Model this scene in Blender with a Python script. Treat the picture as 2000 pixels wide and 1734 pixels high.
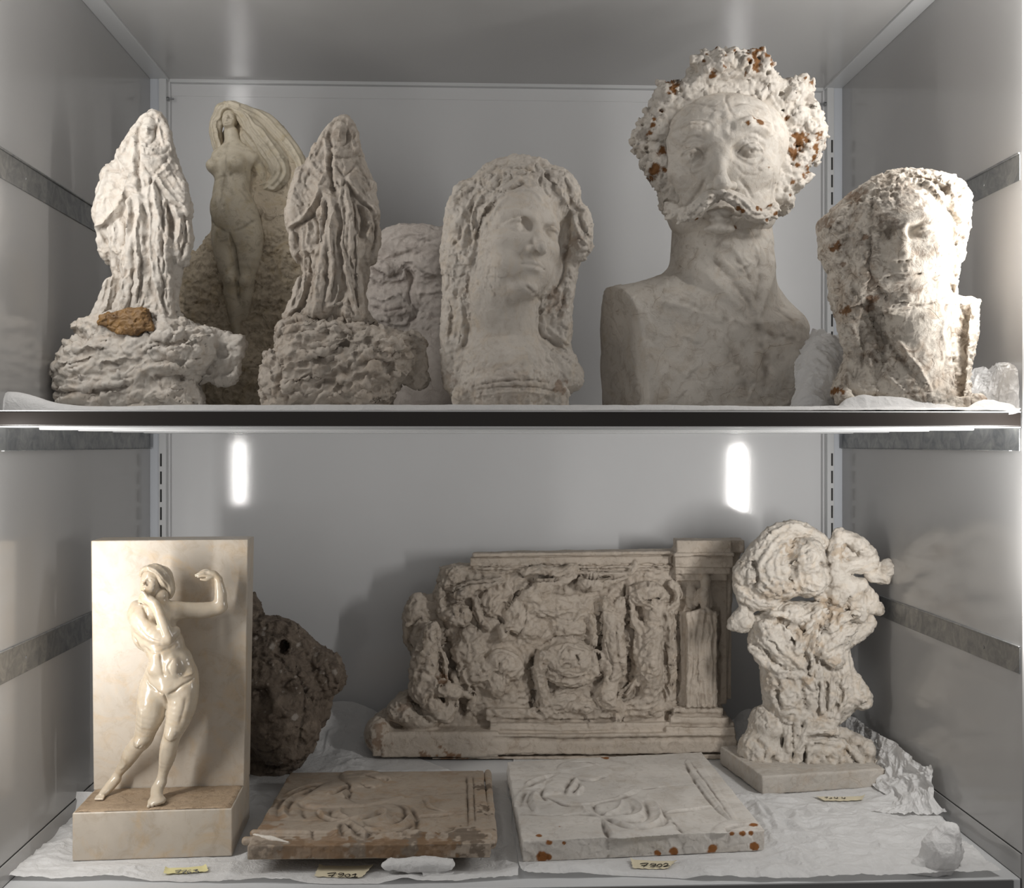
import bpy, math, random
import numpy as np
import openvdb
from math import sin, cos, pi, radians, atan, hypot

sc = bpy.context.scene
for o in list(bpy.data.objects):
    bpy.data.objects.remove(o)
COL = sc.collection

# ------------------------------------------------------------------ camera
FPX, TH, CAMZ = 2120.0, atan(88 / 2120.0), 1.3
FWD = np.array([sin(TH), cos(TH), 0.0]); RGT = np.array([cos(TH), -sin(TH), 0.0]); UP = np.array([0, 0, 1.0])
CAM = np.array([0, 0, CAMZ])
cd = bpy.data.cameras.new('camera'); cam = bpy.data.objects.new('camera', cd); COL.objects.link(cam)
cam.location = CAM; cam.rotation_euler = (pi / 2, 0, -TH)
cd.sensor_width = 36; cd.lens = 36 * FPX / 2000; cd.clip_start = 0.05
sc.camera = cam
sc.view_settings.view_transform = 'Standard'; sc.view_settings.look = 'None'
sc.view_settings.gamma = 1; sc.view_settings.use_curve_mapping = False
sc.view_settings.exposure = 0.62

# ------------------------------------------------------------------ world and lights
wd = bpy.data.worlds.new('world'); sc.world = wd; wd.use_nodes = True
wd.node_tree.nodes['Background'].inputs[0].default_value = (1.0, 0.97, 0.94, 1)
wd.node_tree.nodes['Background'].inputs[1].default_value = 0.15

XL, XR, YF, YB = -0.5415, 0.6585, 1.2617, 1.9015
ZCEIL, ZFLOOR = CAMZ + 0.628, CAMZ - 0.5157
ZSH0, ZSH1 = CAMZ + 0.0205, CAMZ + 0.0385

def area(name, loc, target, sx, sy, power, col=(1, 0.965, 0.92)):
    l = bpy.data.lights.new(name, 'AREA'); l.shape = 'RECTANGLE'; l.size = sx; l.size_y = sy
    l.energy = power; l.color = col
    o = bpy.data.objects.new(name, l); COL.objects.link(o); o.location = loc
    d = np.array(target) - np.array(loc); d[2] = 0
    o.rotation_euler = (pi / 2, 0, math.atan2(d[1], d[0]) - pi / 2)
    return o
# tall lamps leaning at both front edges of the cabinet, just outside the frame
area('strip_light', (-0.5385, 1.205, CAMZ - 0.175), (-0.20, 1.90, 0), 0.018, 0.36, 1.05, (1, .975, .94))
area('strip_light', (0.6555, 1.200, CAMZ - 0.095), (0.35, 1.90, 0), 0.016, 0.17, 1.4, (1, .975, .94))
area('strip_light', (-0.5385, 1.205, CAMZ + 0.50), (-0.20, 1.90, 0), 0.03, 0.60, 1.4, (1, .975, .94))
area('strip_light', (0.6555, 1.200, CAMZ + 0.46), (0.35, 1.90, 0), 0.03, 0.60, 1.95, (1, .975, .94))

# ------------------------------------------------------------------ helpers
def world_pt(px, py, zc):
    return CAM + FWD * zc + RGT * (px - 1000) / FPX * zc + UP * (867 - py) / FPX * zc
def floor_pt(px, py, z=None):
    z = ZFLOOR if z is None else z
    zc = (CAMZ - z) * FPX / (py - 867.0)
    return world_pt(px, py, zc)

def bpy_vec(p):
    from mathutils import Vector
    return Vector([float(v) for v in p])

def tag(o, label=None, cat=None, group=None, kind=None):
    if label: o['label'] = label
    if cat: o['category'] = cat
    if group: o['group'] = group
    if kind: o['kind'] = kind
    return o
def empty(name, loc, rz=0.0):
    o = bpy.data.objects.new(name, None); COL.objects.link(o); o.location = loc; o.rotation_euler = (0, 0, rz)
    o.empty_display_size = 0.02
    return o
def mesh_obj(name, V, F, mat=None, parent=None, smooth=True, attrs=None):
    me = bpy.data.meshes.new(name)
    V = np.asarray(V, np.float32)
    if isinstance(F, np.ndarray):
        n, k = F.shape
        me.vertices.add(len(V)); me.vertices.foreach_set('co', V.ravel())
        me.loops.add(n * k); me.loops.foreach_set('vertex_index', F.astype(np.int32).ravel())
        me.polygons.add(n); me.polygons.foreach_set('loop_start', np.arange(0, n * k, k, dtype=np.int32))
        me.update(calc_edges=True)
    else:
        me.from_pydata([tuple(map(float, v)) for v in V], [], F); me.update()
    if smooth: me.polygons.foreach_set('use_smooth', np.ones(len(me.polygons), bool))
    for k_, a in (attrs or {}).items():
        at = me.attributes.new(k_, 'FLOAT', 'POINT'); at.data.foreach_set('value', np.asarray(a, np.float32))
    me.validate()
    if mat: me.materials.append(mat)
    o = bpy.data.objects.new(name, me); COL.objects.link(o)
    if parent: o.parent = parent
    return o

class MB:
    """collects boxes and prisms into one mesh"""
    def __init__(s): s.v = []; s.f = []
    def box(s, a, b, M=None):
        (x0, y0, z0), (x1, y1, z1) = a, b
        c = [(x0,y0,z0),(x1,y0,z0),(x1,y1,z0),(x0,y1,z0),(x0,y0,z1),(x1,y0,z1),(x1,y1,z1),(x0,y1,z1)]
        n = len(s.v); s.v += c
        s.f += [tuple(n+i for i in q) for q in ((0,3,2,1),(4,5,6,7),(0,1,5,4),(1,2,6,5),(2,3,7,6),(3,0,4,7))]
        return s
    def prism(s, prof, axis, a, b):
        """closed profile (2D pts) extruded along an axis"""
        n = len(s.v); m = len(prof)
        for t in (a, b):
            for (p, q) in prof:
                s.v.append({'x': (t, p, q), 'y': (p, t, q), 'z': (p, q, t)}[axis])
        s.f += [tuple(n + i for i in range(m)), tuple(n + m + i for i in reversed(range(m)))]
        for i in range(m):
            j = (i + 1) % m; s.f.append((n + j, n + i, n + m + i, n + m + j))
        return s
    def build(s, name, mat, parent=None, bevel=0, loc=None, rz=0, smooth=False):
        o = mesh_obj(name, s.v, s.f, mat, parent, smooth)
        if loc is not None: o.location = loc
        o.rotation_euler = (0, 0, rz)
        import bmesh
        bm = bmesh.new(); bm.from_mesh(o.data); bmesh.ops.recalc_face_normals(bm, faces=bm.faces)
        bm.to_mesh(o.data); bm.free()
        if bevel:
            m = o.modifiers.new('bevel', 'BEVEL'); m.width = bevel; m.segments = 2; m.limit_method = 'ANGLE'
        return o

# ------------------------------------------------------------------ materials
class NT:
    def __init__(s, name):
        s.m = bpy.data.materials.new(name); s.m.use_nodes = True; s.t = s.m.node_tree
        s.b = s.t.nodes['Principled BSDF']
    def n(s, typ, **kw):
        nd = s.t.nodes.new(typ)
        for k, v in kw.items():
            if k.startswith('i_'): nd.inputs[k[2:].replace('_', ' ')].default_value = v
            else: setattr(nd, k, v)
        return nd
    def l(s, a, b): s.t.links.new(a, b)
    def coord(s):
        return s.n('ShaderNodeTexCoord').outputs['Object']
    def noise(s, scale, detail=4, rough=0.55, vec=None, dist=0):
        nd = s.n('ShaderNodeTexNoise'); nd.inputs['Scale'].default_value = scale; nd.inputs['Detail'].default_value = detail
        nd.inputs['Roughness'].default_value = rough; nd.inputs['Distortion'].default_value = dist
        s.l(vec or s.coord(), nd.inputs['Vector']); return nd.outputs['Fac']
    def ramp(s, fac, stops):
        r = s.n('ShaderNodeValToRGB'); e = r.color_ramp.elements
        while len(e) < len(stops): e.new(0.5)
        for el, (p, c) in zip(e, stops):
            el.position = p; el.color = (c if isinstance(c, tuple) else (c, c, c)) + (1,)
        s.l(fac, r.inputs[0]); return r.outputs[0]
    def mix(s, fac, a, b, mode='MIX'):
        m = s.n('ShaderNodeMix'); m.data_type = 'RGBA'; m.blend_type = mode
        for v, i in ((fac, 0), (a, 6), (b, 7)):
            if isinstance(v, (int, float)): m.inputs[i].default_value = v
            elif isinstance(v, tuple): m.inputs[i].default_value = v + (1,) if len(v) == 3 else v
            else: s.l(v, m.inputs[i])
        return m.outputs[2]
    def math(s, op, a, b=0.0):
        m = s.n('ShaderNodeMath'); m.operation = op
        for v, i in ((a, 0), (b, 1)):
            if isinstance(v, (int, float)): m.inputs[i].default_value = v
            else: s.l(v, m.inputs[i])
        return m.outputs[0]
    def bump(s, h, strength=0.3, dist=0.001):
        b = s.n('ShaderNodeBump'); b.inputs['Strength'].default_value = strength; b.inputs['Distance'].default_value = dist
        s.l(h, b.inputs['Height']); s.l(b.outputs[0], s.b.inputs['Normal']); return b
    def attr(s, name):
        a = s.n('ShaderNodeAttribute'); a.attribute_name = name; return a.outputs['Fac']

def plaster(name, base, dirt=(0.16, 0.12, 0.085), dirt_amt=0.5, warm=(0.42, 0.3, 0.17), warm_amt=0.25, rough=0.62,
            scale=1.0, bump=0.35, crack=0.35, rust=(0.20, 0.088, 0.026), spec=0.3):
    """old plaster / marble: a mottled base, brown grime and warm stains, hairline cracks, rust where 'stain' says"""
    t = NT(name); co = t.coord()
    f1 = t.noise(9 * scale, 6, 0.6, co, 0.6); f2 = t.noise(62 * scale, 8, 0.68, co, 1.0); f3 = t.noise(24 * scale, 6, 0.62, co, 1.6)
    c = t.mix(t.ramp(f1, [(0.35, 0.0), (0.7, 1.0)]), tuple(x * 0.84 for x in base), tuple(min(1, x * 1.10) for x in base))
    c = t.mix(t.math('MULTIPLY', t.ramp(f3, [(0.5, 0.0), (0.72, 1.0)]), warm_amt), c, warm)
    c = t.mix(t.math('MULTIPLY', t.ramp(f2, [(0.50, 0.0), (0.66, 1.0)]), dirt_amt * 0.8), c, dirt)
    # hairline cracks
    ns = t.n('ShaderNodeTexNoise'); ns.inputs['Scale'].default_value = 14 * scale; ns.inputs['Detail'].default_value = 3; t.l(co, ns.inputs['Vector'])
    vm = t.n('ShaderNodeVectorMath'); vm.operation = 'SCALE'; vm.inputs['Scale'].default_value = 0.05 / scale; t.l(ns.outputs['Color'], vm.inputs[0])
    va = t.n('ShaderNodeVectorMath'); va.operation = 'ADD'; t.l(co, va.inputs[0]); t.l(vm.outputs[0], va.inputs[1])
    vo = t.n('ShaderNodeTexVoronoi'); vo.feature = 'DISTANCE_TO_EDGE'; vo.inputs['Scale'].default_value = 19 * scale; t.l(va.outputs[0], vo.inputs['Vector'])
    ck = t.ramp(vo.outputs['Distance'], [(0.0, 1.0), (0.009, 0.0)])
    ck = t.math('MULTIPLY', ck, t.ramp(f3, [(0.5, 0.0), (0.6, 1.0)]))
    c = t.mix(t.math('MULTIPLY', ck, crack), c, dirt)
    # specks
    vs = t.n('ShaderNodeTexVoronoi'); vs.inputs['Scale'].default_value = 170 * scale; t.l(co, vs.inputs['Vector'])
    sp = t.math('MULTIPLY', t.ramp(vs.outputs['Distance'], [(0.0, 1.0), (0.16, 0.0)]), t.ramp(f2, [(0.45, 0.0), (0.6, 1.0)]))
    c = t.mix(t.math('MULTIPLY', sp, dirt_amt), c, dirt)
    g = t.attr('grime'); c = t.mix(g, c, tuple(x * 0.6 for x in dirt))
    st = t.attr('stain')
    c = t.mix(st, c, t.mix(f2, tuple(x * 0.5 for x in rust), tuple(min(1, x * 1.25) for x in rust)))
    t.l(c, t.b.inputs['Base Color']); t.b.inputs['Roughness'].default_value = rough
    t.b.inputs['Specular IOR Level'].default_value = spec
    h = t.math('ADD', t.math('MULTIPLY', f2, 0.6), t.math('MULTIPLY', t.noise(150 * scale, 5, 0.7, co), 0.5))
    h = t.math('SUBTRACT', h, t.math('MULTIPLY', ck, 0.5 * crack)); h = t.math('SUBTRACT', h, t.math('MULTIPLY', sp, 0.5))
    t.bump(h, min(1.0, bump * 1.7), 0.003)
    return t.m

# ------------------------------------------------------------------ noise (numpy)
def _h3(ix, iy, iz, seed):
    n = (ix.astype(np.int64) * 73856093) ^ (iy.astype(np.int64) * 19349663) ^ (iz.astype(np.int64) * 83492791) ^ (seed * 2654435761 % 2**31)
    n = (n ^ (n >> 13)) * 1274126177 & 0x7fffffff
    n = (n ^ (n >> 15)) * 668265263 & 0x7fffffff
    return (n & 0xffff).astype(np.float32) / 32767.5 - 1.0
def vnoise(P, seed=0):
    I = np.floor(P).astype(np.int64); f = (P - I).astype(np.float32); f = f * f * f * (f * (f * 6 - 15) + 10)
    r = 0
    for dx in (0, 1):
        wx = f[:, 0] if dx else 1 - f[:, 0]
        for dy in (0, 1):
            wy = wx * (f[:, 1] if dy else 1 - f[:, 1])
            for dz in (0, 1):
                r = r + wy * (f[:, 2] if dz else 1 - f[:, 2]) * _h3(I[:, 0] + dx, I[:, 1] + dy, I[:, 2] + dz, seed)
    return r
def fbm(P, scale, octv=4, seed=0, gain=0.5, ridged=False):
    a, r, tot = 1.0, 0, 0
    for o in range(octv):
        n = vnoise(P / scale * 2.0 ** o + 17.3 * o, seed + o)
        if ridged: n = 1 - 2 * np.abs(n)
        r = r + a * n; tot += a; a *= gain
    return r / tot
def facets(P, scale, seed=0):
    """chipped planes: nearest-cell tilted planes, range about -1..1"""
    Q = P / scale; I = np.floor(Q).astype(np.int64)
    best = np.full(len(Q), 1e9, np.float32); val = np.zeros(len(Q), np.float32)
    for dx in (-1, 0, 1):
        for dy in (-1, 0, 1):
            for dz in (-1, 0, 1):
                J = I + (dx, dy, dz)
                c = [J[:, i] + 0.5 + 0.45 * _h3(J[:, 0], J[:, 1], J[:, 2], seed + 3 * i + 1) for i in range(3)]
                D = [Q[:, i] - c[i] for i in range(3)]
                d = D[0] ** 2 + D[1] ** 2 + D[2] ** 2
                pl = sum(D[i] * _h3(J[:, 0], J[:, 1], J[:, 2], seed + 20 + i) for i in range(3)) * 1.6 + 0.4 * _h3(J[:, 0], J[:, 1], J[:, 2], seed + 40)
                m = d < best; best[m] = d[m]; val[m] = pl[m]
    return val

def smooth_poly(pts, n=6, closed=False):
    """Catmull-Rom through the points (any dimension)"""
    P = np.array(pts, float); m = len(P)
    if m < 3: 
        return np.array([P[0] + (P[-1] - P[0]) * t for t in np.linspace(0, 1, n)])
    out = []
    for i in range(m if closed else m - 1):
        if closed: p0, p1, p2, p3 = P[(i-1) % m], P[i], P[(i+1) % m], P[(i+2) % m]
        else: p0, p1, p2, p3 = P[max(i-1, 0)], P[i], P[i+1], P[min(i+2, m-1)]
        for t in np.linspace(0, 1, n, endpoint=False):
            out.append(0.5 * (2*p1 + (p2-p0)*t + (2*p0-5*p1+4*p2-p3)*t*t + (3*p1-p0-3*p2+p3)*t**3))
    if not closed: out.append(P[-1])
    return np.array(out)
def poly_sdf(X, Y, poly):
    """signed distance to a closed polygon, negative inside"""
    P = np.asarray(poly, np.float32); d = np.full(X.shape, 1e9, np.float32); s = np.zeros(X.shape, bool)
    for i in range(len(P)):
        a, b = P[i], P[(i + 1) % len(P)]; e = b - a
        wx, wy = X - a[0], Y - a[1]; L = max(float(e @ e), 1e-9)
        t = np.clip((wx * e[0] + wy * e[1]) / L, 0, 1)
        d = np.minimum(d, (wx - t * e[0]) ** 2 + (wy - t * e[1]) ** 2)
        c = (a[1] > Y) != (b[1] > Y)
        if a[1] != b[1]: s ^= c & (X < (b[0] - a[0]) * (Y - a[1]) / (b[1] - a[1]) + a[0])
    return np.where(s, -1, 1) * np.sqrt(d)
def seg_dist(P2, line):
    """distance, side and arc parameter of points to an open polyline"""
    L = np.asarray(line, np.float32); d = np.full(len(P2), 1e9, np.float32); side = np.zeros(len(P2), np.float32); tt = np.zeros(len(P2), np.float32)
    seg = np.diff(L, axis=0); ln = np.sqrt((seg ** 2).sum(1)); cum = np.concatenate([[0], np.cumsum(ln)]); tot = max(cum[-1], 1e-6)
    for i in range(len(seg)):
        w = P2 - L[i]; e = seg[i]; q = max(ln[i] ** 2, 1e-9)
        t = np.clip((w @ e) / q, 0, 1); v = w - t[:, None] * e; dd = (v ** 2).sum(1)
        m = dd < d; d[m] = dd[m]; tt[m] = (cum[i] + t[m] * ln[i]) / tot
        side[m] = np.sign(e[0] * w[m, 1] - e[1] * w[m, 0])
    return np.sqrt(d), side, tt

# ------------------------------------------------------------------ sculpting on a distance grid, photo-pixel units (x right, y down, w towards the viewer)
def rot(yaw=0, pitch=0, roll=0):
    """degrees; yaw turns the face to image right, pitch lifts it up, roll turns it clockwise"""
    a, b, c = radians(yaw), radians(pitch), radians(roll)
    Ry = np.array([[cos(a), 0, sin(a)], [0, 1, 0], [-sin(a), 0, cos(a)]])
    Rx = np.array([[1, 0, 0], [0, cos(b), -sin(b)], [0, sin(b), cos(b)]])
    Rz = np.array([[cos(c), -sin(c), 0], [sin(c), cos(c), 0], [0, 0, 1]])
    return Rz @ Ry @ Rx
class Sculpt:
    def __init__(s, x0, x1, y0, y1, w0, w1, h=2.5):
        s.o = np.array([x0, y0, w0], np.float32); s.h = h
        s.n = [int((b - a) / h) + 1 for a, b in ((x0, x1), (y0, y1), (w0, w1))]
        s.ax = [s.o[i] + h * np.arange(s.n[i], dtype=np.float32) for i in range(3)]
        s.F = np.full(s.n, 30.0, np.float32)
        s.M = np.eye(3); s.c0 = np.zeros(3); s.sc = 1.0      # current frame
    def frame(s, c=(0, 0, 0), scale=1.0, R=None):
        s.c0 = np.array(c, float); s.sc = scale; s.M = np.eye(3) if R is None else R; return s
    def T(s, p): return s.c0 + s.M @ (np.array(p, float) * s.sc)
    def _box(s, lo, hi):
        sl = []
        for i in range(3):
            a = max(0, int((lo[i] - s.o[i]) / s.h)); b = min(s.n[i], int((hi[i] - s.o[i]) / s.h) + 2)
            if b <= a: return None
            sl.append(slice(a, b))
        return tuple(sl)
    def _mix(s, sl, d, k, op):
        a = s.F[sl]
        if op == 'sub': a = -a
        if k > 0:
            hh = np.clip(0.5 + 0.5 * (a - d) / k, 0, 1); r = a + (d - a) * hh - k * hh * (1 - hh)
        else: r = np.minimum(a, d)
        s.F[sl] = -r if op == 'sub' else r
    def ell(s, c, r, k=0.0, op='add', R=None):
        """ellipsoid in the current frame"""
        C = s.T(c); r = np.array(r, float) * s.sc; k *= s.sc; M = s.M if R is None else s.M @ R
        m = np.sqrt((M ** 2 @ (r ** 2))) + k + 2 * s.h
        sl = s._box(C - m, C + m)
        if sl is None: return s
        X = s.ax[0][sl[0]][:, None, None] - C[0]; Y = s.ax[1][sl[1]][None, :, None] - C[1]; W = s.ax[2][sl[2]][None, None, :] - C[2]
        q0 = q1 = 0
        for i in range(3):
            p = (X * M[0, i] + Y * M[1, i] + W * M[2, i]) / r[i]
            q0 = q0 + p * p; q1 = q1 + (p / r[i]) ** 2
        q0 = np.sqrt(q0); q1 = np.sqrt(q1) + 1e-9
        s._mix(sl, (q0 * (q0 - 1) / q1).astype(np.float32), k, op); return s
    def caps(s, pts, k=0.0, op='add', smooth=0):
        """chain of tapered capsules (x, y, w, r) in the current frame"""
        P = np.array(pts, float)
        if smooth: P = smooth_poly(P, smooth)
        Q = np.array([list(s.T(p[:3])) + [max(p[3], 0.0) * s.sc] for p in P]); kk = k * s.sc
        lo = (Q[:, :3] - Q[:, 3:]).min(0) - kk - 2 * s.h; hi = (Q[:, :3] + Q[:, 3:]).max(0) + kk + 2 * s.h
        sl = s._box(lo, hi)
        if sl is None: return s
        X = s.ax[0][sl[0]][:, None, None]; Y = s.ax[1][sl[1]][None, :, None]; W = s.ax[2][sl[2]][None, None, :]
        D = np.full((X.shape[0], Y.shape[1], W.shape[2]), 60.0, np.float32)
        for a, b in zip(Q[:-1], Q[1:]):
            rr = max(a[3], b[3]) + kk + 2 * s.h
            l2 = np.minimum(a[:3], b[:3]) - rr; h2 = np.maximum(a[:3], b[:3]) + rr
            s2 = s._box(l2, h2)
            if s2 is None: continue
            t2 = tuple(slice(max(p.start, q.start) - q.start, min(p.stop, q.stop) - q.start) for p, q in zip(s2, sl))
            x = X[t2[0]] - a[0]; y = Y[:, t2[1]] - a[1]; w = W[:, :, t2[2]] - a[2]; e = b[:3] - a[:3]; q = max(e @ e, 1e-9)
            t = np.clip((x * e[0] + y * e[1] + w * e[2]) / q, 0, 1)
            d = np.sqrt((x - t * e[0]) ** 2 + (y - t * e[1]) ** 2 + (w - t * e[2]) ** 2) - (a[3] + t * (b[3] - a[3]))
            D[t2] = np.minimum(D[t2], d.astype(np.float32))
        s._mix(sl, D, kk, op); return s
    def field(s, fn, k=0.0, op='add', box=None):
        """fn(X, Y, W) -> distance over the whole grid or a box ((x0,y0,w0),(x1,y1,w1))"""
        sl = s._box(*box) if box else (slice(None),) * 3
        if sl is None: return s
        X = s.ax[0][sl[0]][:, None, None]; Y = s.ax[1][sl[1]][None, :, None]; W = s.ax[2][sl[2]][None, None, :]
        s._mix(sl, fn(X, Y, W).astype(np.float32), k, op); return s
    def pillow(s, poly, front, back, w=0.0, edge=30.0, k=0.0, op='add', power=0.5, flat=0.0, smooth=0):
        """an outline swollen towards the viewer by `front` and away by `back`; rounds off within `edge` of the rim"""
        if smooth: poly = smooth_poly(poly, smooth, True)
        P = np.array(poly, float); m = k + 3 * s.h
        sl = s._box((P[:, 0].min() - m, P[:, 1].min() - m, w - back - m), (P[:, 0].max() + m, P[:, 1].max() + m, w + front + m))
        X, Y = np.meshgrid(s.ax[0][sl[0]], s.ax[1][sl[1]], indexing='ij')
        d = poly_sdf(X, Y, P); t = np.clip(-d / edge, 0, 1)
        pr = (1 - (1 - t) ** 2) ** power
        W = s.ax[2][sl[2]][None, None, :] - w
        D = np.where(W > 0, W - (pr * front)[:, :, None], -W - (pr * back)[:, :, None])
        D = np.maximum(D * 0.8, d[:, :, None])
        s._mix(sl, D.astype(np.float32), k, op); return s
    def cut(s, poly=None, w_min=None, w_max=None, y_max=None):
        if y_max is not None: s.F = np.maximum(s.F, (s.ax[1] - y_max)[None, :, None])
        if w_min is not None: s.F = np.maximum(s.F, (w_min - s.ax[2])[None, None, :])
        if w_max is not None: s.F = np.maximum(s.F, (s.ax[2] - w_max)[None, None, :])
        if poly is not None:
            X, Y = np.meshgrid(s.ax[0], s.ax[1], indexing='ij'); s.F = np.maximum(s.F, poly_sdf(X, Y, poly)[:, :, None])
        return s
    def mesh(s, iso=0.0):
        g = openvdb.FloatGrid(30.0); A = s.F.copy()
        A[0] = A[-1] = np.maximum(A[0], 1.0); A[:, 0] = np.maximum(A[:, 0], 1); A[:, -1] = np.maximum(A[:, -1], 1)
        A[0] = np.maximum(s.F[0], 1); A[-1] = np.maximum(s.F[-1], 1)
        A[:, :, 0] = np.maximum(A[:, :, 0], 1); A[:, :, -1] = np.maximum(A[:, :, -1], 1)
        g.copyFromArray(np.ascontiguousarray(A))
        pts, quads = g.convertToQuads(isovalue=iso)
        return Skin(np.array(pts) * s.h + s.o, np.array(quads))
class Skin:
    """a mesh in photo-pixel units that is worked over like wet plaster"""
    def __init__(s, P, Q):
        s.P = P.astype(np.float32); s.Q = Q.astype(np.int64); s.stain = np.zeros(len(P), np.float32); s.grime = np.zeros(len(P), np.float32); s.normals()
        if (s.N * (s.P - s.P.mean(0))).sum() < 0: s.Q = s.Q[:, ::-1]; s.normals()
    def normals(s):
        a = s.P[s.Q[:, 2]] - s.P[s.Q[:, 0]]; b = s.P[s.Q[:, 3]] - s.P[s.Q[:, 1]]; n = np.cross(a, b)
        N = np.zeros_like(s.P)
        for i in range(4): 
            for j in range(3): N[:, j] += np.bincount(s.Q[:, i], n[:, j], len(s.P))
        s.N = N / (np.linalg.norm(N, axis=1, keepdims=True) + 1e-9)
    def relax(s, n=1, f=0.5):
        E = np.concatenate([s.Q[:, [0, 1]], s.Q[:, [1, 2]], s.Q[:, [2, 3]], s.Q[:, [3, 0]]])
        c = np.bincount(E[:, 0], minlength=len(s.P)) + np.bincount(E[:, 1], minlength=len(s.P))
        for _ in range(n):
            A = np.stack([np.bincount(E[:, 0], s.P[E[:, 1], j], len(s.P)) + np.bincount(E[:, 1], s.P[E[:, 0], j], len(s.P)) for j in range(3)], 1)
            s.P += f * (A / np.maximum(c, 1)[:, None] - s.P)
        s.normals(); return s
    def push(s, d): s.P += s.N * d[:, None]; return s
    def front(s, p=1.0): return np.clip(s.N[:, 2], 0, 1) ** p
    def noise(s, scale, amp, octv=4, seed=0, ridged=False, mask=None, aniso=(1, 1, 1)):
        d = fbm(s.P / np.array(aniso, np.float32), scale, octv, seed, 0.5, ridged) * amp
        return s.push(d if mask is None else d * mask)
    def facet(s, scale, amp, seed=0, mask=None, warp=0.3):
        Q = s.P + warp * scale * np.stack([vnoise(s.P / scale + 9 * i, seed + i) for i in range(3)], 1)
        d = facets(Q, scale, seed) * amp
        return s.push(d if mask is None else d * mask)
    def strokes(s, L, fp=0.7, wob=1.5, gain=1.0, renorm=True, smooth=5, gr=0.55):
        """L: list of (points, width, height[, kind]); kind ridge / step. height < 0 digs. Worked from the front."""
        W2 = s.P[:, :2] + wob * np.stack([vnoise(s.P / 14, 5), vnoise(s.P / 14 + 31, 6)], 1)
        fr = s.front(fp); D = np.zeros(len(s.P), np.float32)
        for st in L:
            pts, wd_, ht = st[:3]; kind = st[3] if len(st) > 3 else 'ridge'
            ln = smooth_poly(pts, smooth) if len(pts) > 2 else np.array(pts, float)
            m = 3 * wd_
            idx = np.nonzero((W2[:, 0] > ln[:, 0].min() - m) & (W2[:, 0] < ln[:, 0].max() + m) & (W2[:, 1] > ln[:, 1].min() - m) & (W2[:, 1] < ln[:, 1].max() + m) & (s.N[:, 2] > 0))[0]
            if len(idx) == 0: continue
            d, side, t = seg_dist(W2[idx], ln)
            tp = np.clip(np.minimum(t, 1 - t) * 6 + 0.35, 0, 1)
            g = np.exp(-1.7 * (d / wd_) ** 1.45)
            if kind == 'step':   # right-hand side of the stroke raised, falling off; left side cut sharply
                g = np.where(side > 0, np.exp(-(d / (wd_ * 1.6)) ** 2), -0.35 * np.exp(-(d / (0.6 * wd_)) ** 2))
            D[idx] += ht * g * tp
            if ht < 0 and gr > 0:      # dirt settled in this groove, broken up by noise
                nb = np.clip(.55 + .9 * vnoise(s.P[idx] / 11, 77), 0, 1)
                s.grime[idx] = np.maximum(s.grime[idx], np.exp(-(d / (wd_ * .75)) ** 2) * nb * tp * gr)
        s.push(D * fr * gain)
        if renorm: s.normals()
        return s
    def flow(s, n, box, length, width, depth, seed=0, scale=70, base=0.0, turn=3.0, ok=None, gr=.3, fp=.4, both=.5):
        """many short modelled lines that follow a swirling direction field"""
        rr = random.Random(seed); x0, x1, y0, y1 = box; L = []; tries = 0; st_ = 4.0
        while len(L) < n and tries < n * 6:
            tries += 1; x, y = rr.uniform(x0, x1), rr.uniform(y0, y1)
            if ok and not ok(x, y): continue
            pts = [(x, y)]; k = max(3, int(rr.uniform(.5, 1.2) * length / st_))
            for _ in range(k):
                a = base + turn * float(fbm(np.array([[pts[-1][0], pts[-1][1], seed * 13.0]], np.float32), scale, 2, seed)[0])
                pts.append((pts[-1][0] + st_ * cos(a), pts[-1][1] + st_ * sin(a)))
            L.append((pts[::2] if len(pts) > 6 else pts, rr.uniform(.7, 1.3) * width, rr.uniform(.6, 1.2) * depth * (-1 if rr.random() < both else .8), rr.choice(('ridge', 'ridge', 'step'))))
        return s.strokes(L, fp=fp, wob=1.0, gr=gr, smooth=2)
    def strands(s, guides, wave, amp, fp=0.6, reach=60, seed=0, noise_amt=0.6, sharp=1.0, smooth=6):
        """hair or folds that run along guide lines, shaped from the front"""
        W2 = s.P[:, :2]; best = np.full(len(W2), 1e9, np.float32); sd = np.zeros(len(W2), np.float32); gi = np.zeros(len(W2), np.float32); tt = np.zeros(len(W2), np.float32)
        sel = np.nonzero(s.N[:, 2] > 0)[0]; Ws = W2[sel]
        for i, g in enumerate(guides):
            ln = smooth_poly(g, smooth) if len(g) > 2 else np.array(g, float)
            d, side, t = seg_dist(Ws, ln); m = d < best[sel]
            ii = sel[m]; best[ii] = d[m]; sd[ii] = (d * side)[m]; gi[ii] = i; tt[ii] = t[m]
        nz = vnoise(np.stack([tt * 5 + gi * 7, gi, s.P[:, 2] / 40], 1), seed) * noise_amt + 0.4 * vnoise(s.P / 18, seed + 1) * noise_amt
        ph = sd / wave * pi + nz * 2.0 + gi * 1.7
        r = 1 - 2 * np.abs(np.sin(ph * 0.5)) ** sharp
        fall = np.clip(1.3 - best / reach, 0, 1); s.push(r * amp * fall * s.front(fp)); s.normals(); return s
    def spots(s, L, attr='stain', rough=0.5, seed=3, gain=1.0, depth=0.0):
        """stained patches, (x, y, radius[, strength])"""
        A = getattr(s, attr); n = fbm(s.P, 9, 4, seed)
        for q in L:
            x, y, r = q[:3]; st = q[3] if len(q) > 3 else 1.0
            d = np.hypot(s.P[:, 0] - x, s.P[:, 1] - y) / r + n * rough * 1.6
            v = np.clip((1.0 - d) * 4, 0, 1) * st * (s.N[:, 2] > -0.2)
            np.maximum(A, v, out=A)
            if depth: s.P[:, 2] -= v * depth
        return s
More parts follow.
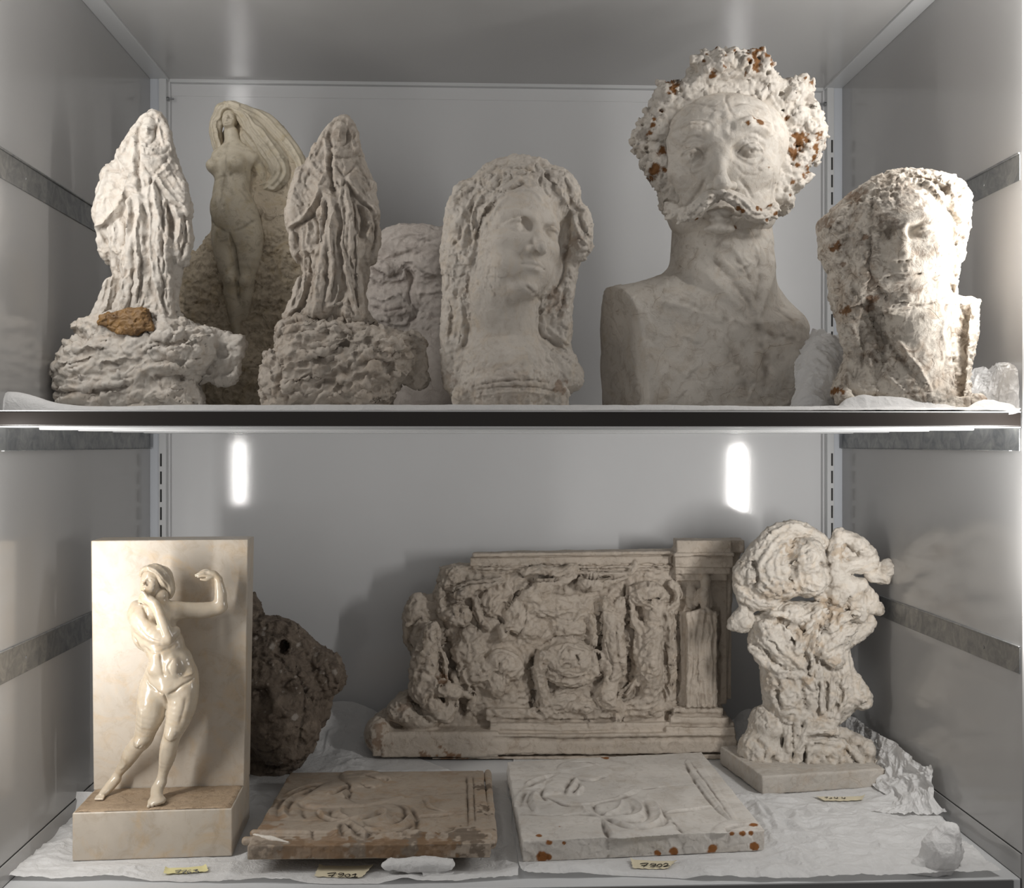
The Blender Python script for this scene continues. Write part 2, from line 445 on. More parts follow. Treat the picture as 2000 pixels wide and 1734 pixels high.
    def out(s, name, mat, parent, fr, lean=0.0):
        cx, by, sc_ = fr
        V = np.stack([(s.P[:, 0] - cx) * sc_, -s.P[:, 2] * sc_, (by - s.P[:, 1]) * sc_], 1)
        return mesh_obj(name, V, s.Q[:, ::-1].copy() if FLIP else s.Q.copy(), mat, parent, True, {'stain': s.stain, 'grime': s.grime})
FLIP = False
def thing(name, label, cat, px, py, zc, group=None, rest=None):
    """Empty under a sculpture at (px, py) and camera distance zc; returns it and its pixel frame"""
    p = world_pt(px, py, zc)
    if rest is not None: 
        py = 867 - (rest - CAMZ) * FPX / zc; p = world_pt(px, py, zc)
    o = empty(name, p, -TH); tag(o, label, cat, group)
    return o, (px, py, zc / FPX)

BUILD = []
def build(f): BUILD.append(f); return f
# ------------------------------------------------------------------ cabinet materials
def metal_paint(name, col, rough, bumpy=0.12, scale=900, spec=0.5):
    t = NT(name); co = t.coord()
    f = t.noise(5, 4, 0.5, co)
    t.l(t.mix(f, tuple(x * 0.94 for x in col), tuple(x * 1.05 for x in col)), t.b.inputs['Base Color'])
    t.b.inputs['Roughness'].default_value = rough; t.b.inputs['Specular IOR Level'].default_value = spec
    t.bump(t.noise(scale, 1, 0.4, co), bumpy, 0.0006); return t.m
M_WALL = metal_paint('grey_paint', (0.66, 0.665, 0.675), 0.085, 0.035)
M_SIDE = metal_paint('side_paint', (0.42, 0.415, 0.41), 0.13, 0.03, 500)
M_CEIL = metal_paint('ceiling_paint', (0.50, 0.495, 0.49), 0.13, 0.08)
M_SHELF = metal_paint('shelf_paint', (0.62, 0.63, 0.64), 0.25)
M_POST = metal_paint('post_paint', (0.58, 0.61, 0.66), 0.3)
M_LIPSHADE = metal_paint('shaded_edge', (0.020, 0.016, 0.014), 0.35, 0.05)  # shade on the unlit shelf front is put into this near-black colour
M_SLOT = metal_paint('slot_dark', (0.02, 0.02, 0.02), 0.8)
def galvanised():
    t = NT('galvanised'); co = t.coord()
    f = t.noise(45, 5, 0.6, co, 1.0); f2 = t.noise(400, 2, 0.5, co)
    t.l(t.ramp(f, [(0.3, (0.17, 0.18, 0.19)), (0.7, (0.36, 0.36, 0.35))]), t.b.inputs['Base Color'])
    t.b.inputs['Metallic'].default_value = 0.75; t.b.inputs['Roughness'].default_value = 0.42
    t.bump(f2, 0.1, 0.0005); return t.m
M_GALV = galvanised()
t_ = NT('zinc'); t_.b.inputs['Base Color'].default_value = (0.35, 0.36, 0.37, 1); t_.b.inputs['Metallic'].default_value = 1; t_.b.inputs['Roughness'].default_value = 0.3; M_ZINC = t_.m

@build
def cabinet():
    T = 0.0015
    b = MB().box((XL - 0.02, YB, ZFLOOR - 0.03), (XR + 0.02, YB + 0.01, ZCEIL + 0.03)).build('wall_back', M_WALL); tag(b, kind='structure')
    # folded strip along the top of the back panel
    o = MB().box((XL, YB - 0.0012, ZCEIL - 0.026), (XR, YB + 0.001, ZCEIL - 0.004)).build('top_strip', M_WALL, b)
    for s, n, x in ((-1, 'left', XL), (1, 'right', XR)):
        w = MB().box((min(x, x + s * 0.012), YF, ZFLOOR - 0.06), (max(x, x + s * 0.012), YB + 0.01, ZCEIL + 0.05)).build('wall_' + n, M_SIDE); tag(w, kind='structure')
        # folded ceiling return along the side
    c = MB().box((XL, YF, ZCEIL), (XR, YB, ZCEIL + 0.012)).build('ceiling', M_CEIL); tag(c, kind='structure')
    for s, x in ((-1, XL), (1, XR)):
        MB().box((min(x, x - s * 0.03), YF, ZCEIL - 0.004), (max(x, x - s * 0.03), YB - 0.002, ZCEIL + 0.001)).build('side_return', M_SHELF, c, 0.001)
    MB().box((XL + 0.03, YB - 0.012, ZCEIL - 0.0055), (XR - 0.03, YB - 0.0005, ZCEIL + 0.001)).build('back_return', M_SHELF, c, 0.0005)
    # the bottom shelf of the bay is the floor of the picture
    f = MB().box((XL + 0.002, YF, ZFLOOR - 0.022), (XR - 0.002, YB, ZFLOOR)).build('floor', M_SHELF, None, 0.0015); tag(f, kind='structure')
    MB().box((XL + 0.002, YF - 0.003, ZFLOOR - 0.024), (XR - 0.012, YF - 0.0002, ZFLOOR - 0.001)).build('front_lip', metal_paint('lip_grey', (0.12, 0.12, 0.12), 0.35), f)
    for s, n, x in ((-1, 'left', XL), (1, 'right', XR)):
        hb = 0.024 if s < 0 else 0.0285
        bb = MB().box((min(x, x - s * 0.0022), YF + .001, ZFLOOR), (max(x, x - s * 0.0022), YB - .03, ZFLOOR + hb)).build('baseboard_' + n, M_SIDE, None, .0004); tag(bb, kind='structure')
        MB().box((min(x, x - s * 0.0006), YF + .001, ZFLOOR + hb), (max(x, x - s * 0.0006), YB - .03, ZFLOOR + hb + .0012)).build('joint', M_SLOT, bb)
    # slotted corner posts with a galvanised channel behind
    for s, x in ((-1, XL), (1, XR)):
        p = MB().box((x - s * 0.0, YB - 0.022, ZFLOOR), (x - s * 0.0155, YB - 0.0005, ZCEIL)).build('trim_%d' % (1 if s < 0 else 2), M_POST, None, 0.0006); tag(p, kind='structure')
        MB().box((x - s * 0.0155, YB - 0.024, ZFLOOR), (x - s * 0.0275, YB - 0.0004, ZCEIL)).build('slotted_strip', M_SHELF, p, 0.0006)
        z = ZFLOOR + 0.02; k = 0
        while z < ZCEIL - 0.11:
            if not (ZSH0 - 0.03 < z < ZSH1 + 0.002):
                MB().box((-0.0014, -0.0004, 0), (0.0014, 0.0006, 0.0218)).build('slot', M_SLOT, p, 0, (x - s * 0.0193, YB - 0.0243, z))
            z += 0.0305
        MB().box((x - s * 0.0275, YB - 0.010, ZFLOOR), (x - s * 0.0305, YB - 0.0004, ZCEIL)).build('channel', M_WALL, p)
        # bolt through the strip
        zb = ZCEIL - 0.036 if s < 0 else ZCEIL - 0.03
        r = 0.0038
        hexa = [(r * cos(a * pi / 3), r * sin(a * pi / 3)) for a in range(6)]
        bt = MB().prism([(YB - 0.016 + a, zb + b2) for a, b2 in hexa], 'x', x - s * 0.0275, x - s * 0.031).prism([(YB - 0.016 + a * 0.45, zb + b2 * 0.45) for a, b2 in hexa], 'x', x - s * 0.029, x - s * 0.039).build('bolt', M_ZINC, p, 0.0003)

@build
def rails():
    # galvanised cross rails screwed to the side walls: (px,py) of the two ends of the top edge as seen
    def rail(s, z, h, label):
        x = XL if s < 0 else XR
        r = empty('side_rail', (x, (YF + YB) / 2, z))
        tag(r, label, 'rail', 'galvanised rails on the cabinet side walls')
        L = (YB - YF) / 2 - 0.004
        a, b = 0.0003, 0.0014
        MB().box((-s * a if s < 0 else -b, -L, -h), (b if s < 0 else -a, L, 0)).build('web', M_GALV, r, 0.0008)
        MB().box((a if s < 0 else -0.003, -L, 0.0002), (0.003 if s < 0 else -a, L, 0.0025)).build('flange', M_GALV, r, 0.0008)
        for yy in (-L + 0.09, L - 0.05):
            MB().prism([(yy + 0.0022 * cos(k * pi / 4), -h / 2 + 0.0022 * sin(k * pi / 4)) for k in range(8)], 'x', b * (1 if s < 0 else -1), (b + 0.0006) * (1 if s < 0 else -1)).build('rivet', M_GALV, r)
    rail(-1, CAMZ + 0.342, 0.033, 'galvanised steel rail sloping behind the left hooded figure on the upper left side wall')
    rail(1, CAMZ + 0.345, 0.031, 'galvanised steel rail on the upper right side wall beside the stained woman head')
    rail(-1, CAMZ - 0.2436, 0.036, 'galvanised steel rail on the lower left side wall behind the marble plaque')
    rail(1, CAMZ - 0.243, 0.031, 'galvanised steel rail on the lower right side wall beside the swirling group')

@build
def shelf():
    r = empty('cabinet_shelf', ((XL + XR) / 2, YF, ZSH0)); tag(r, 'long grey metal shelf with a shaded front edge dividing the two levels', 'shelf')
    cx = (XL + XR) / 2; W2 = (XR - XL) / 2 - 0.0015
    MB().box((-W2, 0.003, ZSH1 - ZSH0 - 0.003), (W2, YB - YF - 0.026, ZSH1 - ZSH0)).build('shelf_board', M_SHELF, r, 0.0008)
    MB().box((-W2, 0.0, 0.0002), (W2, 0.0028, ZSH1 - ZSH0 - 0.0012)).build('front_edge', M_LIPSHADE, r, 0.0012)
    MB().box((-W2, 0.0005, ZSH1 - ZSH0 - 0.0011), (W2, 0.003, ZSH1 - ZSH0)).build('edge_bead', M_SHELF, r)
    MB().box((-W2, 0.0008, -0.0012), (W2, 0.035, 0.0)).build('bottom_flange', M_SHELF, r, 0.0004)
    # stiffening channels below the board
    for i, (y0, w, z0) in enumerate(((0.06, 0.05, -0.0035), (0.19, 0.06, -0.0035), (0.33, 0.06, -0.0035), (0.48, 0.06, -0.0035))):
        MB().box((-W2 + 0.028, y0, z0), (W2 - 0.028, y0 + w, 0.0125)).build('stiffener', M_SHELF, r, 0.001)
    for s in (-1, 1):
        x0, x1 = (XL + 0.0004, XL + 0.0018) if s < 0 else (XR - 0.0018, XR - 0.0004)
        br = MB().box((x0 - cx, 0.004, -0.029), (x1 - cx, YB - YF - 0.026, -0.0014))
        br.box(((x1 if s < 0 else x0) - cx - (0 if s < 0 else 0.004), 0.02, -0.029), ((x1 if s < 0 else x0) - cx + (0.004 if s < 0 else 0), YB - YF - 0.03, -0.0278))
        br.build('bracket', M_GALV, r, 0.0006)
# ------------------------------------------------------------------ shared plaster materials
M_WHITE = plaster('white_plaster', (0.49, 0.455, 0.41), dirt=(0.33, 0.26, 0.2), dirt_amt=0.45, warm=(0.5, 0.4, 0.3), warm_amt=0.3)
M_GREY = plaster('grey_plaster', (0.46, 0.41, 0.355), dirt=(0.24, 0.19, 0.145), dirt_amt=0.6, warm=(0.4, 0.31, 0.23), warm_amt=0.4)
M_BUST = plaster('bust_plaster', (0.66, 0.615, 0.555), dirt=(0.28, 0.22, 0.17), dirt_amt=0.5, warm=(0.52, 0.43, 0.33), warm_amt=0.45, bump=0.3, crack=0.6)
M_BUSTHEAD = plaster('bust_head_plaster', (0.66, 0.615, 0.555), dirt=(0.28, 0.22, 0.17), dirt_amt=0.4, warm=(0.52, 0.43, 0.33), warm_amt=0.4, bump=0.3, crack=0.0)
M_RELIEF = plaster('relief_plaster', (0.52, 0.455, 0.385), dirt=(0.24, 0.185, 0.135), dirt_amt=0.55, warm=(0.42, 0.33, 0.24), warm_amt=0.4)
M_SMOOTHP = plaster('head_plaster', (0.61, 0.56, 0.50), dirt=(0.3, 0.23, 0.17), dirt_amt=0.35, warm=(0.58, 0.46, 0.32), warm_amt=0.4, bump=0.2, crack=0.1)

def CR(ox, oy, k):
    """trace coordinates of an enlarged view back to photograph pixels"""
    def f(L, kind=None):
        out = []
        for p in L:
            out.append((ox + p[0] / k, oy + p[1] / k) + tuple(q / k for q in p[2:]))
        return out
    f.k = k
    return f
def STK(c, L):
    """strokes given in enlarged-view coordinates: (points, width, height[, kind])"""
    return [(c(s[0]), s[1] / c.k, s[2] / c.k) + tuple(s[3:]) for s in L]

HK = 2.842
HOOD_OUT = [(515,70),(548,78),(580,120),(596,170),(612,240),(628,290),(640,340),(665,400),(694,470),(695,500),(712,560),(722,630),(712,660),(725,740),(722,790),(705,830),(697,890),(660,915),(655,1000),(640,1060),(650,1150),(690,1225),(600,1290),(400,1290),(155,1275),(152,1255),(215,1200),(220,1170),(250,1110),(270,1050),(285,960),(275,900),(250,890),(228,860),(232,790),(215,745),(197,700),(190,650),(215,600),(245,540),(265,450),(285,370),(310,310),(342,300),(345,270),(370,230),(405,190),(440,125),(490,75)]
HOOD_ST = [
 # hood rim, face cavity
 ([(470,140),(452,190),(455,240),(462,290)], 12, -16), ([(465,135),(500,118),(540,125)], 9, -10),
 ([(548,130),(560,190),(575,250),(585,280)], 10, 16), ([(556,150),(552,200),(545,250),(520,275)], 9, -16),
 ([(400,200),(430,160),(480,118),(520,100),(548,110)], 14, 9),
 # throat shawl
 ([(470,290),(520,305),(580,295),(610,275)], 12, 12), ([(480,320),(520,335),(590,320),(615,290)], 9, -10), ([(485,345),(530,370),(580,350)], 12, 8),
 ([(500,400),(540,440),(575,400),(610,330)], 9, -9), ([(620,340),(600,400),(560,450)], 10, 9),
 # left shoulder folds
 ([(345,280),(375,330),(400,300),(410,240)], 9, -10), ([(430,230),(445,300),(440,370),(450,430)], 13, 16), ([(462,300),(458,380),(465,450),(485,540)], 16, -30),
 ([(350,330),(380,390),(420,440)], 9, 11), ([(345,380),(370,430),(410,470)], 7, -9), ([(300,470),(330,490),(350,520)], 6, -6), ([(310,310),(295,400),(270,500),(240,600)], 12, 7),
 ([(430,440),(400,500),(430,500),(460,520),(470,545)], 11, 14),
 # hem of the left cloak half, a deep hollow under it
 ([(400,510),(385,570),(345,630),(290,680),(230,715)], 11, 20), ([(410,540),(395,600),(360,655),(300,700),(240,740)], 13, -26),
 ([(250,735),(280,770),(290,830),(275,890)], 12, -16), ([(215,745),(240,800),(235,860)], 12, 10),
 # sleeve lumps under the hem
 ([(300,700),(320,760),(310,830)], 12, 16), ([(340,680),(350,740),(340,810)], 11, 18), ([(375,650),(400,710),(400,780),(380,820)], 16, -22), ([(320,830),(350,850),(385,830)], 10, 12),
 ([(420,570),(430,640),(420,720),(415,800)], 12, 20), ([(445,580),(440,680),(430,760)], 10, -22),
 # hand and belt
 ([(430,540),(470,560),(500,570)], 12, 14), ([(500,470),(520,500),(545,460)], 10, -12), ([(520,460),(525,500),(520,560)], 8, 12),
 # long robe folds
 ([(470,570),(480,640),(465,740),(470,830),(480,900),(475,1000),(465,1100)], 13, 18), ([(495,600),(520,700),(510,800),(520,900),(535,1010),(560,1100)], 15, -18),
 ([(480,790),(490,900),(485,1000),(470,1120)], 9, -18), ([(545,480),(560,580),(590,700),(610,800)], 8, 14), ([(560,480),(590,560),(600,700),(600,860),(610,1000)], 13, -20),
 ([(530,560),(545,680),(540,800),(560,900)], 9, -10), ([(545,900),(560,1000),(590,1100),(620,1190)], 10, 16), ([(575,880),(600,1000),(605,1100),(630,1180)], 12, -22),
 ([(430,830),(415,920),(400,1040),(390,1150),(370,1210)], 12, 16), ([(400,850),(350,960),(340,1080),(330,1180)], 9, 8), ([(330,840),(350,930),(340,1040),(300,1150),(260,1210)], 13, -24),
 ([(315,840),(320,940),(310,1040),(280,1140),(230,1200)], 11, 16), ([(290,880),(300,980),(280,1080),(250,1150)], 8, -12),
 ([(380,900),(370,990),(360,1100)], 8, -9), ([(350,970),(400,985),(420,940)], 7, -9), ([(450,850),(450,960),(440,1080),(420,1180)], 9, -14),
 ([(500,1000),(510,1060),(490,1120),(460,1150),(520,1130),(540,1110)], 9, 14), ([(470,1150),(540,1160),(600,1190)], 9, 10), ([(560,1100),(580,1160),(600,1200)], 9, -16),
 # right cloak half
 ([(560,440),(590,500),(640,560),(690,600),(720,640)], 11, 17), ([(560,470),(600,540),(650,590),(700,625)], 11, -18), ([(600,360),(640,420),(670,480),(690,500)], 9, -8), ([(620,480),(650,520),(690,560)], 7, 8),
 ([(620,580),(640,680),(635,780)], 18, -30), ([(650,600),(670,680),(660,780)], 11, 18), ([(690,640),(700,720),(690,800),(670,860)], 10, -15), ([(680,660),(690,760),(670,830)], 8, 10), ([(710,680),(700,740),(705,790)], 7, -8),
 ([(474,200),(490,205),(503,202)], 6, -11), ([(520,202),(532,204),(545,198)], 6, -11), ([(512,186),(513,208),(514,226)], 6, 9), ([(494,243),(508,246),(524,242)], 5, -8), ([(476,186),(490,180),(504,186)], 5, 6), ([(520,186),(532,180),(544,184)], 5, 6), ([(500,254),(520,254)], 5, 5),
 ([(630,880),(620,980),(625,1080),(640,1160)], 10, -12), ([(600,860),(590,960),(600,1050)], 10, 12)]
ROCK_OUT3 = [(215,1185),(155,1245),(150,1330),(105,1385),(65,1420),(62,1470),(48,1520),(48,1570),(65,1620),(85,1668),(90,1760),(790,1760),(780,1680),(800,1600),(860,1540),(905,1490),(930,1400),(905,1330),(860,1285),(770,1260),(690,1215),(640,1180)]
ROCK_ST3 = [([(160,1270),(230,1250),(280,1220),(330,1230),(380,1260)], 18, 22), ([(150,1330),(230,1300),(330,1285),(450,1300)], 12, -14), ([(440,1190),(450,1250),(470,1310)], 14, -18), ([(480,1180),(490,1250),(530,1300)], 16, 18),
 ([(540,1200),(560,1260),(600,1290)], 14, -18), ([(600,1230),(680,1250),(760,1270),(840,1290)], 16, 14), ([(155,1390),(160,1480),(170,1560),(175,1650)], 18, 16), ([(180,1420),(210,1500),(200,1600)], 20, -18),
 ([(230,1370),(330,1350),(420,1400)], 14, 12), ([(220,1450),(330,1450),(450,1420),(560,1400)], 16, -13), ([(300,1500),(420,1480),(520,1450),(640,1440)], 14, 12), ([(250,1560),(380,1540),(500,1520),(620,1500)], 18, -15),
 ([(480,1350),(560,1340),(640,1380)], 12, 10), ([(650,1330),(720,1370),(780,1440)], 18, -16), ([(720,1330),(800,1350),(860,1400)], 20, 16), ([(640,1470),(720,1450),(800,1480)], 22, -22), ([(690,1500),(760,1520),(790,1580)], 20, 16),
 ([(400,1600),(450,1560),(520,1570),(540,1630)], 18, -20), ([(540,1560),(600,1560),(620,1620)], 18, 18), ([(200,1610),(280,1640),(330,1620)], 14, 14), ([(640,1600),(700,1620),(740,1580)], 14, -18)]
ROCK_OUT1 = [(215,1235),(240,1290),(180,1290),(130,1370),(85,1410),(48,1450),(42,1510),(75,1570),(80,1640),(66,1676),(80,1760),(880,1760),(870,1640),(820,1560),(880,1480),(935,1420),(940,1360),(935,1300),(900,1258),(840,1250),(780,1215),(700,1180)]
ROCK_ST1 = [([(240,1290),(280,1250),(350,1260)], 16, 16), ([(180,1310),(280,1330),(400,1320),(520,1330)], 14, -10), ([(100,1450),(200,1400),(300,1380),(420,1390)], 18, 14), ([(80,1520),(180,1480),(300,1450),(430,1440)], 15, -12),
 ([(75,1560),(130,1600),(250,1600),(400,1580),(520,1570)], 14, 16), ([(100,1620),(250,1630),(420,1610),(560,1580)], 22, -24), ([(560,1560),(620,1500),(760,1480),(880,1440)], 16, 16), ([(600,1600),(700,1540),(800,1540)], 22, -22),
 ([(660,1280),(740,1300),(830,1290),(900,1300)], 16, 12), ([(640,1340),(720,1370),(800,1350)], 14, -14), ([(700,1400),(800,1440),(900,1400)], 18, 14), ([(360,1480),(480,1450),(600,1440)], 12, 10), ([(300,1530),(420,1520),(520,1490)], 12, -10), ([(620,1420),(660,1460),(740,1450)], 14, -14)]
def hooded(lab, px, zc, aff, rock_out, rock_st, rc, mat, face_dark, lump=None, yaw=0, seed=0, name='hooded_statuette'):
    root, fr = thing(name, lab, 'statuette', px, 790, zc, 'casts of the hooded robed figure', rest=ZSH1 + 0.003)
    A = lambda L: [aff(p) for p in L]
    k = aff.k
    out = A(HOOD_OUT); xs = [p[0] for p in out]; ys = [p[1] for p in out]
    s = Sculpt(min(xs) - 8, max(xs) + 8, min(ys) - 8, max(ys) + 6, -62, 84, 2.0)
    s.pillow(out, 50, 48, edge=72, power=0.62, smooth=0)
    cc = lambda x, y, w, r: aff((x, y)) + (w, r / k)
    # hood peak, shoulders, sleeves, hem masses
    s.caps([cc(510,120,8,36), cc(420,235,20,42), cc(380,330,26,50)], 12)
    s.caps([cc(540,110,14,24), cc(590,200,18,22), cc(605,290,22,24)], 8)
    s.caps([cc(300,420,18,55), cc(260,640,32,52)], 16); s.caps([cc(660,480,16,42), cc(690,620,22,30)], 12)
    s.caps([cc(250,680,36,28), cc(265,850,20,24)], 8); s.caps([cc(695,690,18,26), cc(690,850,12,20)], 8)
    s.caps([cc(455,600,40,34), cc(440,900,40,40), cc(400,1150,40,60)], 16); s.caps([cc(560,600,36,36), cc(575,900,34,44), cc(590,1180,34,60)], 16)
    s.caps([cc(300,1000,26,30), cc(240,1200,28,45)], 14)
    # the face inside the hood
    s.ell(cc(505,210,44,0)[:3], (44 / k, 66 / k, 26 / k), 5, 'sub')
    s.ell(cc(507,205,26,0)[:3], (38 / k, 58 / k, 40 / k), 2)
    s.caps([cc(512,185,38,7), cc(512,222,43,9)], 3); s.caps([cc(480,190,34,8), cc(500,186,36,7)], 3); s.caps([cc(524,187,36,7), cc(540,190,33,7)], 3)
    s.caps([cc(496,240,36,6), cc(522,240,36,6)], 2); s.ell(cc(508,258,34,0)[:3], (12 / k, 9 / k, 10 / k), 3)
    s.ell(cc(492,203,42,0)[:3], (9 / k, 6 / k, 6 / k), 2, 'sub'); s.ell(cc(528,203,42,0)[:3], (9 / k, 6 / k, 6 / k), 2, 'sub')
    m = s.mesh()
    m.noise(40 / k * 2, 2.2, 3, 11 + seed)
    m.strands([A(g) for g in ([(300,900),(290,1020),(250,1180)], [(380,860),(360,1020),(330,1200)], [(460,700),(450,950),(420,1190)], [(540,640),(540,900),(520,1150)], [(610,640),(610,900),(630,1170)])], 17 / k * 1.6, 1.6, reach=60 / k, seed=4 + seed, noise_amt=0.8)
    m.strokes([(A(q[0]), q[1] / k, q[2] / k * 1.25) + tuple(q[3:]) for q in HOOD_ST], fp=0.5)
    fy = aff((0, 560))[1]; m.flow(90, (min(xs) + 10, max(xs) - 10, fy, aff((0, 1180))[1]), 46, 2.6, 2.4, 5 + seed, 60, pi / 2, 1.0); m.flow(60, (min(xs) + 10, max(xs) - 10, aff((0, 250))[1], fy), 30, 2.8, 2.2, 9 + seed, 50, 1.2, 2.4)
    fm = 1 - 0.8 * np.exp(-(((m.P[:, 0] - aff((508, 208))[0]) / (45 / k)) ** 2 + ((m.P[:, 1] - aff((508, 208))[1]) / (62 / k)) ** 2) ** 2)
    m.facet(26 / k * 1.6, 1.7, 5 + seed, mask=fm); m.normals(); m.noise(9, 0.8, 3, 6, mask=fm); m.normals(); m.relax(1, 0.35)
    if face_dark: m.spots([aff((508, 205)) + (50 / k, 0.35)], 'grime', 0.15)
    m.out('robed_figure', mat, root, fr)
    # rocky base
    ro = rc(rock_out); xs = [p[0] for p in ro]; ys = [p[1] for p in ro]
    yb = fr[1]
    s = Sculpt(min(xs) - 8, max(xs) + 60, min(ys) - 12, yb + 2, -80, 100, 2.4)
    s.pillow(ro, 78, 70, edge=60, power=0.6)
    rk = rc.k
    if lump:
        s.pillow(rc(lump), 10, 62, w=-8, edge=36, k=4)
    top = rc([(430, 1225)])[0]
    s.ell((top[0], top[1] + 14, 5), (100, 26, 62), 14)
    s.cut(y_max=yb)
    m = s.mesh()
    m.noise(60, 6, 3, 21 + seed); m.normals(); m.strokes(STK(rc, rock_st), fp=0.4, gain=1.2)
    rr = random.Random(70 + seed); x0, x1, y0, y1 = min(xs), max(xs), min(ys), yb; KS = []
    for i in range(95):
        x, y = rr.uniform(x0, x1), rr.uniform(y0, y1); a = rr.uniform(-.75, .05); L = rr.uniform(10, 30); b = rr.uniform(-5, 5)
        KS.append(([(x - L * cos(a), y - L * sin(a)), (x, y + b), (x + L * cos(a), y + L * sin(a))], rr.uniform(4, 9), rr.uniform(2.5, 6.5) * rr.choice((1, 1, -1)), 'step'))
    m.strokes(KS, fp=.2, gr=.25); m.facet(26, 5.0, 31 + seed); m.normals(); m.facet(11, 1.8, 41 + seed); m.normals(); m.noise(8, 1.1, 3, 51 + seed); m.P[:, 1] = np.minimum(m.P[:, 1], yb); m.normals(); m.relax(1, 0.3)
    m.out('rocky_base', mat, root, fr)
    return root, fr
def affine(src, k):
    f = lambda p: (src[0] + p[0] / k, src[1] + p[1] / k); f.k = k; return f
@build
def hooded_left():
    # figure 1: the same cast seen a little larger
    def aff(p):   # view-3 coordinates to photograph pixels of figure 1
        y = 216 + (p[1] - 70) * (640 - 216) / (1230 - 70.0)
        x = 281.5 + (p[0] - 455) * 0.3615
        return (x, y)
    aff.k = 2.74
    rc = CR(90, 190, 2.7976)
    root, fr = hooded('white hooded figure statuette with an orange-brown patch on its rock base', 281, 1.43, aff, ROCK_OUT1, ROCK_ST1, rc, M_WHITE, False,
           lump=[(900,1262),(960,1270),(1010,1290),(1060,1300),(1082,1340),(1060,1420),(1050,1500),(1010,1560),(960,1590),(880,1560),(820,1560),(860,1400)], seed=0)
    # shellac patch where the robe meets the rock
    t = NT('shellac'); c = t.noise(60, 4); t.l(t.ramp(c, [(0.3, (0.07, 0.033, 0.009)), (0.7, (0.25, 0.14, 0.045))]), t.b.inputs['Base Color']); t.b.inputs['Roughness'].default_value = 0.6
    t.bump(t.noise(120, 4), 0.8, 0.003)
    pts = rc([(362,1262),(375,1215),(440,1205),(500,1185),(600,1175),(625,1180),(628,1225),(655,1270),(660,1295),(610,1300),(560,1318),(480,1318),(430,1290),(400,1270)])
    s = Sculpt(205, 345, 600, 670, 30, 110, 1.4)
    s.pillow(pts, 8, 30, w=76, edge=12, power=0.5); m = s.mesh(); m.facet(12, 2.2, 3); m.noise(12, 2.4, 3, 8, ridged=True, aniso=(2.4, 1, 1)); m.normals(); m.out('shellac_patch', t.m, root, fr)
@build
def hooded_middle():
    aff = affine((490, 200), HK); rc = CR(490, 200, HK)
    hooded('greyish hooded figure statuette with a clear face under the hood, on a dark rock base', 660, 1.45, aff, ROCK_OUT3, ROCK_ST3, rc, M_GREY, True,
           lump=[(860,1285),(940,1290),(970,1320),(980,1400),(970,1480),(983,1530),(975,1570),(940,1600),(880,1575),(835,1560),(880,1480)], seed=3)
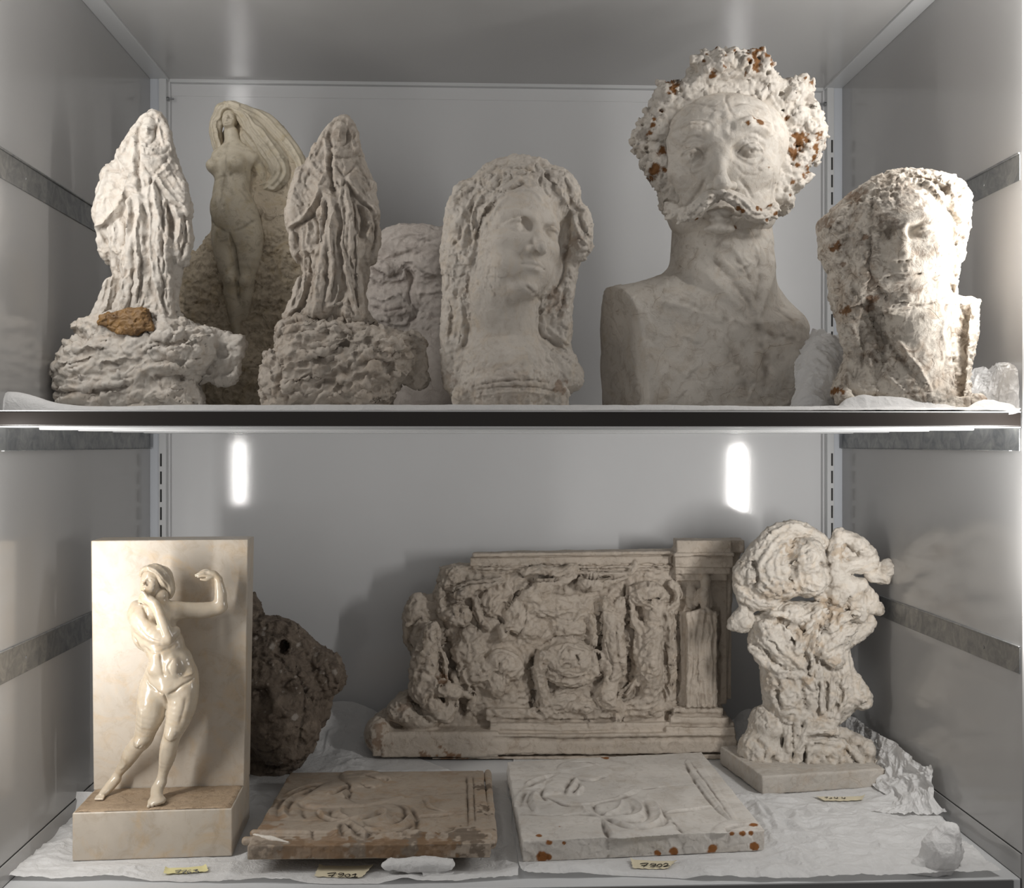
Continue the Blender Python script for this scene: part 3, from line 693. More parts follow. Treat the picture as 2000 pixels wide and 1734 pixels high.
def face(s, P=None, k=0.05):
    """a head in the current frame: unit = chin to crown, x right, y DOWN, w forward, eyes at 0"""
    D = dict(ex=.125, w=1.0, brow=-.06, nose=.17, mouth=.27, chin=.45, noser=.042, prot=1.0, lid=1.0, open=1.0, cheek=1.0, neck=True, lip=1.0, jaw=1.0, ball=1.0, skull=True)
    D.update(P or {}); W = D['w']; ex = D['ex']; ny = D['nose']; my = D['mouth']; cy = D['chin']; by = D['brow']; pr = D['prot']; J = D['jaw']
    if D['skull']: s.ell((0, -.13 + D.get('skdy', 0), -.05), (.33 * W, .38 - D.get('skdy', 0), .42), k)
    s.ell((0, .08, .08), (.265 * W, .40, .285), k)
    s.ell((0, cy - .14, .10), (.20 * W * J, .20, .23), k)
    s.ell((0, cy - .005, .245), (.085 * W * J, .06, .085), k * 1.2)
    for q in (-1, 1):
        s.ell((q * .165 * W, .10, .20), (.085 * W, .08, .10 * D['cheek']), k * 1.4)
        s.ell((q * .13 * W, my - .02, .20), (.09, .10, .10), k * 1.4)
        s.caps([(q * .21 * W, by + .03, .235, .035), (q * .12 * W, by - .005, .315, .036), (q * .04, by + .02, .335, .036)], k * 0.7)
        s.ell((q * ex, .0, .39), (.085 * W, .052, .10), .035, 'sub')                       # socket
        s.ell((q * (ex - .08), .0, .36), (.024, .036, .04), .03, 'sub')
        s.ell((q * ex, .006, .262), (.066 * D['ball'],) * 3, .006)
        o = .030 * D['open']
        s.caps([(q * (ex - .068), .012, .288, .007), (q * (ex - .03), -o + .004, .324, .013), (q * ex, -o - .002, .336, .015), (q * (ex + .04), -o + .008, .317, .014), (q * (ex + .078), .012, .262, .010)], .006, smooth=3)
        s.caps([(q * (ex - .068), .012, .288, .006), (q * (ex - .025), o + .005, .312, .009), (q * (ex + .01), o + .008, .318, .010), (q * (ex + .05), o, .298, .009), (q * (ex + .078), .012, .262, .007)], .012, smooth=3)
    n = D['noser']
    s.caps([(0, by + .03, .325, .034), (0, .03, .350 * 1, .028), (0, ny - .06, .39 * pr, .030), (0, ny - .015, .425 * pr, n)], k * 0.6)
    for q in (-1, 1):
        s.ell((q * (n + .004), ny, .375 * pr), (.030, .026, .040), .022)
        s.ell((q * .020, ny + .022, .395 * pr), (.012, .010, .022), .012, 'sub')
    L = D['lip']
    s.ell((0, my, .275), (.13, .085, .09), k)
    s.caps([(-.095, my - .002, .315, .010), (-.045, my - .018 * L, .352, .017 * L), (-.015, my - .022 * L, .368, .018 * L), (0, my - .016, .368, .016 * L), (.015, my - .022 * L, .368, .018 * L), (.045, my - .018 * L, .352, .017 * L), (.095, my - .002, .315, .010)], .012)
    s.caps([(-.08, my + .010, .320, .010), (-.035, my + .026 * L, .352, .020 * L), (0, my + .028 * L, .36, .022 * L), (.035, my + .026 * L, .352, .020 * L), (.08, my + .010, .320, .010)], .014)
    s.caps([(-.10, my + .004, .335, .005), (-.03, my + .002, .378, .006), (0, my + .006, .382, .006), (.03, my + .002, .378, .006), (.10, my + .004, .335, .005)], .008, 'sub')
    s.ell((0, my + .075, .37), (.06, .022, .03), .03, 'sub')
    s.ell((0, my - .055, .385), (.012, .03, .015), .015, 'sub')

@build
def moustached_bust():
    c = CR(1170, 80, 2.375); K = 2.375
    root, fr = thing('moustached_bust', 'colossal plaster bust of a curly-haired man with a handlebar moustache and rust spots', 'bust', 1390, 790, 1.50, rest=ZSH1 + 0.003)
    by = fr[1]
    # ---- chest and neck
    s = Sculpt(1180, 1600, 400, by + 2, -125, 125, 2.8)
    out = c([(335,1075),(180,1115),(-40,1160),(-60,1480),(-60,1800),(960,1800),(985,1500),(985,1400),(960,1330),(930,1280),(820,1235),(700,1180),(450,1110)])
    s.pillow(out, 78, 90, edge=70, power=0.55)
    s.caps([c([(575,1330)])[0] + (-10, 108), c([(576,1180)])[0] + (-8, 102), c([(578,1000)])[0] + (-16, 101), c([(585,800)])[0] + (-30, 98)], 22)
    s.caps([c([(220,1190)])[0] + (-30, 30), c([(450,1150)])[0] + (-40, 56)], 24); s.caps([c([(900,1330)])[0] + (-30, 36), c([(740,1200)])[0] + (-40, 52)], 24)
    s.ell(c([(620,1560)])[0] + (50,), (150, 90, 50), 40)
    def plane(X, Y, W):
        t = (Y - (80 + 1190 / K)) / ((1680 - 1190) / K); xe = 1170 + (103 + 75 * t + 12 * np.sin(t * 3)) / K
        return (xe - 0.50 * (52 - W) - X) / 1.12
    s.field(lambda X, Y, W: -plane(X, Y, W), 0, 'sub')
    s.cut(y_max=by)
    m = s.mesh(); m.relax(1)
    m.noise(90, 3, 2, 2)
    B = [ # sterno-mastoids, throat, collar bones
     ([(370,960),(420,1060),(520,1170),(600,1260),(640,1310)], 34, 15), ([(790,1000),(770,1120),(720,1240),(690,1320)], 30, 15), ([(480,1030),(560,1130),(630,1230),(660,1300)], 26, -15), ([(700,1040),(710,1130),(680,1240)], 20, -13),
     ([(520,960),(580,1000),(620,1060),(600,1100)], 22, 12), ([(500,990),(560,940),(660,950),(720,930)], 16, -11), ([(640,970),(630,1040),(660,1060),(610,1090),(650,1110)], 10, 9), ([(690,980),(700,1040),(680,1080)], 10, 10), ([(590,1050),(640,1100),(660,1150)], 12, -9),
     ([(560,1180),(620,1240),(640,1290)], 14, 9), ([(650,1330),(760,1330),(880,1330),(960,1370)], 24, 13), ([(640,1340),(520,1310),(380,1260),(250,1230)], 26, 9), ([(660,1310),(690,1360),(720,1500),(720,1620)], 30, -9),
     ([(700,1370),(800,1390),(900,1400)], 20, -7), ([(350,1230),(480,1290),(600,1340)], 22, -7), ([(560,1440),(600,1560),(700,1650)], 40, -8), ([(800,1250),(850,1300),(870,1360)], 16, -8)]
    m.strokes(STK(c, B), fp=0.3, gain=0.75); m.noise(26, 1.2, 4, 7); m.facet(40, 1.0, 3); m.normals()
    # worn chips along the cut edge
    m.P[:, 1] = np.minimum(m.P[:, 1], by); m.normals()
    m.out('chest', M_BUST, root, fr)
    # ---- head
    s = Sculpt(1290, 1560, 140, 510, -110, 165, 2.2)
    cx, cy = c([(577, 515)])[0]
    s.frame((cx - 4, cy + 9, -4), 790 / K, rot(-11, -10, -1))
    face(s, dict(ex=.165, w=1.22, brow=-.115, nose=.19, mouth=.35, chin=.47, noser=.052, prot=1.08, cheek=.95, lip=1.5, jaw=1.3, ball=1.02, open=.62, skdy=.07))
    s.caps([(0, .50, -.06, .22), (0, .30, -.06, .27)], .08)
    # eyes: pupil drilled in relief
    for q in (-1, 1):
        s.ell((q * .165, .004, .329), (.024, .022, .008), .006); s.ell((q * .165, .002, .338), (.011, .011, .014), .004, 'sub')
        s.caps([(q * .25, -.05, .24, .02), (q * .17, -.065, .30, .026), (q * .09, -.05, .32, .02)], .03)     # heavy upper lid fold
        s.caps([(q * .08, -.135, .345, .026), (q * .16, -.145, .335, .034), (q * .25, -.115, .275, .03)], .02)     # eyebrows
        s.caps([(q * .10, .07, .31, .02), (q * .17, .085, .30, .02), (q * .24, .06, .26, .018)], .03)       # bag
    s.caps([(-.028, -.20, .315, .012), (-.03, -.1, .338, .02)], .03); s.caps([(.035, -.20, .315, .012), (.032, -.1, .338, .02)], .03)
    s.caps([(-.055, -.22, .372, .010), (-.055, -.14, .38, .012)], .02, 'sub'); s.caps([(.06, -.21, .372, .010), (.058, -.12, .38, .012)], .02, 'sub')
    s.frame(); s.ell((1386, 437, 104), (25, 8, 12), 5); s.ell((1386, 449, 102), (21, 7, 11), 4); s.ell((1387, 466, 96), (30, 10, 14), 8)
    m = s.mesh()
    e = CR(1250, 90, 4.686); near = lambda L, w=102: [([(1000 + (x - 1000) * (1 - w * fr[2] / 1.5), 867 + (y - 867) * (1 - w * fr[2] / 1.5)) for x, y in q[0]],) + tuple(q[1:]) for q in L]
    EY = [([(385,985),(420,930),(480,905),(550,920),(620,975)], 11, 14), ([(395,990),(430,948),(485,928),(545,942),(610,985)], 7, -12), ([(390,1000),(430,1045),(520,1058),(605,1010)], 10, 11), ([(360,930),(420,880),(500,870),(580,890)], 10, -8),
          ([(868,978),(920,920),(990,900),(1070,915),(1132,985)], 11, 14), ([(880,985),(930,940),(995,922),(1065,936),(1120,988)], 7, -12), ([(880,1000),(940,1048),(1040,1045),(1122,1000)], 10, 11), ([(850,920),(930,878),(1040,868),(1130,920)], 10, -8),
          ([(455,975),(475,955),(500,965),(500,990),(475,1000),(457,985)], 6, -6), ([(965,960),(990,935),(1025,950),(1025,975),(995,985),(970,972)], 6, -6), ([(400,1085),(480,1150),(580,1130)], 13, -7), ([(860,1090),(930,1170),(1040,1185),(1110,1130)], 13, -7)]
    m.strokes(near(STK(e, EY)), fp=.3, gr=.25)
    F = [([(395,400),(440,385),(490,392),(520,410)], 13, 9), ([(380,420),(430,405),(480,415)], 7, -6), ([(640,400),(700,385),(760,400),(790,430)], 13, 10), ([(640,420),(700,410),(770,430)], 7, -6),
     ([(395,480),(440,462),(490,480)], 7, -8), ([(640,480),(700,455),(760,480)], 7, -8), ([(380,560),(440,590),(500,570)], 11, -6), ([(640,570),(700,590),(750,560)], 11, -6),
     ([(500,640),(470,690),(430,740)], 13, -9), ([(640,650),(680,690),(710,730)], 13, -9), ([(350,330),(400,260),(470,240)], 20, -6), ([(790,290),(810,380),(815,460)], 18, -6),
     ([(430,260),(480,300),(530,320)], 14, -4), ([(610,320),(680,300),(760,330)], 13, -6), ([(350,600),(360,700),(345,780)], 18, -6), ([(800,600),(810,700),(790,780)], 16, -5), 
     ([(500,880),(560,900),(620,895),(660,880)], 10, -9), ([(540,790),(580,815),(620,800)], 6, -6), ([(600,240),(590,300),(600,360)], 9, -6)]
    off = lambda L: [([(x - 18, y + 22) for x, y in q[0]],) + tuple(q[1:]) for q in L]
    m.strokes(off(STK(c, F)), fp=0.4, gain=1.0, gr=.35); m.noise(30, 1.0, 4, 9); m.facet(18, 0.7, 12); m.normals()
    m.spots([(c([p])[0][0] - 16, c([p])[0][1] + 20, r / K) for p, r in (((718,412),16), ((690,395),10), ((660,425),12), ((690,385),7), ((625,862),13), ((640,870),7), ((322,600),9), ((770,600),5))], seed=5)
    m.out('head', M_BUSTHEAD, root, fr)
    # ---- moustache
    s = Sculpt(1270, 1530, 365, 475, 40, 175, 1.8)
    T = lambda x, y, w, r: (c([(x, y)])[0][0] - 22 * w / 120, c([(x, y)])[0][1] + 25 * w / 120, w, r / K)
    s.caps([T(562,712,126,27), T(500,742,124,33), T(445,795,112,36), T(385,805,92,30), T(340,785,74,30), T(322,765,64,16)], 3, smooth=4)
    s.caps([T(570,712,126,27), T(640,746,124,33), T(700,800,112,36), T(760,812,92,28), T(795,785,76,28), T(808,765,66,16)], 3, smooth=4)
    s.caps([T(530,720,130,20), T(566,705,138,20), T(605,720,130,20)], 3)
    rr = random.Random(4)
    for i in range(34):
        t = rr.random(); q = -1 if i % 2 else 1; x = 566 + q * (20 + 225 * t); y = 725 + 90 * min(1, t * 1.5) - 25 * max(0, t - .8) * 5 + rr.uniform(-18, 18); w = 140 - 62 * t ** 1.5
        a = rr.uniform(-.3, .6); s.caps([T(x - 16, y - q * 8 + a * 10, w - 2, 9), T(x, y, w + 4, 12), T(x + 16, y + q * 8, w, 8)], 2)
    m = s.mesh(); m.P[:, 0] += 22 * m.P[:, 2] / 120; m.P[:, 1] -= 25 * m.P[:, 2] / 120
    m.strands([c([(565,705),(500,735),(445,790),(385,800),(325,775)]), c([(565,705),(640,740),(700,795),(765,800),(810,770)])], 5.5, 1.5, reach=30, seed=2)
    m.facet(10, 1.6, 8); m.normals(); m.noise(6, 0.5, 2, 3)
    m.spots([(c([p])[0] + (r / K,)) for p, r in (((475,690),14), ((445,722),14), ((440,735),9), ((460,828),12), ((640,778),16), ((655,790),10), ((660,685),12), ((690,710),14), ((700,720),9), ((725,775),12), ((740,782),9), ((780,765),11), ((806,800),12), ((770,768),8), ((765,830),8))], seed=6)
    m.P[:, 0] -= 22 * m.P[:, 2] / 120; m.P[:, 1] += 25 * m.P[:, 2] / 120; m.normals()
    m.out('moustache', M_BUSTHEAD, root, fr)
    # ---- curly hair: a swollen mass, then hundreds of pressed pellets
    outer = [(330,815),(300,780),(277,730),(275,690),(240,640),(214,600),(215,545),(190,520),(162,460),(185,400),(212,350),(235,280),(280,215),(350,203),(375,205),(420,135),(430,110),(490,78),(540,82),(600,68),(650,75),(690,52),(740,70),(772,135),(785,180),(850,190),(930,190),(970,232),(970,290),(1010,360),(1050,410),(1045,480),(1000,560),(962,600),(950,660),(900,720),(890,780),(862,808),(835,800)]
    inner = [(850,640),(856,520),(842,420),(822,340),(800,270),(740,228),(680,205),(600,222),(540,232),(470,232),(412,262),(372,320),(350,420),(332,520),(322,640),(345,800)]
    P = c(outer + inner); PA = np.array(P, np.float32)
    s = Sculpt(1225, 1625, 92, 435, -120, 150, 2.4)
    s.pillow(c(outer), 40, 66, w=8, edge=24, power=0.55); s.caps([c([(400,240)])[0] + (36, 16), c([(470,190)])[0] + (48, 16), c([(590,172)])[0] + (54, 17), c([(700,172)])[0] + (50, 16), c([(790,220)])[0] + (36, 16)], 8)
    rr = random.Random(11); n = 0; tries = 0
    ctr = np.array([cx, cy - 10])
    while n < 250 and tries < 9000:
        tries += 1
        x = rr.uniform(1235, 1615); y = rr.uniform(122, 425)
        d = float(poly_sdf(np.array([[x]], np.float32), np.array([[y]], np.float32), PA)[0, 0])
        if d > -3: continue
        n += 1
        v = np.array([x, y]) - ctr; a = math.atan2(v[1], v[0]) + rr.uniform(-1.2, 1.2) + pi / 2
        w = 8 + 40 * math.sqrt(min(1, -d / 26)) + rr.uniform(-14, 5) + 26 * max(0, min(1, (175 - y) / 26)); L = rr.uniform(6, 13); r = min(rr.uniform(7, 13), -d + 5)
        cu = rr.uniform(-.9, .9)
        p0 = (x - cos(a) * L, y - sin(a) * L, w - 3, r * .8); p2 = (x + cos(a + cu) * L, y + sin(a + cu) * L, w - 4, r * .7)
        s.caps([p0, (x, y, w - 3, r), p2], 2.5)
        if rr.random() < .22: s.ell((x + rr.uniform(-9, 9), y + rr.uniform(-9, 9), w + 6), (rr.uniform(3, 6), rr.uniform(3, 6), 13), 2, 'sub')
        if rr.random() < .5:
            s.caps([(x - cos(a) * L, y - sin(a) * L, rr.uniform(-40, 0), 8), (x, y, rr.uniform(-40, 0), 9)], 2)
    m = s.mesh(); m.facet(17, 3.2, 3); m.normals(); m.facet(8, 1.1, 6); m.noise(8, .8, 3, 2); m.normals()
    R = [((690,65),22), ((705,100),22), ((685,115),14), ((650,120),12), ((690,150),18), ((660,155),12), ((690,180),18), ((650,200),9), ((740,125),14), ((765,150),14), ((500,205),16), ((548,188),11), ((460,150),12), ((470,120),9), ((510,80),18),
         ((340,245),18), ((325,265),18), ((325,210),22), ((310,285),9), ((275,355),9), ((235,430),13), ((215,465),13), ((240,400),10), ((275,545),22), ((250,625),26), ((285,625),20), ((322,600),9),
         ((850,390),13), ((905,488),34), ((925,492),18), ((875,550),26), ((900,540),14), ((985,470),24), ((970,520),24), ((1000,455),12), ((1030,490),10), ((890,608),14), ((945,618),16), ((925,650),16), ((870,685),14), ((860,740),10), ((955,225),12), ((935,205),9), ((970,560),12), ((550,135),10), ((590,110),8)]
    m.spots([c([p])[0] + (r / K,) for p, r in R], rough=0.7, seed=9, depth=1.0)
    m.spots([c([p])[0] + (r / K, .55) for p, r in (((330,210),40), ((250,630),34), ((700,60),30), ((500,85),24), ((190,460),30), ((860,200),26), ((960,300),30))], 'grime')
    m.out('curly_hair', M_BUSTHEAD, root, fr)
M_STAINED = plaster('stained_plaster', (0.70, 0.64, 0.56), dirt=(0.15, 0.10, 0.065), dirt_amt=0.95, warm=(0.36, 0.25, 0.16), warm_amt=0.6, bump=0.45, crack=0.5)
M_DARKH = plaster('dark_terracotta', (0.17, 0.135, 0.11), dirt=(0.045, 0.033, 0.026), dirt_amt=0.8, warm=(0.30, 0.25, 0.2), warm_amt=0.6, bump=0.7, crack=0.3, rough=0.75)
@build
def veiled_head():
    c = CR(710, 290, 3.335); K = 3.335
    root, fr = thing('female_head_relief', 'plaster woman head relief looking up to one side with heavy wavy hair', 'sculpture', 1000, 790, 1.46, rest=ZSH1 + 0.003)
    by = fr[1]
    O = [(950,88),(1020,90),(1100,105),(1170,135),(1250,165),(1300,215),(1380,300),(1440,410),(1470,500),(1480,580),(1495,640),(1485,665),(1440,700),(1410,740),(1395,830),(1380,900),(1365,1010),(1358,1150),(1352,1290),(1370,1340),(1392,1370),(1400,1450),(1410,1530),(1390,1560),(1322,1590),(1325,1800),(590,1800),(575,1620),(520,1560),(510,1480),(502,1400),(500,1200),(512,1000),(515,860),(497,740),(498,660),(510,560),(530,490),(545,440),(570,370),(620,290),(690,240),(750,205),(810,180),(860,130),(900,98)]
    s = Sculpt(852, 1165, 308, by + 2, -70, 150, 2.2)
    s.pillow(c(O), 34, 62, w=0, edge=22, power=0.5)
    E = lambda x, y, w, rx, ry, rw, k=14, op='add', R=None: s.ell(c([(x, y)])[0] + (w,), (rx / K, ry / K, rw), k, op, R)
    C = lambda L, k=8, op='add': s.caps([c([q[:2]])[0] + (q[2], q[3] / K) for q in L], k, op, smooth=3)
    # hair masses
    E(1010, 330, 30, 330, 260, 44); E(680, 560, 34, 150, 330, 34); E(620, 800, 20, 90, 300, 26)
    E(1400, 560, 28, 90, 190, 32); E(1260, 330, 30, 150, 170, 40)
    C([(930,1500,0,330),(905,1250,4,250),(900,1000,18,245),(960,820,26,235)], 26)
    E(1000, 1480, 12, 420, 150, 44, 24)
    s.frame(c([(972, 598)])[0] + (22,), 855 / K, rot(30, 7, 9))
    face(s, dict(ex=.15, w=1.08, brow=-.08, nose=.165, mouth=.28, chin=.44, noser=.044, prot=1.0, jaw=1.12, lip=.95, cheek=1.1, skull=True, ball=1.05))
    s.frame()
    C([(1040,536,106,24),(1052,552,108,28)], 3, 'sub')                    # hollow of the near eye
    # plinth moulding
    E(1000, 1575, 20, 330, 40, 34, 8)
    s.field(lambda X, Y, W: np.maximum(np.maximum(abs(X - (710 + 960 / K)) - 370 / K, abs(Y - (290 + 1650 / K)) - 60 / K), abs(W - 10) - 44), 3)
    E(660, 1610, 46, 75, 60, 16, 5); E(1270, 1600, 40, 60, 50, 16, 5)
    s.cut(y_max=by); m = s.mesh()
    fmask = 1 - np.exp(-(((m.P[:, 0] - 710 - 1080 / K) / 75) ** 2 + ((m.P[:, 1] - 290 - 640 / K) / 112) ** 2) ** 3)
    nmask = fmask * (1 - 0.85 * np.exp(-(((m.P[:, 0] - 710 - 920 / K) / 72) ** 2 + ((m.P[:, 1] - 290 - 1200 / K) / 90) ** 2) ** 3))
    m.strands([c(g) for g in ([(1080,250),(980,260),(880,330),(780,440),(700,560),(650,700)], [(1050,200),(900,220),(760,300),(640,420),(570,560)], [(1080,150),(930,150),(800,220),(660,300)], [(1120,230),(1230,260),(1320,380),(1390,520),(1430,650)], [(1140,170),(1270,230),(1370,330),(1440,470)])], 12, 2.6, reach=32, seed=3, noise_amt=1.3)
    m.noise(16, 2.6, 4, 8, ridged=True, mask=nmask * m.front()); m.facet(15, 2.0, 4, mask=nmask); m.normals()
    H = [([(915,360),(960,335),(1000,310),(1040,290)], 15, -18), ([(850,330),(890,290),(880,270)], 14, -16), ([(930,250),(970,230),(1010,260),(970,290)], 13, 14), ([(980,300),(940,350),(870,400)], 12, 14), ([(860,420),(800,480),(750,560),(740,640)], 22, -24), ([(830,400),(780,410),(740,430)], 12, -14),
     ([(800,350),(760,400),(720,500),(720,600)], 16, 18), ([(720,420),(700,520),(700,600)], 12, -16), ([(640,560),(640,620),(600,660)], 10, -10), ([(740,640),(710,720),(690,800)], 12, 10), ([(620,700),(700,770),(620,780)], 10, 10),
     ([(1180,200),(1210,260),(1240,310)], 22, -18), ([(1150,150),(1180,200),(1190,240)], 14, -10), ([(1300,250),(1340,370),(1330,480),(1320,560)], 20, -14), ([(1390,470),(1420,560),(1470,620)], 14, -14), ([(1350,480),(1400,620),(1460,660)], 12, 10),
     ([(1330,560),(1310,700),(1290,850),(1240,940)], 14, -22), ([(1310,920),(1290,1040),(1250,1120)], 22, -18), ([(1160,1010),(1150,1120),(1160,1220),(1230,1270),(1310,1320)], 16, -20), ([(1200,1180),(1280,1250),(1350,1300)], 16, 12),
     ([(690,820),(680,950),(690,1100),(680,1250),(620,1340)], 18, -16), ([(640,1000),(650,1150),(620,1300)], 18, 12), ([(560,1000),(580,1100),(560,1300)], 18, -10), ([(545,780),(560,900),(530,950)], 10, -8), ([(510,830),(600,870),(680,840)], 8, -7),
     ([(1090,1120),(1110,1250),(1080,1380)], 22, 5),
     ([(730,1560),(900,1535),(1100,1525),(1200,1540)], 7, -10), ([(730,1590),(900,1570),(1100,1570),(1260,1590)], 6, -8), ([(760,1620),(1000,1600),(1250,1615)], 8, 8), ([(1050,950),(1150,1000),(1230,960)], 14, -10),
     ([(920,380),(980,355),(1060,345),(1120,370),(1160,420)], 12, 9)]
    m.flow(150, (865, 1150, 330, 620), 26, 2.6, 2.4, 4, 45, 1.9, 2.4, ok=lambda x, y: ((x - 1034) / 72) ** 2 + ((y - 482) / 105) ** 2 > 1 and not (915 < x < 1050 and y > 520))
    m.strokes(STK(c, H), fp=0.35, gain=1.35); m.noise(30, .8, 3, 9); m.facet(9, .7, 3, mask=nmask); m.normals()
    m.spots([(c([p])[0] + (r / K, st)) for p, r, st in (((1360,640),60,.35), ((1330,700),45,.3), ((1250,1010),70,.35), ((560,1500),40,.25), ((1270,1560),40,.5), ((900,1590),200,.12))], rough=.9)
    m.P[:, 1] = np.minimum(m.P[:, 1], by); m.normals()
    m.out('head_and_hair', M_SMOOTHP, root, fr)
    t = NT('rusty_iron'); t.l(t.ramp(t.noise(300), [(0.3, (0.03, 0.015, 0.01)), (0.7, (0.2, 0.07, 0.02))]), t.b.inputs['Base Color']); t.b.inputs['Roughness'].default_value = .8
    s = Sculpt(980, 1010, 306, 330, -8, 14, 1.2); s.caps([c([(940,98)])[0] + (2, 3.2), c([(955,92)])[0] + (2, 4)], 1); m = s.mesh(); m.facet(5, 1, 2); m.out('iron_pin', t.m, root, fr)
    globals()['M_RUST'] = t.m

@build
def stained_head():
    c = CR(1560, 310, 3.4); K = 3.4
    root, fr = thing('stained_female_head', 'stained plaster woman head with closed eyes, tilted beside crumpled tissue', 'sculpture', 1750, 790, 1.335, rest=ZSH1 + 0.003)
    by = fr[1]
    O = [(135,430),(150,390),(200,350),(260,300),(330,240),(420,190),(500,150),(580,115),(680,90),(770,80),(850,85),(920,95),(980,130),(1020,165),(1050,200),(1070,250),(1085,300),(1083,400),(1085,480),(1098,570),(1095,650),(1070,690),(1060,750),(1045,830),(1045,910),(1140,915),(1190,950),(1185,1150),(1160,1300),(1130,1450),(1120,1575),(1130,1800),(300,1800),(290,1610),(225,1580),(225,1540),(250,1480),(290,1400),(320,1300),(320,1200),(280,1100),(250,1000),(215,920),(215,850),(210,750),(190,700),(150,640),(145,530),(135,470)]
    s = Sculpt(1592, 1925, 322, by + 2, -70, 160, 2.2)
    s.pillow(c(O), 30, 62, w=0, edge=26, power=0.5)
    E = lambda x, y, w, rx, ry, rw, k=14, op='add', R=None: s.ell(c([(x, y)])[0] + (w,), (rx / K, ry / K, rw), k, op, R)
    C = lambda L, k=8, op='add': s.caps([c([q[:2]])[0] + (q[2], q[3] / K) for q in L], k, op, smooth=3)
    E(720, 300, 28, 380, 210, 56); E(330, 540, 20, 170, 220, 40); E(960, 420, 24, 130, 270, 52); E(330, 1000, 14, 90, 300, 34)
    C([(760,1600,4,300),(750,1300,4,260),(760,1050,12,250),(720,850,16,230)], 24)
    C([(460,1560,18,90),(420,1300,24,70),(370,1100,20,50)], 12)
    E(700, 1560, 14, 400, 110, 46, 20)
    s.frame(c([(610, 520)])[0] + (2,), 1095 / K, rot(-11, -6, -5))
    face(s, dict(skdy=.09, ex=.130, w=1.02, brow=-.075, nose=.14, mouth=.24, chin=.40, noser=.036, prot=.9, jaw=1.15, lip=1.0, cheek=1.15, open=.25, ball=1.08))
    for q in (-1, 1): s.ell((q * .130, .0, .275), (.062, .034, .055), .01)
    s.frame()
    # vertical cut at the right edge and the foot
    s.field(lambda X, Y, W: np.minimum(X - (1560 + (1068 - (Y - (310 + 1100 / K)) * 0.05 * K) / K) - (40 - W) * 0.55, Y - (310 + 960 / K) + (X - 1900) * .2), 0, 'sub', box=((1840, 560, 12), (1930, by + 2, 170)))
    s.field(lambda X, Y, W: np.maximum(np.maximum(abs(X - (1560 + 690 / K)) - 350 / K, abs(Y - (310 + 1650 / K)) - 60 / K), abs(W - 20) - 48), 2)
    E(1130, 1610, 30, 70, 45, 22, 4); E(260, 1590, 34, 60, 60, 20, 4)
    s.cut(y_max=by); m = s.mesh()
    fm = 1 - np.exp(-(((m.P[:, 0] - 1560 - 680 / K) / 88) ** 2 + ((m.P[:, 1] - 310 - 640 / K) / 105) ** 2) ** 3)
    nm = fm * (1 - .8 * np.exp(-(((m.P[:, 0] - 1560 - 780 / K) / 66) ** 2 + ((m.P[:, 1] - 310 - 1250 / K) / 80) ** 2) ** 3))
    m.strands([c(g) for g in ([(560,210),(440,260),(330,350),(230,440)], [(520,260),(400,330),(300,450),(220,560)], [(600,200),(740,220),(860,300),(930,420),(980,540)], [(560,150),(740,140),(900,190),(1000,300)], [(420,780),(340,900),(360,1080),(420,1250)])], 11, 2.4, reach=30, seed=8, noise_amt=1.5)
    m.noise(18, 3, 4, 4, ridged=True, mask=nm * m.front()); m.facet(16, 2.4, 9, mask=nm); m.normals()
    H = [([(560,215),(640,200),(740,230),(800,300),(860,380)], 24, 18), ([(600,180),(700,175),(800,210),(870,280)], 20, -18), ([(720,110),(760,150),(840,160),(880,140)], 18, -14), ([(820,160),(860,210),(900,180)], 14, -18),
     ([(930,190),(900,260),(950,330),(1050,360)], 12, 14), ([(950,250),(980,270),(1000,240)], 14, -14), ([(860,330),(920,430),(990,560),(1050,640)], 16, -16), ([(930,560),(1000,660),(1060,690)], 14, -12), ([(1040,430),(1060,520),(1050,620)], 14, -10),
     ([(480,240),(420,300),(380,400),(370,500)], 16, -12), ([(300,330),(350,360),(420,330)], 12, 12), ([(270,370),(310,340),(330,300)], 10, -12), ([(160,480),(240,520),(270,480)], 14, -12), ([(200,600),(260,560),(330,560)], 14, 10),
     ([(370,540),(370,680),(380,800),(440,900),(520,980)], 18, -20), ([(230,760),(300,800),(370,790)], 12, 12), ([(300,860),(360,960),(420,1020)], 16, -16), ([(420,930),(450,1060),(500,1180),(580,1320),(660,1450)], 20, -24), ([(360,1100),(380,1250),(380,1400)], 18, -16),
     ([(460,1200),(480,1340),(540,1480),(620,1560)], 20, 16), ([(520,1150),(600,1260),(700,1420),(760,1560)], 22, 14), ([(520,980),(640,1010),(780,1000),(900,930)], 14, -12), ([(1000,700),(1000,800),(1020,900)], 10, -14),
     ([(1050,920),(1070,1000),(1110,1090)], 14, -14), ([(960,1100),(900,1300),(860,1500)], 26, -9), ([(860,1080),(850,1200),(900,1330)], 20, 8), ([(270,1500),(300,1440),(340,1480)], 12, 12), ([(500,300),(520,340),(500,400)], 14, -7), ([(640,330),(700,350),(760,380)], 14, 6)]
    m.flow(150, (1605, 1890, 335, 780), 26, 2.4, 2.4, 6, 45, 2.2, 2.6, ok=lambda x, y: ((x - 1755) / 80) ** 2 + ((y - 495) / 95) ** 2 > 1 and not (x > 1730 and y > 560))
    m.strokes(STK(c, H), fp=0.35, gain=1.3); m.noise(12, .9, 3, 9); m.facet(8, .8, 3, mask=nm); m.normals()
    m.spots([(c([p])[0] + (r / K, st)) for p, r, st in (((205,610),38,.95), ((270,1030),26,.9), ((430,960),26,.7), ((330,260),55,.55), ((160,430),40,.5), ((240,1550),22,1), ((350,570),18,.6), ((640,700),26,.2), ((1040,500),45,.35), ((250,720),18,.6), ((1150,1600),30,.3), ((430,1000),30,.5))], rough=.9, depth=1)
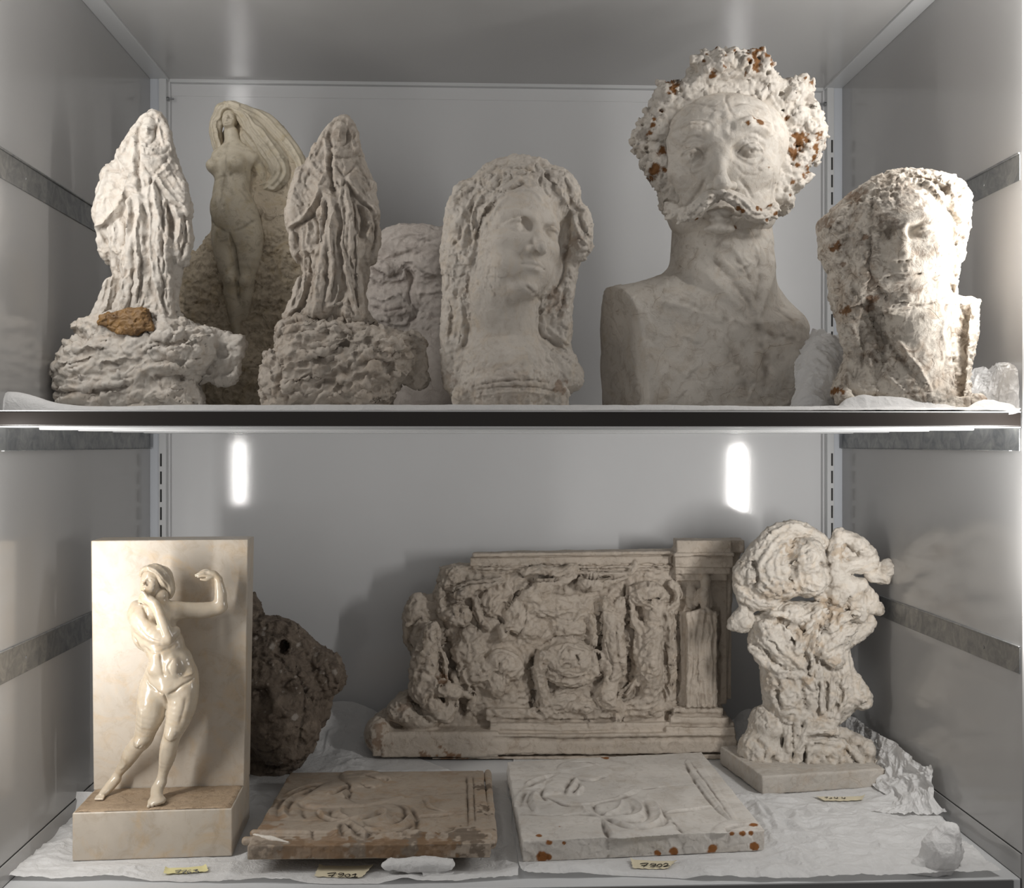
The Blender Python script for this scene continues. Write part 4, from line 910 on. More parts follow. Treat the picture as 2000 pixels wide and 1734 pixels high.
    m.spots([(c([p])[0] + (r / K, st)) for p, r, st in (((600,330),110,.5), ((470,520),60,.55), ((720,460),50,.4), ((600,880),60,.25), ((780,200),110,.35), ((500,1200),90,.4), ((400,1300),90,.3), ((300,600),90,.3), ((860,1250),110,.25), ((760,600),60,.3))], 'grime', .9)
    m.P[:, 1] = np.minimum(m.P[:, 1], by); m.normals()
    m.out('head_and_neck', M_STAINED, root, fr)

@build
def dark_head():
    c = CR(460, 1130, 4.23); K = 4.23
    zc = 1.70; by = 867 + (CAMZ - ZFLOOR) * FPX / zc
    root, fr = thing('dark_head_fragment', 'dark brown weathered female head fragment behind the marble plaque', 'sculpture', 520, by, zc)
    O = [(140,120),(190,200),(205,260),(215,300),(280,340),(350,345),(420,370),(490,430),(560,480),(640,510),(700,560),(780,610),(850,660),(890,740),(905,810),(890,900),(850,915),(800,930),(770,990),(755,1060),(750,1120),(700,1150),(640,1260),(600,1300),(580,1400),(580,1500),(540,1550),(460,1590),(400,1640),(300,1650),(240,1680),(60,1720),(-120,1650),(-200,1450),(-220,1100),(-240,800),(-200,500),(-50,250),(60,130)]
    s = Sculpt(395, 685, 1150, by + 2, -60, 125, 2.4)
    s.pillow(c(O), 30, 52, w=0, edge=34, power=0.55)
    E = lambda x, y, w, rx, ry, rw, k=14, op='add', R=None: s.ell(c([(x, y)])[0] + (w,), (rx / K, ry / K, rw), k, op, R)
    C = lambda L, k=8, op='add': s.caps([c([q[:2]])[0] + (q[2], q[3] / K) for q in L], k, op, smooth=3)
    E(230, 560, 20, 420, 260, 50); E(720, 780, 14, 180, 200, 34); E(680, 1000, 6, 110, 230, 26)
    s.frame(c([(345, 925)])[0] + (8,), 1180 / K, rot(12, 11, -13))
    face(s, dict(ex=.13, w=1.0, brow=-.07, nose=.165, mouth=.265, chin=.43, noser=.045, jaw=1.1, cheek=1.1, open=.6))
    s.frame()
    E(205, 1010, 86, 60, 56, 22, 4, 'sub')
    E(450, 520, 60, 52, 60, 40, 4, 'sub')
    s.cut(y_max=by); m = s.mesh()
    fm = 1 - .75 * np.exp(-(((m.P[:, 0] - 460 - 330 / K) / 62) ** 2 + ((m.P[:, 1] - 1130 - 1050 / K) / 88) ** 2) ** 3)
    m.noise(16, 3, 4, 4, ridged=True, mask=fm); m.facet(14, 2.4, 9, mask=fm); m.normals()
    H = [([(140,600),(250,560),(380,560),(480,620),(560,740)], 16, -20), ([(150,430),(300,400),(420,420)], 16, -16), ([(560,620),(600,760),(680,900),(740,980)], 20, -24), ([(620,560),(700,680),(800,760)], 18, 14), ([(820,690),(880,780),(850,880)], 16, 14), ([(760,700),(800,800),(800,890)], 12, -16),
     ([(640,800),(640,1000),(620,1180),(590,1300)], 14, -20), ([(370,830),(440,800),(540,800)], 12, 10), ([(270,1290),(350,1310),(430,1280),(480,1230)], 9, -12), ([(140,1450),(250,1500),(380,1520),(470,1460)], 16, -16), ([(350,1390),(420,1370),(470,1430),(460,1500)], 12, 12)]
    m.flow(70, (480, 680, 1200, 1420), 26, 2.6, 2.4, 6, 45, .6, 2.6, ok=lambda x, y: y < 1290 or x > 610); m.strokes(STK(c, H), fp=0.35, gain=1.3); m.noise(9, .9, 3, 9); m.normals()
    rr = random.Random(5)
    L = [((580,1030),22), ((475,845),10), ((460,680),10), ((490,685),8), ((290,375),14), ((290,408),16), ((355,980),10), ((850,740),26), ((480,1375),12), ((380,495),26), ((740,730),14), ((690,600),16), ((560,505),12), ((240,440),12)]
    L += [((rr.uniform(180, 800), rr.uniform(380, 860)), rr.uniform(4, 9)) for _ in range(40)]
    m.spots([(c([p])[0] + (r / K, 1)) for p, r in L], 'stain', .4)
    m.P[:, 1] = np.minimum(m.P[:, 1], by); m.normals()
    m.out('head_body', M_DARKH2, root, fr)
M_DARKH2 = plaster('dark_head_surface', (0.17, 0.135, 0.105), dirt=(0.045, 0.033, 0.026), dirt_amt=0.8, warm=(0.33, 0.27, 0.21), warm_amt=0.6, bump=0.7, crack=0.2, rough=0.75, rust=(0.38, 0.34, 0.3))

@build
def head_fragment():
    # the back of a plaster fragment, half hidden between the second hooded figure and the woman's head
    c = CR(710, 290, 3.335); K = 3.335
    root, fr = thing('plaster_fragment', 'rough pinkish plaster fragment with a faint face, half hidden behind the woman head relief', 'sculpture', 830, 790, 1.66, rest=ZSH1 + 0.003)
    by = fr[1]
    O = [(20,900),(40,800),(60,770),(100,710),(130,680),(180,580),(240,535),(330,520),(375,505),(440,520),(560,515),(700,560),(780,700),(800,900),(800,1800),(60,1800),(50,1500),(60,1200),(30,1040)]
    s = Sculpt(708, 960, 430, by + 2, -50, 80, 2.4)
    s.pillow(c(O), 40, 40, w=0, edge=40, power=0.6)
    E = lambda x, y, w, rx, ry, rw, k=14, op='add', R=None: s.ell(c([(x, y)])[0] + (w,), (rx / K, ry / K, rw), k, op, R)
    E(330, 640, 26, 260, 130, 26); E(160, 820, 34, 110, 80, 28); E(200, 1040, 24, 170, 130, 34); E(420, 780, 26, 120, 90, 26)
    E(320, 850, 62, 40, 90, 26, 6, 'sub')
    s.cut(y_max=by); m = s.mesh(); m.noise(30, 4, 4, 5, ridged=True, mask=np.clip((690 - m.P[:, 1]) / 60, .15, 1)); m.normals()
    m.strokes(STK(c, [([(60,800),(130,850),(200,870),(260,830)], 16, -18), ([(270,760),(340,760),(400,820),(480,850)], 16, 18), ([(290,800),(330,860),(310,940),(330,1050)], 18, -20), ([(50,980),(150,1010),(280,960)], 14, 14), ([(70,1050),(180,1080),(300,1060)], 14, -12), ([(120,730),(220,730),(330,700)], 16, -14), ([(340,620),(400,640),(480,620)], 12, -10), ([(360,970),(440,960),(510,940)], 14, 14), ([(330,1000),(360,1100),(300,1160)], 14, -14), ([(150,1120),(220,1160),(320,1150)], 16, 10), ([(200,620),(300,590),(400,590)], 12, 10)]), fp=.4, gain=1.3)
    m.facet(12, 1.5, 4, mask=np.clip((690 - m.P[:, 1]) / 60, .2, 1)); m.noise(8, .8, 3, 2); m.P[:, 1] = np.minimum(m.P[:, 1], by); m.normals()
    m.out('fragment_body', plaster('pink_plaster', (0.55, 0.50, 0.46), dirt=(0.26, 0.21, 0.19), dirt_amt=0.5, warm=(0.4, 0.33, 0.28), warm_amt=0.3), root, fr)
def helpers(s, c):
    K = c.k
    E = lambda x, y, w, rx, ry, rw, k=10, op='add', R=None: s.ell(c([(x, y)])[0] + (w,), (rx / K, ry / K, rw), k, op, R)
    C = lambda L, k=6, op='add', sm=3: s.caps([c([q[:2]])[0] + (q[2], q[3] / K) for q in L], k, op, smooth=sm if len(L) > 2 else 0)
    return E, C
M_YELLOW = plaster('yellowed_marble', (0.60, 0.54, 0.43), dirt=(0.20, 0.16, 0.11), dirt_amt=0.55, warm=(0.44, 0.34, 0.17), warm_amt=0.55, bump=0.2, crack=0.0, rough=0.45)
M_ROUGHROCK = plaster('rough_rock', (0.58, 0.50, 0.385), dirt=(0.14, 0.105, 0.07), dirt_amt=0.8, warm=(0.45, 0.34, 0.18), warm_amt=0.5, bump=0.8, crack=0.0, rough=0.7)
@build
def nude_relief():
    c = CR(340, 190, 2.843); K = c.k
    root, fr = thing('nude_woman_relief', 'yellowed statuette of a nude long-haired woman against rough rock', 'statuette', 480, 790, 1.62, rest=ZSH1 + 0.003)
    by = fr[1]
    # rough rock behind
    O = [(330,90),(400,80),(450,90),(540,115),(600,150),(660,230),(720,320),(780,450),(820,700),(830,1000),(800,1400),(700,1800),(0,1800),(0,1400),(60,1200),(40,1100),(40,1020),(80,930),(150,820),(225,700),(260,600),(260,400),(260,200)]
    s = Sculpt(335, 640, 210, by + 2, -60, 60, 2.4); E, C = helpers(s, c)
    s.pillow(c(O), 26, 50, w=-8, edge=40, power=0.6)
    E(100, 1120, 2, 120, 260, 26); E(600, 1000, 8, 220, 300, 26); E(350, 1650, 20, 400, 260, 40)
    s.cut(y_max=by); m = s.mesh(); rm = np.clip((m.P[:, 1] - 400) / 60, .25, 1)
    m.noise(24, 5, 3, 2, ridged=True, mask=rm); m.normals(); m.facet(8, 2.0, 7, mask=rm); m.noise(6, 1.6, 3, 5, mask=rm); m.P[:, 1] = np.minimum(m.P[:, 1], by); m.normals()
    m.out('rock', M_ROUGHROCK, root, fr)
    # body
    s = Sculpt(410, 565, 206, 700, -30, 84, 1.7); E, C = helpers(s, c)
    C([(335,215,26,38),(345,290,24,44)], 8)                                                   # neck
    C([(268,345,22,40),(360,325,20,55),(455,345,18,44)], 12)                                  # shoulder girdle
    C([(340,390,18,100),(340,470,18,98),(333,560,18,104),(348,640,18,124),(362,720,16,136),(368,770,14,132)], 16)
    E(250, 408, 34, 44, 42, 22, 12); E(372, 400, 48, 54, 48, 18, 12)                               # breasts
    E(320, 640, 47, 80, 90, 14, 14)                                                           # belly
    C([(302,790,24,76),(315,900,26,68),(333,1010,28,50),(345,1050,32,46),(345,1130,26,46),(355,1230,20,32),(360,1310,16,24)], 10)
    C([(430,790,28,86),(435,900,28,74),(425,1010,28,50),(420,1060,28,48),(410,1130,22,44),(400,1220,14,30)], 10)
    E(345, 1035, 46, 30, 34, 12, 8); E(420, 1040, 44, 30, 34, 12, 8)
    C([(475,340,10,40),(500,430,8,38),(530,540,4,30),(550,620,6,30),(590,720,12,24),(600,770,14,20)], 6)
    for i, (dx, dy) in enumerate(((-24, 50), (-8, 66), (8, 66), (24, 54))): C([(598,760,14,9),(600 + dx, 770 + dy * .6, 16, 8),(600 + dx * 1.2, 770 + dy, 14, 6)], 1.5)
    C([(588,770,18,8),(570,800,20,7)], 1)
    s.frame(c([(328, 150)])[0] + (26,), 128 / K, rot(-4, 22, 2)); face(s, dict(open=.5)); s.frame()
    m = s.mesh(); m.noise(26, .8, 3, 3)
    m.strokes(STK(c, [([(320,330),(318,420),(305,520),(300,620)], 14, -7), ([(250,490),(290,480),(330,470)], 12, -6), ([(345,470),(400,455)], 12, -6), ([(235,705),(285,755),(335,782)], 11, -6), ([(365,782),(430,752),(480,700)], 11, -6), ([(302,148),(312,151),(320,148)], 4, -9), ([(336,148),(346,151),(356,147)], 4, -9), ([(326,140),(325,160),(325,170)], 5, 8), ([(314,182),(326,185),(338,181)], 4, -7), ([(316,190),(326,193),(336,190)], 4, 5), ([(350,790),(375,900),(385,1010),(385,1150)], 9, -22),
        ([(440,470),(450,560),(500,640)], 10, -9), ([(300,330),(350,315),(420,330)], 8, 5), ([(325,640),(323,655)], 6, -8)]), fp=.3, gain=1.1)
    m.out('woman', M_YELLOW, root, fr)
    # hair
    s = Sculpt(410, 600, 206, 410, -30, 84, 1.7); E, C = helpers(s, c)
    C([(285,110,22,44),(248,170,18,38),(245,240,14,34),(258,320,10,26)], 8)
    C([(300,95,30,38),(350,85,30,40),(400,120,26,44),(440,180,22,50),(500,260,20,60),(560,350,18,64),(600,440,14,56),(560,500,14,40),(500,500,12,24)], 10)
    C([(400,100,14,40),(520,140,8,44),(620,250,4,46),(700,380,2,44),(720,520,0,40)], 12); C([(400,230,18,30),(440,280,20,30),(520,330,18,30)], 8)
    s.ell(c([(325, 155)])[0] + (40,), (42 / K, 58 / K, 24), 4, 'sub')
    m = s.mesh(); m.strands([c(g) for g in ([(340,80),(400,110),(440,180),(500,250),(570,340),(610,430),(560,500)], [(400,100),(500,150),(600,260),(680,380),(700,500)], [(300,90),(255,150),(245,240),(262,320)], [(400,230),(450,290),(520,400),(540,480),(480,500)], [(350,90),(430,130),(520,230),(600,340)])], 5.0, 1.9, reach=26, seed=4, noise_amt=.9)
    m.noise(20, 1.2, 3, 2); m.normals(); m.out('long_hair', M_YELLOW, root, fr)

M_MARBLE = plaster('marble', (0.53, 0.47, 0.395), dirt=(0.30, 0.21, 0.12), dirt_amt=0.35, warm=(0.52, 0.36, 0.19), warm_amt=0.5, bump=0.05, crack=0.12, rough=0.38, spec=0.5, scale=.8)
def polished():
    m = plaster('polished_marble', (0.54, 0.465, 0.365), dirt=(0.36, 0.25, 0.14), dirt_amt=0.25, warm=(0.50, 0.34, 0.17), warm_amt=0.4, bump=0.03, crack=0.0, rough=0.22, spec=0.6)
    b = m.node_tree.nodes['Principled BSDF']; b.inputs['Subsurface Weight'].default_value = 0.15; b.inputs['Subsurface Radius'].default_value = (.006, .004, .002); b.inputs['Subsurface Scale'].default_value = 1.0
    return m
M_POLISH = polished()
M_DARKTOP = plaster('browned_marble', (0.36, 0.27, 0.185), dirt=(0.12, 0.08, 0.05), dirt_amt=0.6, warm=(0.28, 0.19, 0.11), warm_amt=0.5, bump=0.5, crack=0.0, rough=0.45)
def beveled(name, verts, faces, mat, parent, bev):
    o = mesh_obj(name, verts, faces, mat, parent, False)
    import bmesh
    bm = bmesh.new(); bm.from_mesh(o.data); bmesh.ops.recalc_face_normals(bm, faces=bm.faces); bm.to_mesh(o.data); bm.free()
    md = o.modifiers.new('bevel', 'BEVEL'); md.width = bev; md.segments = 3; md.limit_method = 'ANGLE'
    return o
HEX = [(0,3,2,1),(4,5,6,7),(0,1,5,4),(1,2,6,5),(2,3,7,6),(3,0,4,7)]
@build
def marble_plaque():
    c = CR(120, 1030, 2.4625); K = c.k
    zc = 1.385; s_ = zc / FPX
    a = floor_pt(141, 1682, ZFLOOR + .002); b = floor_pt(453.5, 1672, ZFLOOR + .002)
    ang = math.atan2(b[1] - a[1], b[0] - a[0]); wd_ = hypot(b[0] - a[0], b[1] - a[1])
    root = empty('marble_plaque', (a[0], a[1], ZFLOOR + .002), ang)
    tag(root, 'cream marble plaque with a polished nude woman standing on its ledge', 'sculpture')
    H, D, T = 0.0605, 0.140, 0.052
    def blk(x0, x1, y0, y1, z0, z1, ext=0): return [(x0, y0, z0), (x1, y0, z0), (x1, y1, z0), (x0, y1, z0), (x0 - ext * .6, y0, z1), (x1 + ext, y0, z1), (x1 + ext, y1, z1), (x0 - ext * .6, y1, z1)]
    beveled('ledge', blk(0, wd_, 0, D, 0, H - .0012), HEX, M_MARBLE, root, .0016)
    # slab, a little wider at the top
    beveled('back_slab', blk(0.0, wd_ + .0005, D - T, D, H - .001, .387, .0055), HEX, M_MARBLE, root, .0014)
    # worn brown surface of the ledge
    n = 60; m2 = 36; V = []; F = []
    rng = [(i / n * (wd_ - .004) + .002, j / m2 * (D - T - .004) + .002) for j in range(m2 + 1) for i in range(n + 1)]
    P = np.array([(x * 1000, y * 1000, 0) for x, y in rng], np.float32); hz = .0007 * fbm(P, 14, 4, 3) + .0006 * fbm(P, 5, 3, 8, ridged=True)
    for (x, y), z in zip(rng, hz): V.append((x, y, H + .0008 + float(z) - (.0018 if min(x - .002, wd_ - .002 - x, y - .002) < .001 else 0)))
    for j in range(m2):
        for i in range(n): q = j * (n + 1) + i; F.append((q, q + 1, q + n + 2, q + n + 1))
    mesh_obj('ledge_surface', V, F, M_DARKTOP, root, True)
    # the figure, in its own pixel frame hung on the root
    p = world_pt(325, 1560, zc); fo = empty('figure', p - np.array(root.location), 0)
    fo.parent = root
    from mathutils import Matrix
    fo.location = Matrix.Rotation(-ang, 3, 'Z') @ (bpy_vec(p) - root.location); fo.rotation_euler = (0, 0, -TH - ang)
    fr = (325, 1560, s_)
    s = Sculpt(185, 452, 1090, 1580, -68, 66, 1.7); E, C = helpers(s, c)
    # torso: built up from ribcage, waist and pelvis
    C([(372,418,2,48),(450,400,-2,56),(535,408,-12,42)], 12)                                   # shoulders
    C([(440,435,-6,86),(455,500,-6,92),(482,570,-6,86),(505,625,-8,94),(520,690,-10,108),(526,745,-12,116)], 16)
    E(392, 500, -2, 54, 90, 24, 12); E(545, 560, -6, 36, 60, 18, 10); E(575, 640, -2, 52, 56, 20, 10); E(610, 720, -4, 44, 70, 22, 10); E(440, 735, -2, 44, 70, 22, 10)
    E(553, 655, 26, 30, 40, 10, 12); E(480, 610, 24, 34, 36, 10, 12); E(530, 765, 28, 34, 26, 9, 10); E(470, 670, 27, 34, 30, 8, 10)
    C([(470,330,-2,42),(455,380,-4,52)], 8)                                                    # neck
    # raised arm
    C([(540,402,-14,42),(600,408,-24,40),(660,412,-34,40),(715,405,-42,36),(735,398,-44,33)], 8)
    C([(735,392,-44,32),(738,340,-42,30),(735,300,-40,24),(730,262,-38,18)], 7)
    C([(730,262,-38,17),(712,238,-36,19),(690,232,-34,19)], 4)
    for dy, L in ((-6, 66), (2, 72), (10, 66), (17, 54)):
        C([(694,228 + dy * .8,-36 + dy * .5,8),(665,222 + dy,-34 + dy * .6,7.5),(694 - L,238 + dy * .4,-32 + dy * .6,5)], 1)
    C([(705,245,-30,9),(680,258,-24,8),(655,256,-22,6)], 2)
    # folded arm: shoulder, elbow low at right, hand to the chin
    C([(378,412,8,50),(400,440,22,50),(450,480,34,46),(510,512,40,38),(545,516,40,30)], 8)
    C([(548,505,42,30),(530,460,44,30),(505,400,42,27),(480,360,36,22)], 5)
    E(567, 490, 30, 26, 30, 14, 6)
    C([(480,362,36,22),(455,342,32,24),(432,332,30,22)], 4)
    for i in range(4):
        C([(436 - i * 4, 322 + i * 10, 32 - i * 2, 9), (412 - i * 5, 312 + i * 11, 32 - i * 3, 8), (400 - i * 3, 326 + i * 10, 26 - i * 3, 7)], 1)
    C([(445,325,36,9),(428,304,36,8),(414,296,34,7)], 1)
    E(357, 372, -2, 20, 20, 12, 10)
    # legs
    C([(445,775,0,70),(440,840,2,72),(430,900,2,66),(405,970,-4,52),(383,1025,-10,46),(350,1060,-16,42),(318,1100,-22,40),(285,1150,-28,32),(245,1205,-34,22),(232,1235,-34,23)], 9)
    C([(232,1232,-34,23),(214,1258,-26,25),(198,1280,-12,22),(190,1288,0,15)], 5)
    C([(588,775,2,72),(585,830,4,72),(572,900,6,62),(550,965,8,48),(538,1000,10,42),(522,1050,6,42),(508,1110,0,38),(490,1170,-4,26),(476,1225,-4,23)], 9)
    C([(475,1228,-4,25),(464,1256,4,30),(474,1274,20,28),(488,1284,34,22)], 5); E(486, 1286, 34, 42, 18, 18, 6)
    for i in range(5): C([(462 + i * 13,1290 - i * 1,44 - i * 2,11 - i * .8),(464 + i * 14,1296 - i * 1,55 - i * 4,9 - i * .8)], 1.5)
    for i in range(4): C([(176 + i * 10,1291,4,8),(175 + i * 11,1297,12,6.5)], 1)
    E(546, 985, 26, 24, 26, 8, 7); E(380, 1035, 8, 26, 24, 9, 7)
    # head
    s.frame(c([(436, 264)])[0] + (0,), 160 / K, rot(-13, 20, -2)); face(s, dict(w=.98, open=.5, noser=.05, prot=1.08, lid=1.0)); s.frame()
    m = s.mesh()
    B = [([(357,560),(390,600),(420,640)], 10, -7), ([(365,520),(395,575),(412,600)], 7, -6), ([(420,560),(460,585),(520,575),(560,560)], 10, -6), ([(500,590),(510,640),(520,700)], 9, -6), ([(410,700),(450,740),(500,775),(520,785)], 8, -7), ([(545,785),(590,755),(640,720)], 8, -8), ([(523,785),(520,840),(505,880)], 7, -10),
         ([(455,425),(430,400),(410,370)], 8, -8), ([(480,395),(500,450),(525,495)], 7, -9), ([(400,450),(450,500),(520,530)], 6, -5), ([(385,830),(410,900),(400,960)], 14, 4), ([(620,800),(610,870),(590,930)], 14, -4), ([(355,1030),(375,1060),(400,1040)], 8, -5), ([(520,1000),(545,1015),(570,1000)], 7, -5), ([(300,1110),(290,1150),(265,1180)], 9, 4), ([(505,1030),(490,1100),(480,1160)], 10, 4), ([(560,620),(540,650),(555,690)], 5, -6), ([(575,690),(600,705),(640,690)], 7, 6)]
    m.strokes(STK(c, B), fp=.3, gain=1.1); m.noise(18, .7, 3, 3); m.normals()
    m.out('nude_woman', M_POLISH, fo, fr)
    # bobbed hair with a band over the forehead
    s = Sculpt(262, 345, 1094, 1182, -50, 50, 1.4); E, C = helpers(s, c)
    C([(384,230,4,9),(400,203,10,13),(428,192,12,16),(462,195,8,24),(492,222,0,28),(508,262,-8,26),(516,302,-12,22),(510,334,-14,15)], 4)
    C([(436,192,20,12),(470,208,18,14),(490,240,12,14),(494,268,4,11)], 8); E(468, 248, -14, 56, 62, 24, 8)
    m = s.mesh(); m.strands([c(g) for g in ([(385,240),(400,200),(440,185),(490,215),(515,270),(518,330)], [(440,200),(475,225),(495,270),(505,330)])], 4.0, .7, reach=30, seed=2); m.noise(9, .6, 3, 1); m.normals()
    m.out('bobbed_hair', M_POLISH, fo, fr)

@build
def gate_relief():
    c = CR(700, 1020, 2.564); K = c.k
    zc = 1.815; by = 867 + (CAMZ - ZFLOOR - .002) * FPX / zc
    root, fr = thing('architectural_relief', 'large beige plaster relief of swirling figures between a doorway pilaster and broken stepped base', 'relief', 1090, by, zc)
    s = Sculpt(715, 1460, 1040, by + 2, -34, 84, 2.3); E, C = helpers(s, c)
    X0 = lambda x: 700 + x / K; Y0 = lambda y: 1020 + y / K
    O = [(575,150),(560,205),(480,205),(402,222),(395,310),(370,360),(290,370),(250,420),(232,500),(225,590),(262,650),(282,690),(262,830),(210,860),(195,920),(120,940),(75,970),(55,1050),(60,1110),(100,1135),(340,1132),(390,1170),(480,1188),(700,1183),(1080,1180),(1500,1166),(1700,1155),(1830,1150),(1845,1100),(1865,1050),(1855,990),(1815,900),(1848,880),(1850,700),(1862,500),(1880,250),(1915,150),(1918,80),(1850,78),(1590,80),(1572,130),(1300,136),(800,142)]
    s.pillow(c(O), 17, 26, w=0, edge=9, power=0.5)
    E0, C0 = E, C
    def E(x, y, w, rx, ry, rw, k=10, op='add', R=None): return E0(x, y, w - (3 if x > 520 else 1), rx, ry, rw, k * 1.1, op, R)
    def C(L, k=6, op='add', sm=3): return C0([(q[0], q[1], q[2] - (3 if q[0] > 520 else 1), q[3]) for q in L], k * 1.1, op, sm)
    def box(x0, y0, x1, y1, w0, w1, k=1.5, tilt=0, op='add'):
        xa, ya, xb, yb = X0(x0), Y0(y0), X0(x1), Y0(y1); mx, my, hx, hy = (xa + xb) / 2, (ya + yb) / 2, (xb - xa) / 2, (yb - ya) / 2; mw, hw = (w0 + w1) / 2, (w1 - w0) / 2
        def f(X, Y, W):
            Yt = Y + tilt * (X - mx)
            ax, ay, aw = abs(X - mx) - hx, abs(Yt - my) - hy, abs(W - mw) - hw
            return np.maximum(np.maximum(ax, ay), aw) + 0 * (X + Y + W)
        s.field(f, k, op, box=((xa - 4, ya - 4 - abs(tilt) * hx, w0 - 4), (xb + 4, yb + 4 + abs(tilt) * hx, w1 + 4)))
    # cornice and frieze
    box(575, 142, 1580, 160, 0, 30, tilt=.012); box(562, 168, 1560, 208, 0, 22, tilt=.012); box(575, 214, 1560, 226, 0, 25, 1, .012); box(570, 232, 1560, 244, 0, 21, 1, .012); box(570, 250, 1500, 262, 0, 18, 1, .012)
    # pilaster head
    box(1575, 80, 1845, 140, 0, 46); box(1845, 82, 1915, 145, -20, 34); box(1560, 140, 1855, 158, 0, 52); box(1570, 160, 1855, 215, 0, 40); box(1575, 215, 1845, 250, 0, 34); box(1580, 250, 1835, 285, 0, 28)
    box(1580, 285, 1835, 900, 0, 20, 2); box(1835, 160, 1862, 880, -20, 10)
    # pier with the little standing figure on top
    box(1625, 440, 1775, 900, 10, 46, 3)
    for i in range(6): C([(1640 + i * 25, 450, 46, 11), (1640 + i * 25, 890, 46, 12)], 2)
    C([(1630,445,44,12),(1700,428,48,14),(1775,440,44,12)], 3)
    E(1722, 280, 40, 26, 34, 14, 4); C([(1722,310,38,22),(1715,360,40,28),(1722,415,40,20)], 5); C([(1690,330,34,10),(1680,400,34,10)], 3); C([(1740,330,34,12),(1748,410,34,12)], 3); E(1660, 370, 24, 36, 60, 8, 4)
    # steps
    box(140, 1020, 1858, 1120, 0, 62, 3, .008); box(90, 1010, 700, 1130, 0, 60, 5); box(660, 975, 1860, 1025, 0, 46, 3, .004); box(640, 915, 1520, 975, 0, 34, 3)
    box(1520, 985, 1855, 1030, 0, 56, 3); box(1545, 945, 1832, 990, 0, 48, 3); box(1565, 905, 1808, 945, 0, 40, 3); box(380, 1130, 1840, 1172, -10, 56, 4, .012)
    box(1795, 1050, 1865, 1150, -10, 64, 3)
    # broken end and rubble at the left
    E(110, 1040, 30, 70, 90, 34, 8); E(230, 930, 20, 90, 60, 36, 8); E(320, 960, 30, 110, 60, 30, 8); E(300, 500, 6, 80, 150, 22, 8); E(240, 890, 10, 50, 40, 30, 8)
    # crouching nude at the left
    E(370, 520, 40, 42, 44, 18, 6); C([(370,560,36,48),(350,650,40,66),(340,740,40,72),(330,810,40,66)], 10); C([(330,820,42,52),(380,880,50,44),(450,950,44,32)], 6); C([(350,800,46,46),(420,790,60,44),(480,830,50,32)], 8); C([(320,600,44,24),(290,680,46,20),(300,760,50,18)], 4); C([(400,600,44,22),(440,680,40,18),(440,760,40,16)], 4)
    E(480, 815, 50, 38, 34, 14, 4); C([(470,840,40,34),(470,910,40,32),(420,950,40,24)], 6); C([(520,830,34,26),(580,850,30,22),(560,910,28,20)], 6)
    # upper left angel mass, arm, harp-like drapery
    E(470, 260, 22, 46, 44, 18, 6); C([(440,300,26,24),(420,380,26,26),(430,460,26,26)], 6); C([(560,310,32,30),(650,300,30,26),(715,285,26,18)], 5); E(520, 340, 34, 60, 40, 20, 8); E(500, 450, 30, 70, 60, 18, 8); E(560, 560, 26, 60, 50, 16, 8); C([(590,380,30,22),(600,450,30,20),(650,520,26,18)], 5)
    E(660, 400, 22, 50, 70, 12, 6); E(540, 640, 28, 90, 60, 18, 8); E(600, 730, 26, 80, 60, 16, 8); E(520, 760, 26, 60, 60, 14, 8)
    # flying pair across the top
    C([(830,240,34,20),(920,225,40,26),(1020,240,38,24),(1060,210,34,18)], 5); E(880, 340, 26, 90, 60, 18, 10); C([(900,300,34,30),(1000,290,34,26),(1075,250,34,18),(1085,210,32,13)], 6); E(930, 330, 38, 36, 30, 12, 6)
    E(1150, 290, 34, 60, 40, 16, 8); C([(1170,310,32,28),(1280,280,32,20),(1360,240,30,14),(1380,190,28,10)], 5); C([(1090,240,32,12),(1200,250,34,12),(1350,245,32,10)], 3)
    E(800, 460, 22, 70, 100, 14, 8); E(960, 410, 26, 110, 60, 14, 10); E(860, 520, 22, 60, 60, 14, 8); E(730, 540, 30, 30, 50, 14, 6); E(1080, 420, 22, 80, 70, 12, 8); E(1050, 520, 22, 90, 60, 12, 8)
    # crouching pair in the middle
    E(720, 680, 28, 80, 60, 18, 8); E(780, 720, 26, 50, 60, 14, 8); E(700, 800, 22, 60, 60, 14, 8)
    # big round head with hair, bearded mask
    E(1050, 690, 30, 150, 105, 22, 10); E(1060, 640, 44, 70, 30, 12, 6); E(1000, 690, 46, 34, 22, 10, 5); E(1110, 690, 46, 34, 22, 10, 5); C([(930,640,44,22),(900,720,40,24),(930,830,34,26),(930,920,30,20)], 6); C([(1180,640,40,22),(1190,720,36,24),(1150,760,34,20)], 6)
    E(1060, 880, 26, 120, 60, 20, 8); E(1120, 900, 36, 70, 34, 14, 5); E(1060, 770, 34, 110, 36, 14, 6)
    # central draped torso, vase below
    C([(1235,400,28,36),(1265,520,28,62),(1280,640,28,64),(1260,760,26,50)], 14); E(1245, 850, 34, 68, 70, 24, 8); E(1310, 420, 28, 34, 60, 12, 6); C([(1160,470,28,22),(1180,570,26,20),(1170,640,22,14)], 6)
    # standing nude under a mass of hair
    E(1440, 350, 36, 92, 66, 20, 8); C([(1350,330,32,20),(1365,480,30,26),(1400,520,30,26),(1385,640,30,20),(1410,740,28,18),(1330,840,28,20)], 6); C([(1560,300,30,20),(1595,350,30,22),(1570,410,28,24),(1520,420,28,20)], 6)
    C([(1465,420,32,44),(1475,510,34,48),(1455,600,34,54),(1450,700,34,62),(1460,800,30,52),(1440,890,26,44)], 12); C([(1540,430,26,24),(1545,600,24,22),(1560,800,22,24),(1540,900,22,26)], 8)
    C([(1290,900,34,30),(1300,960,40,26),(1290,1000,46,20)], 6); C([(1340,900,30,22),(1440,880,28,26),(1540,910,28,22)], 6)
    s.cut(y_max=by); m = s.mesh()
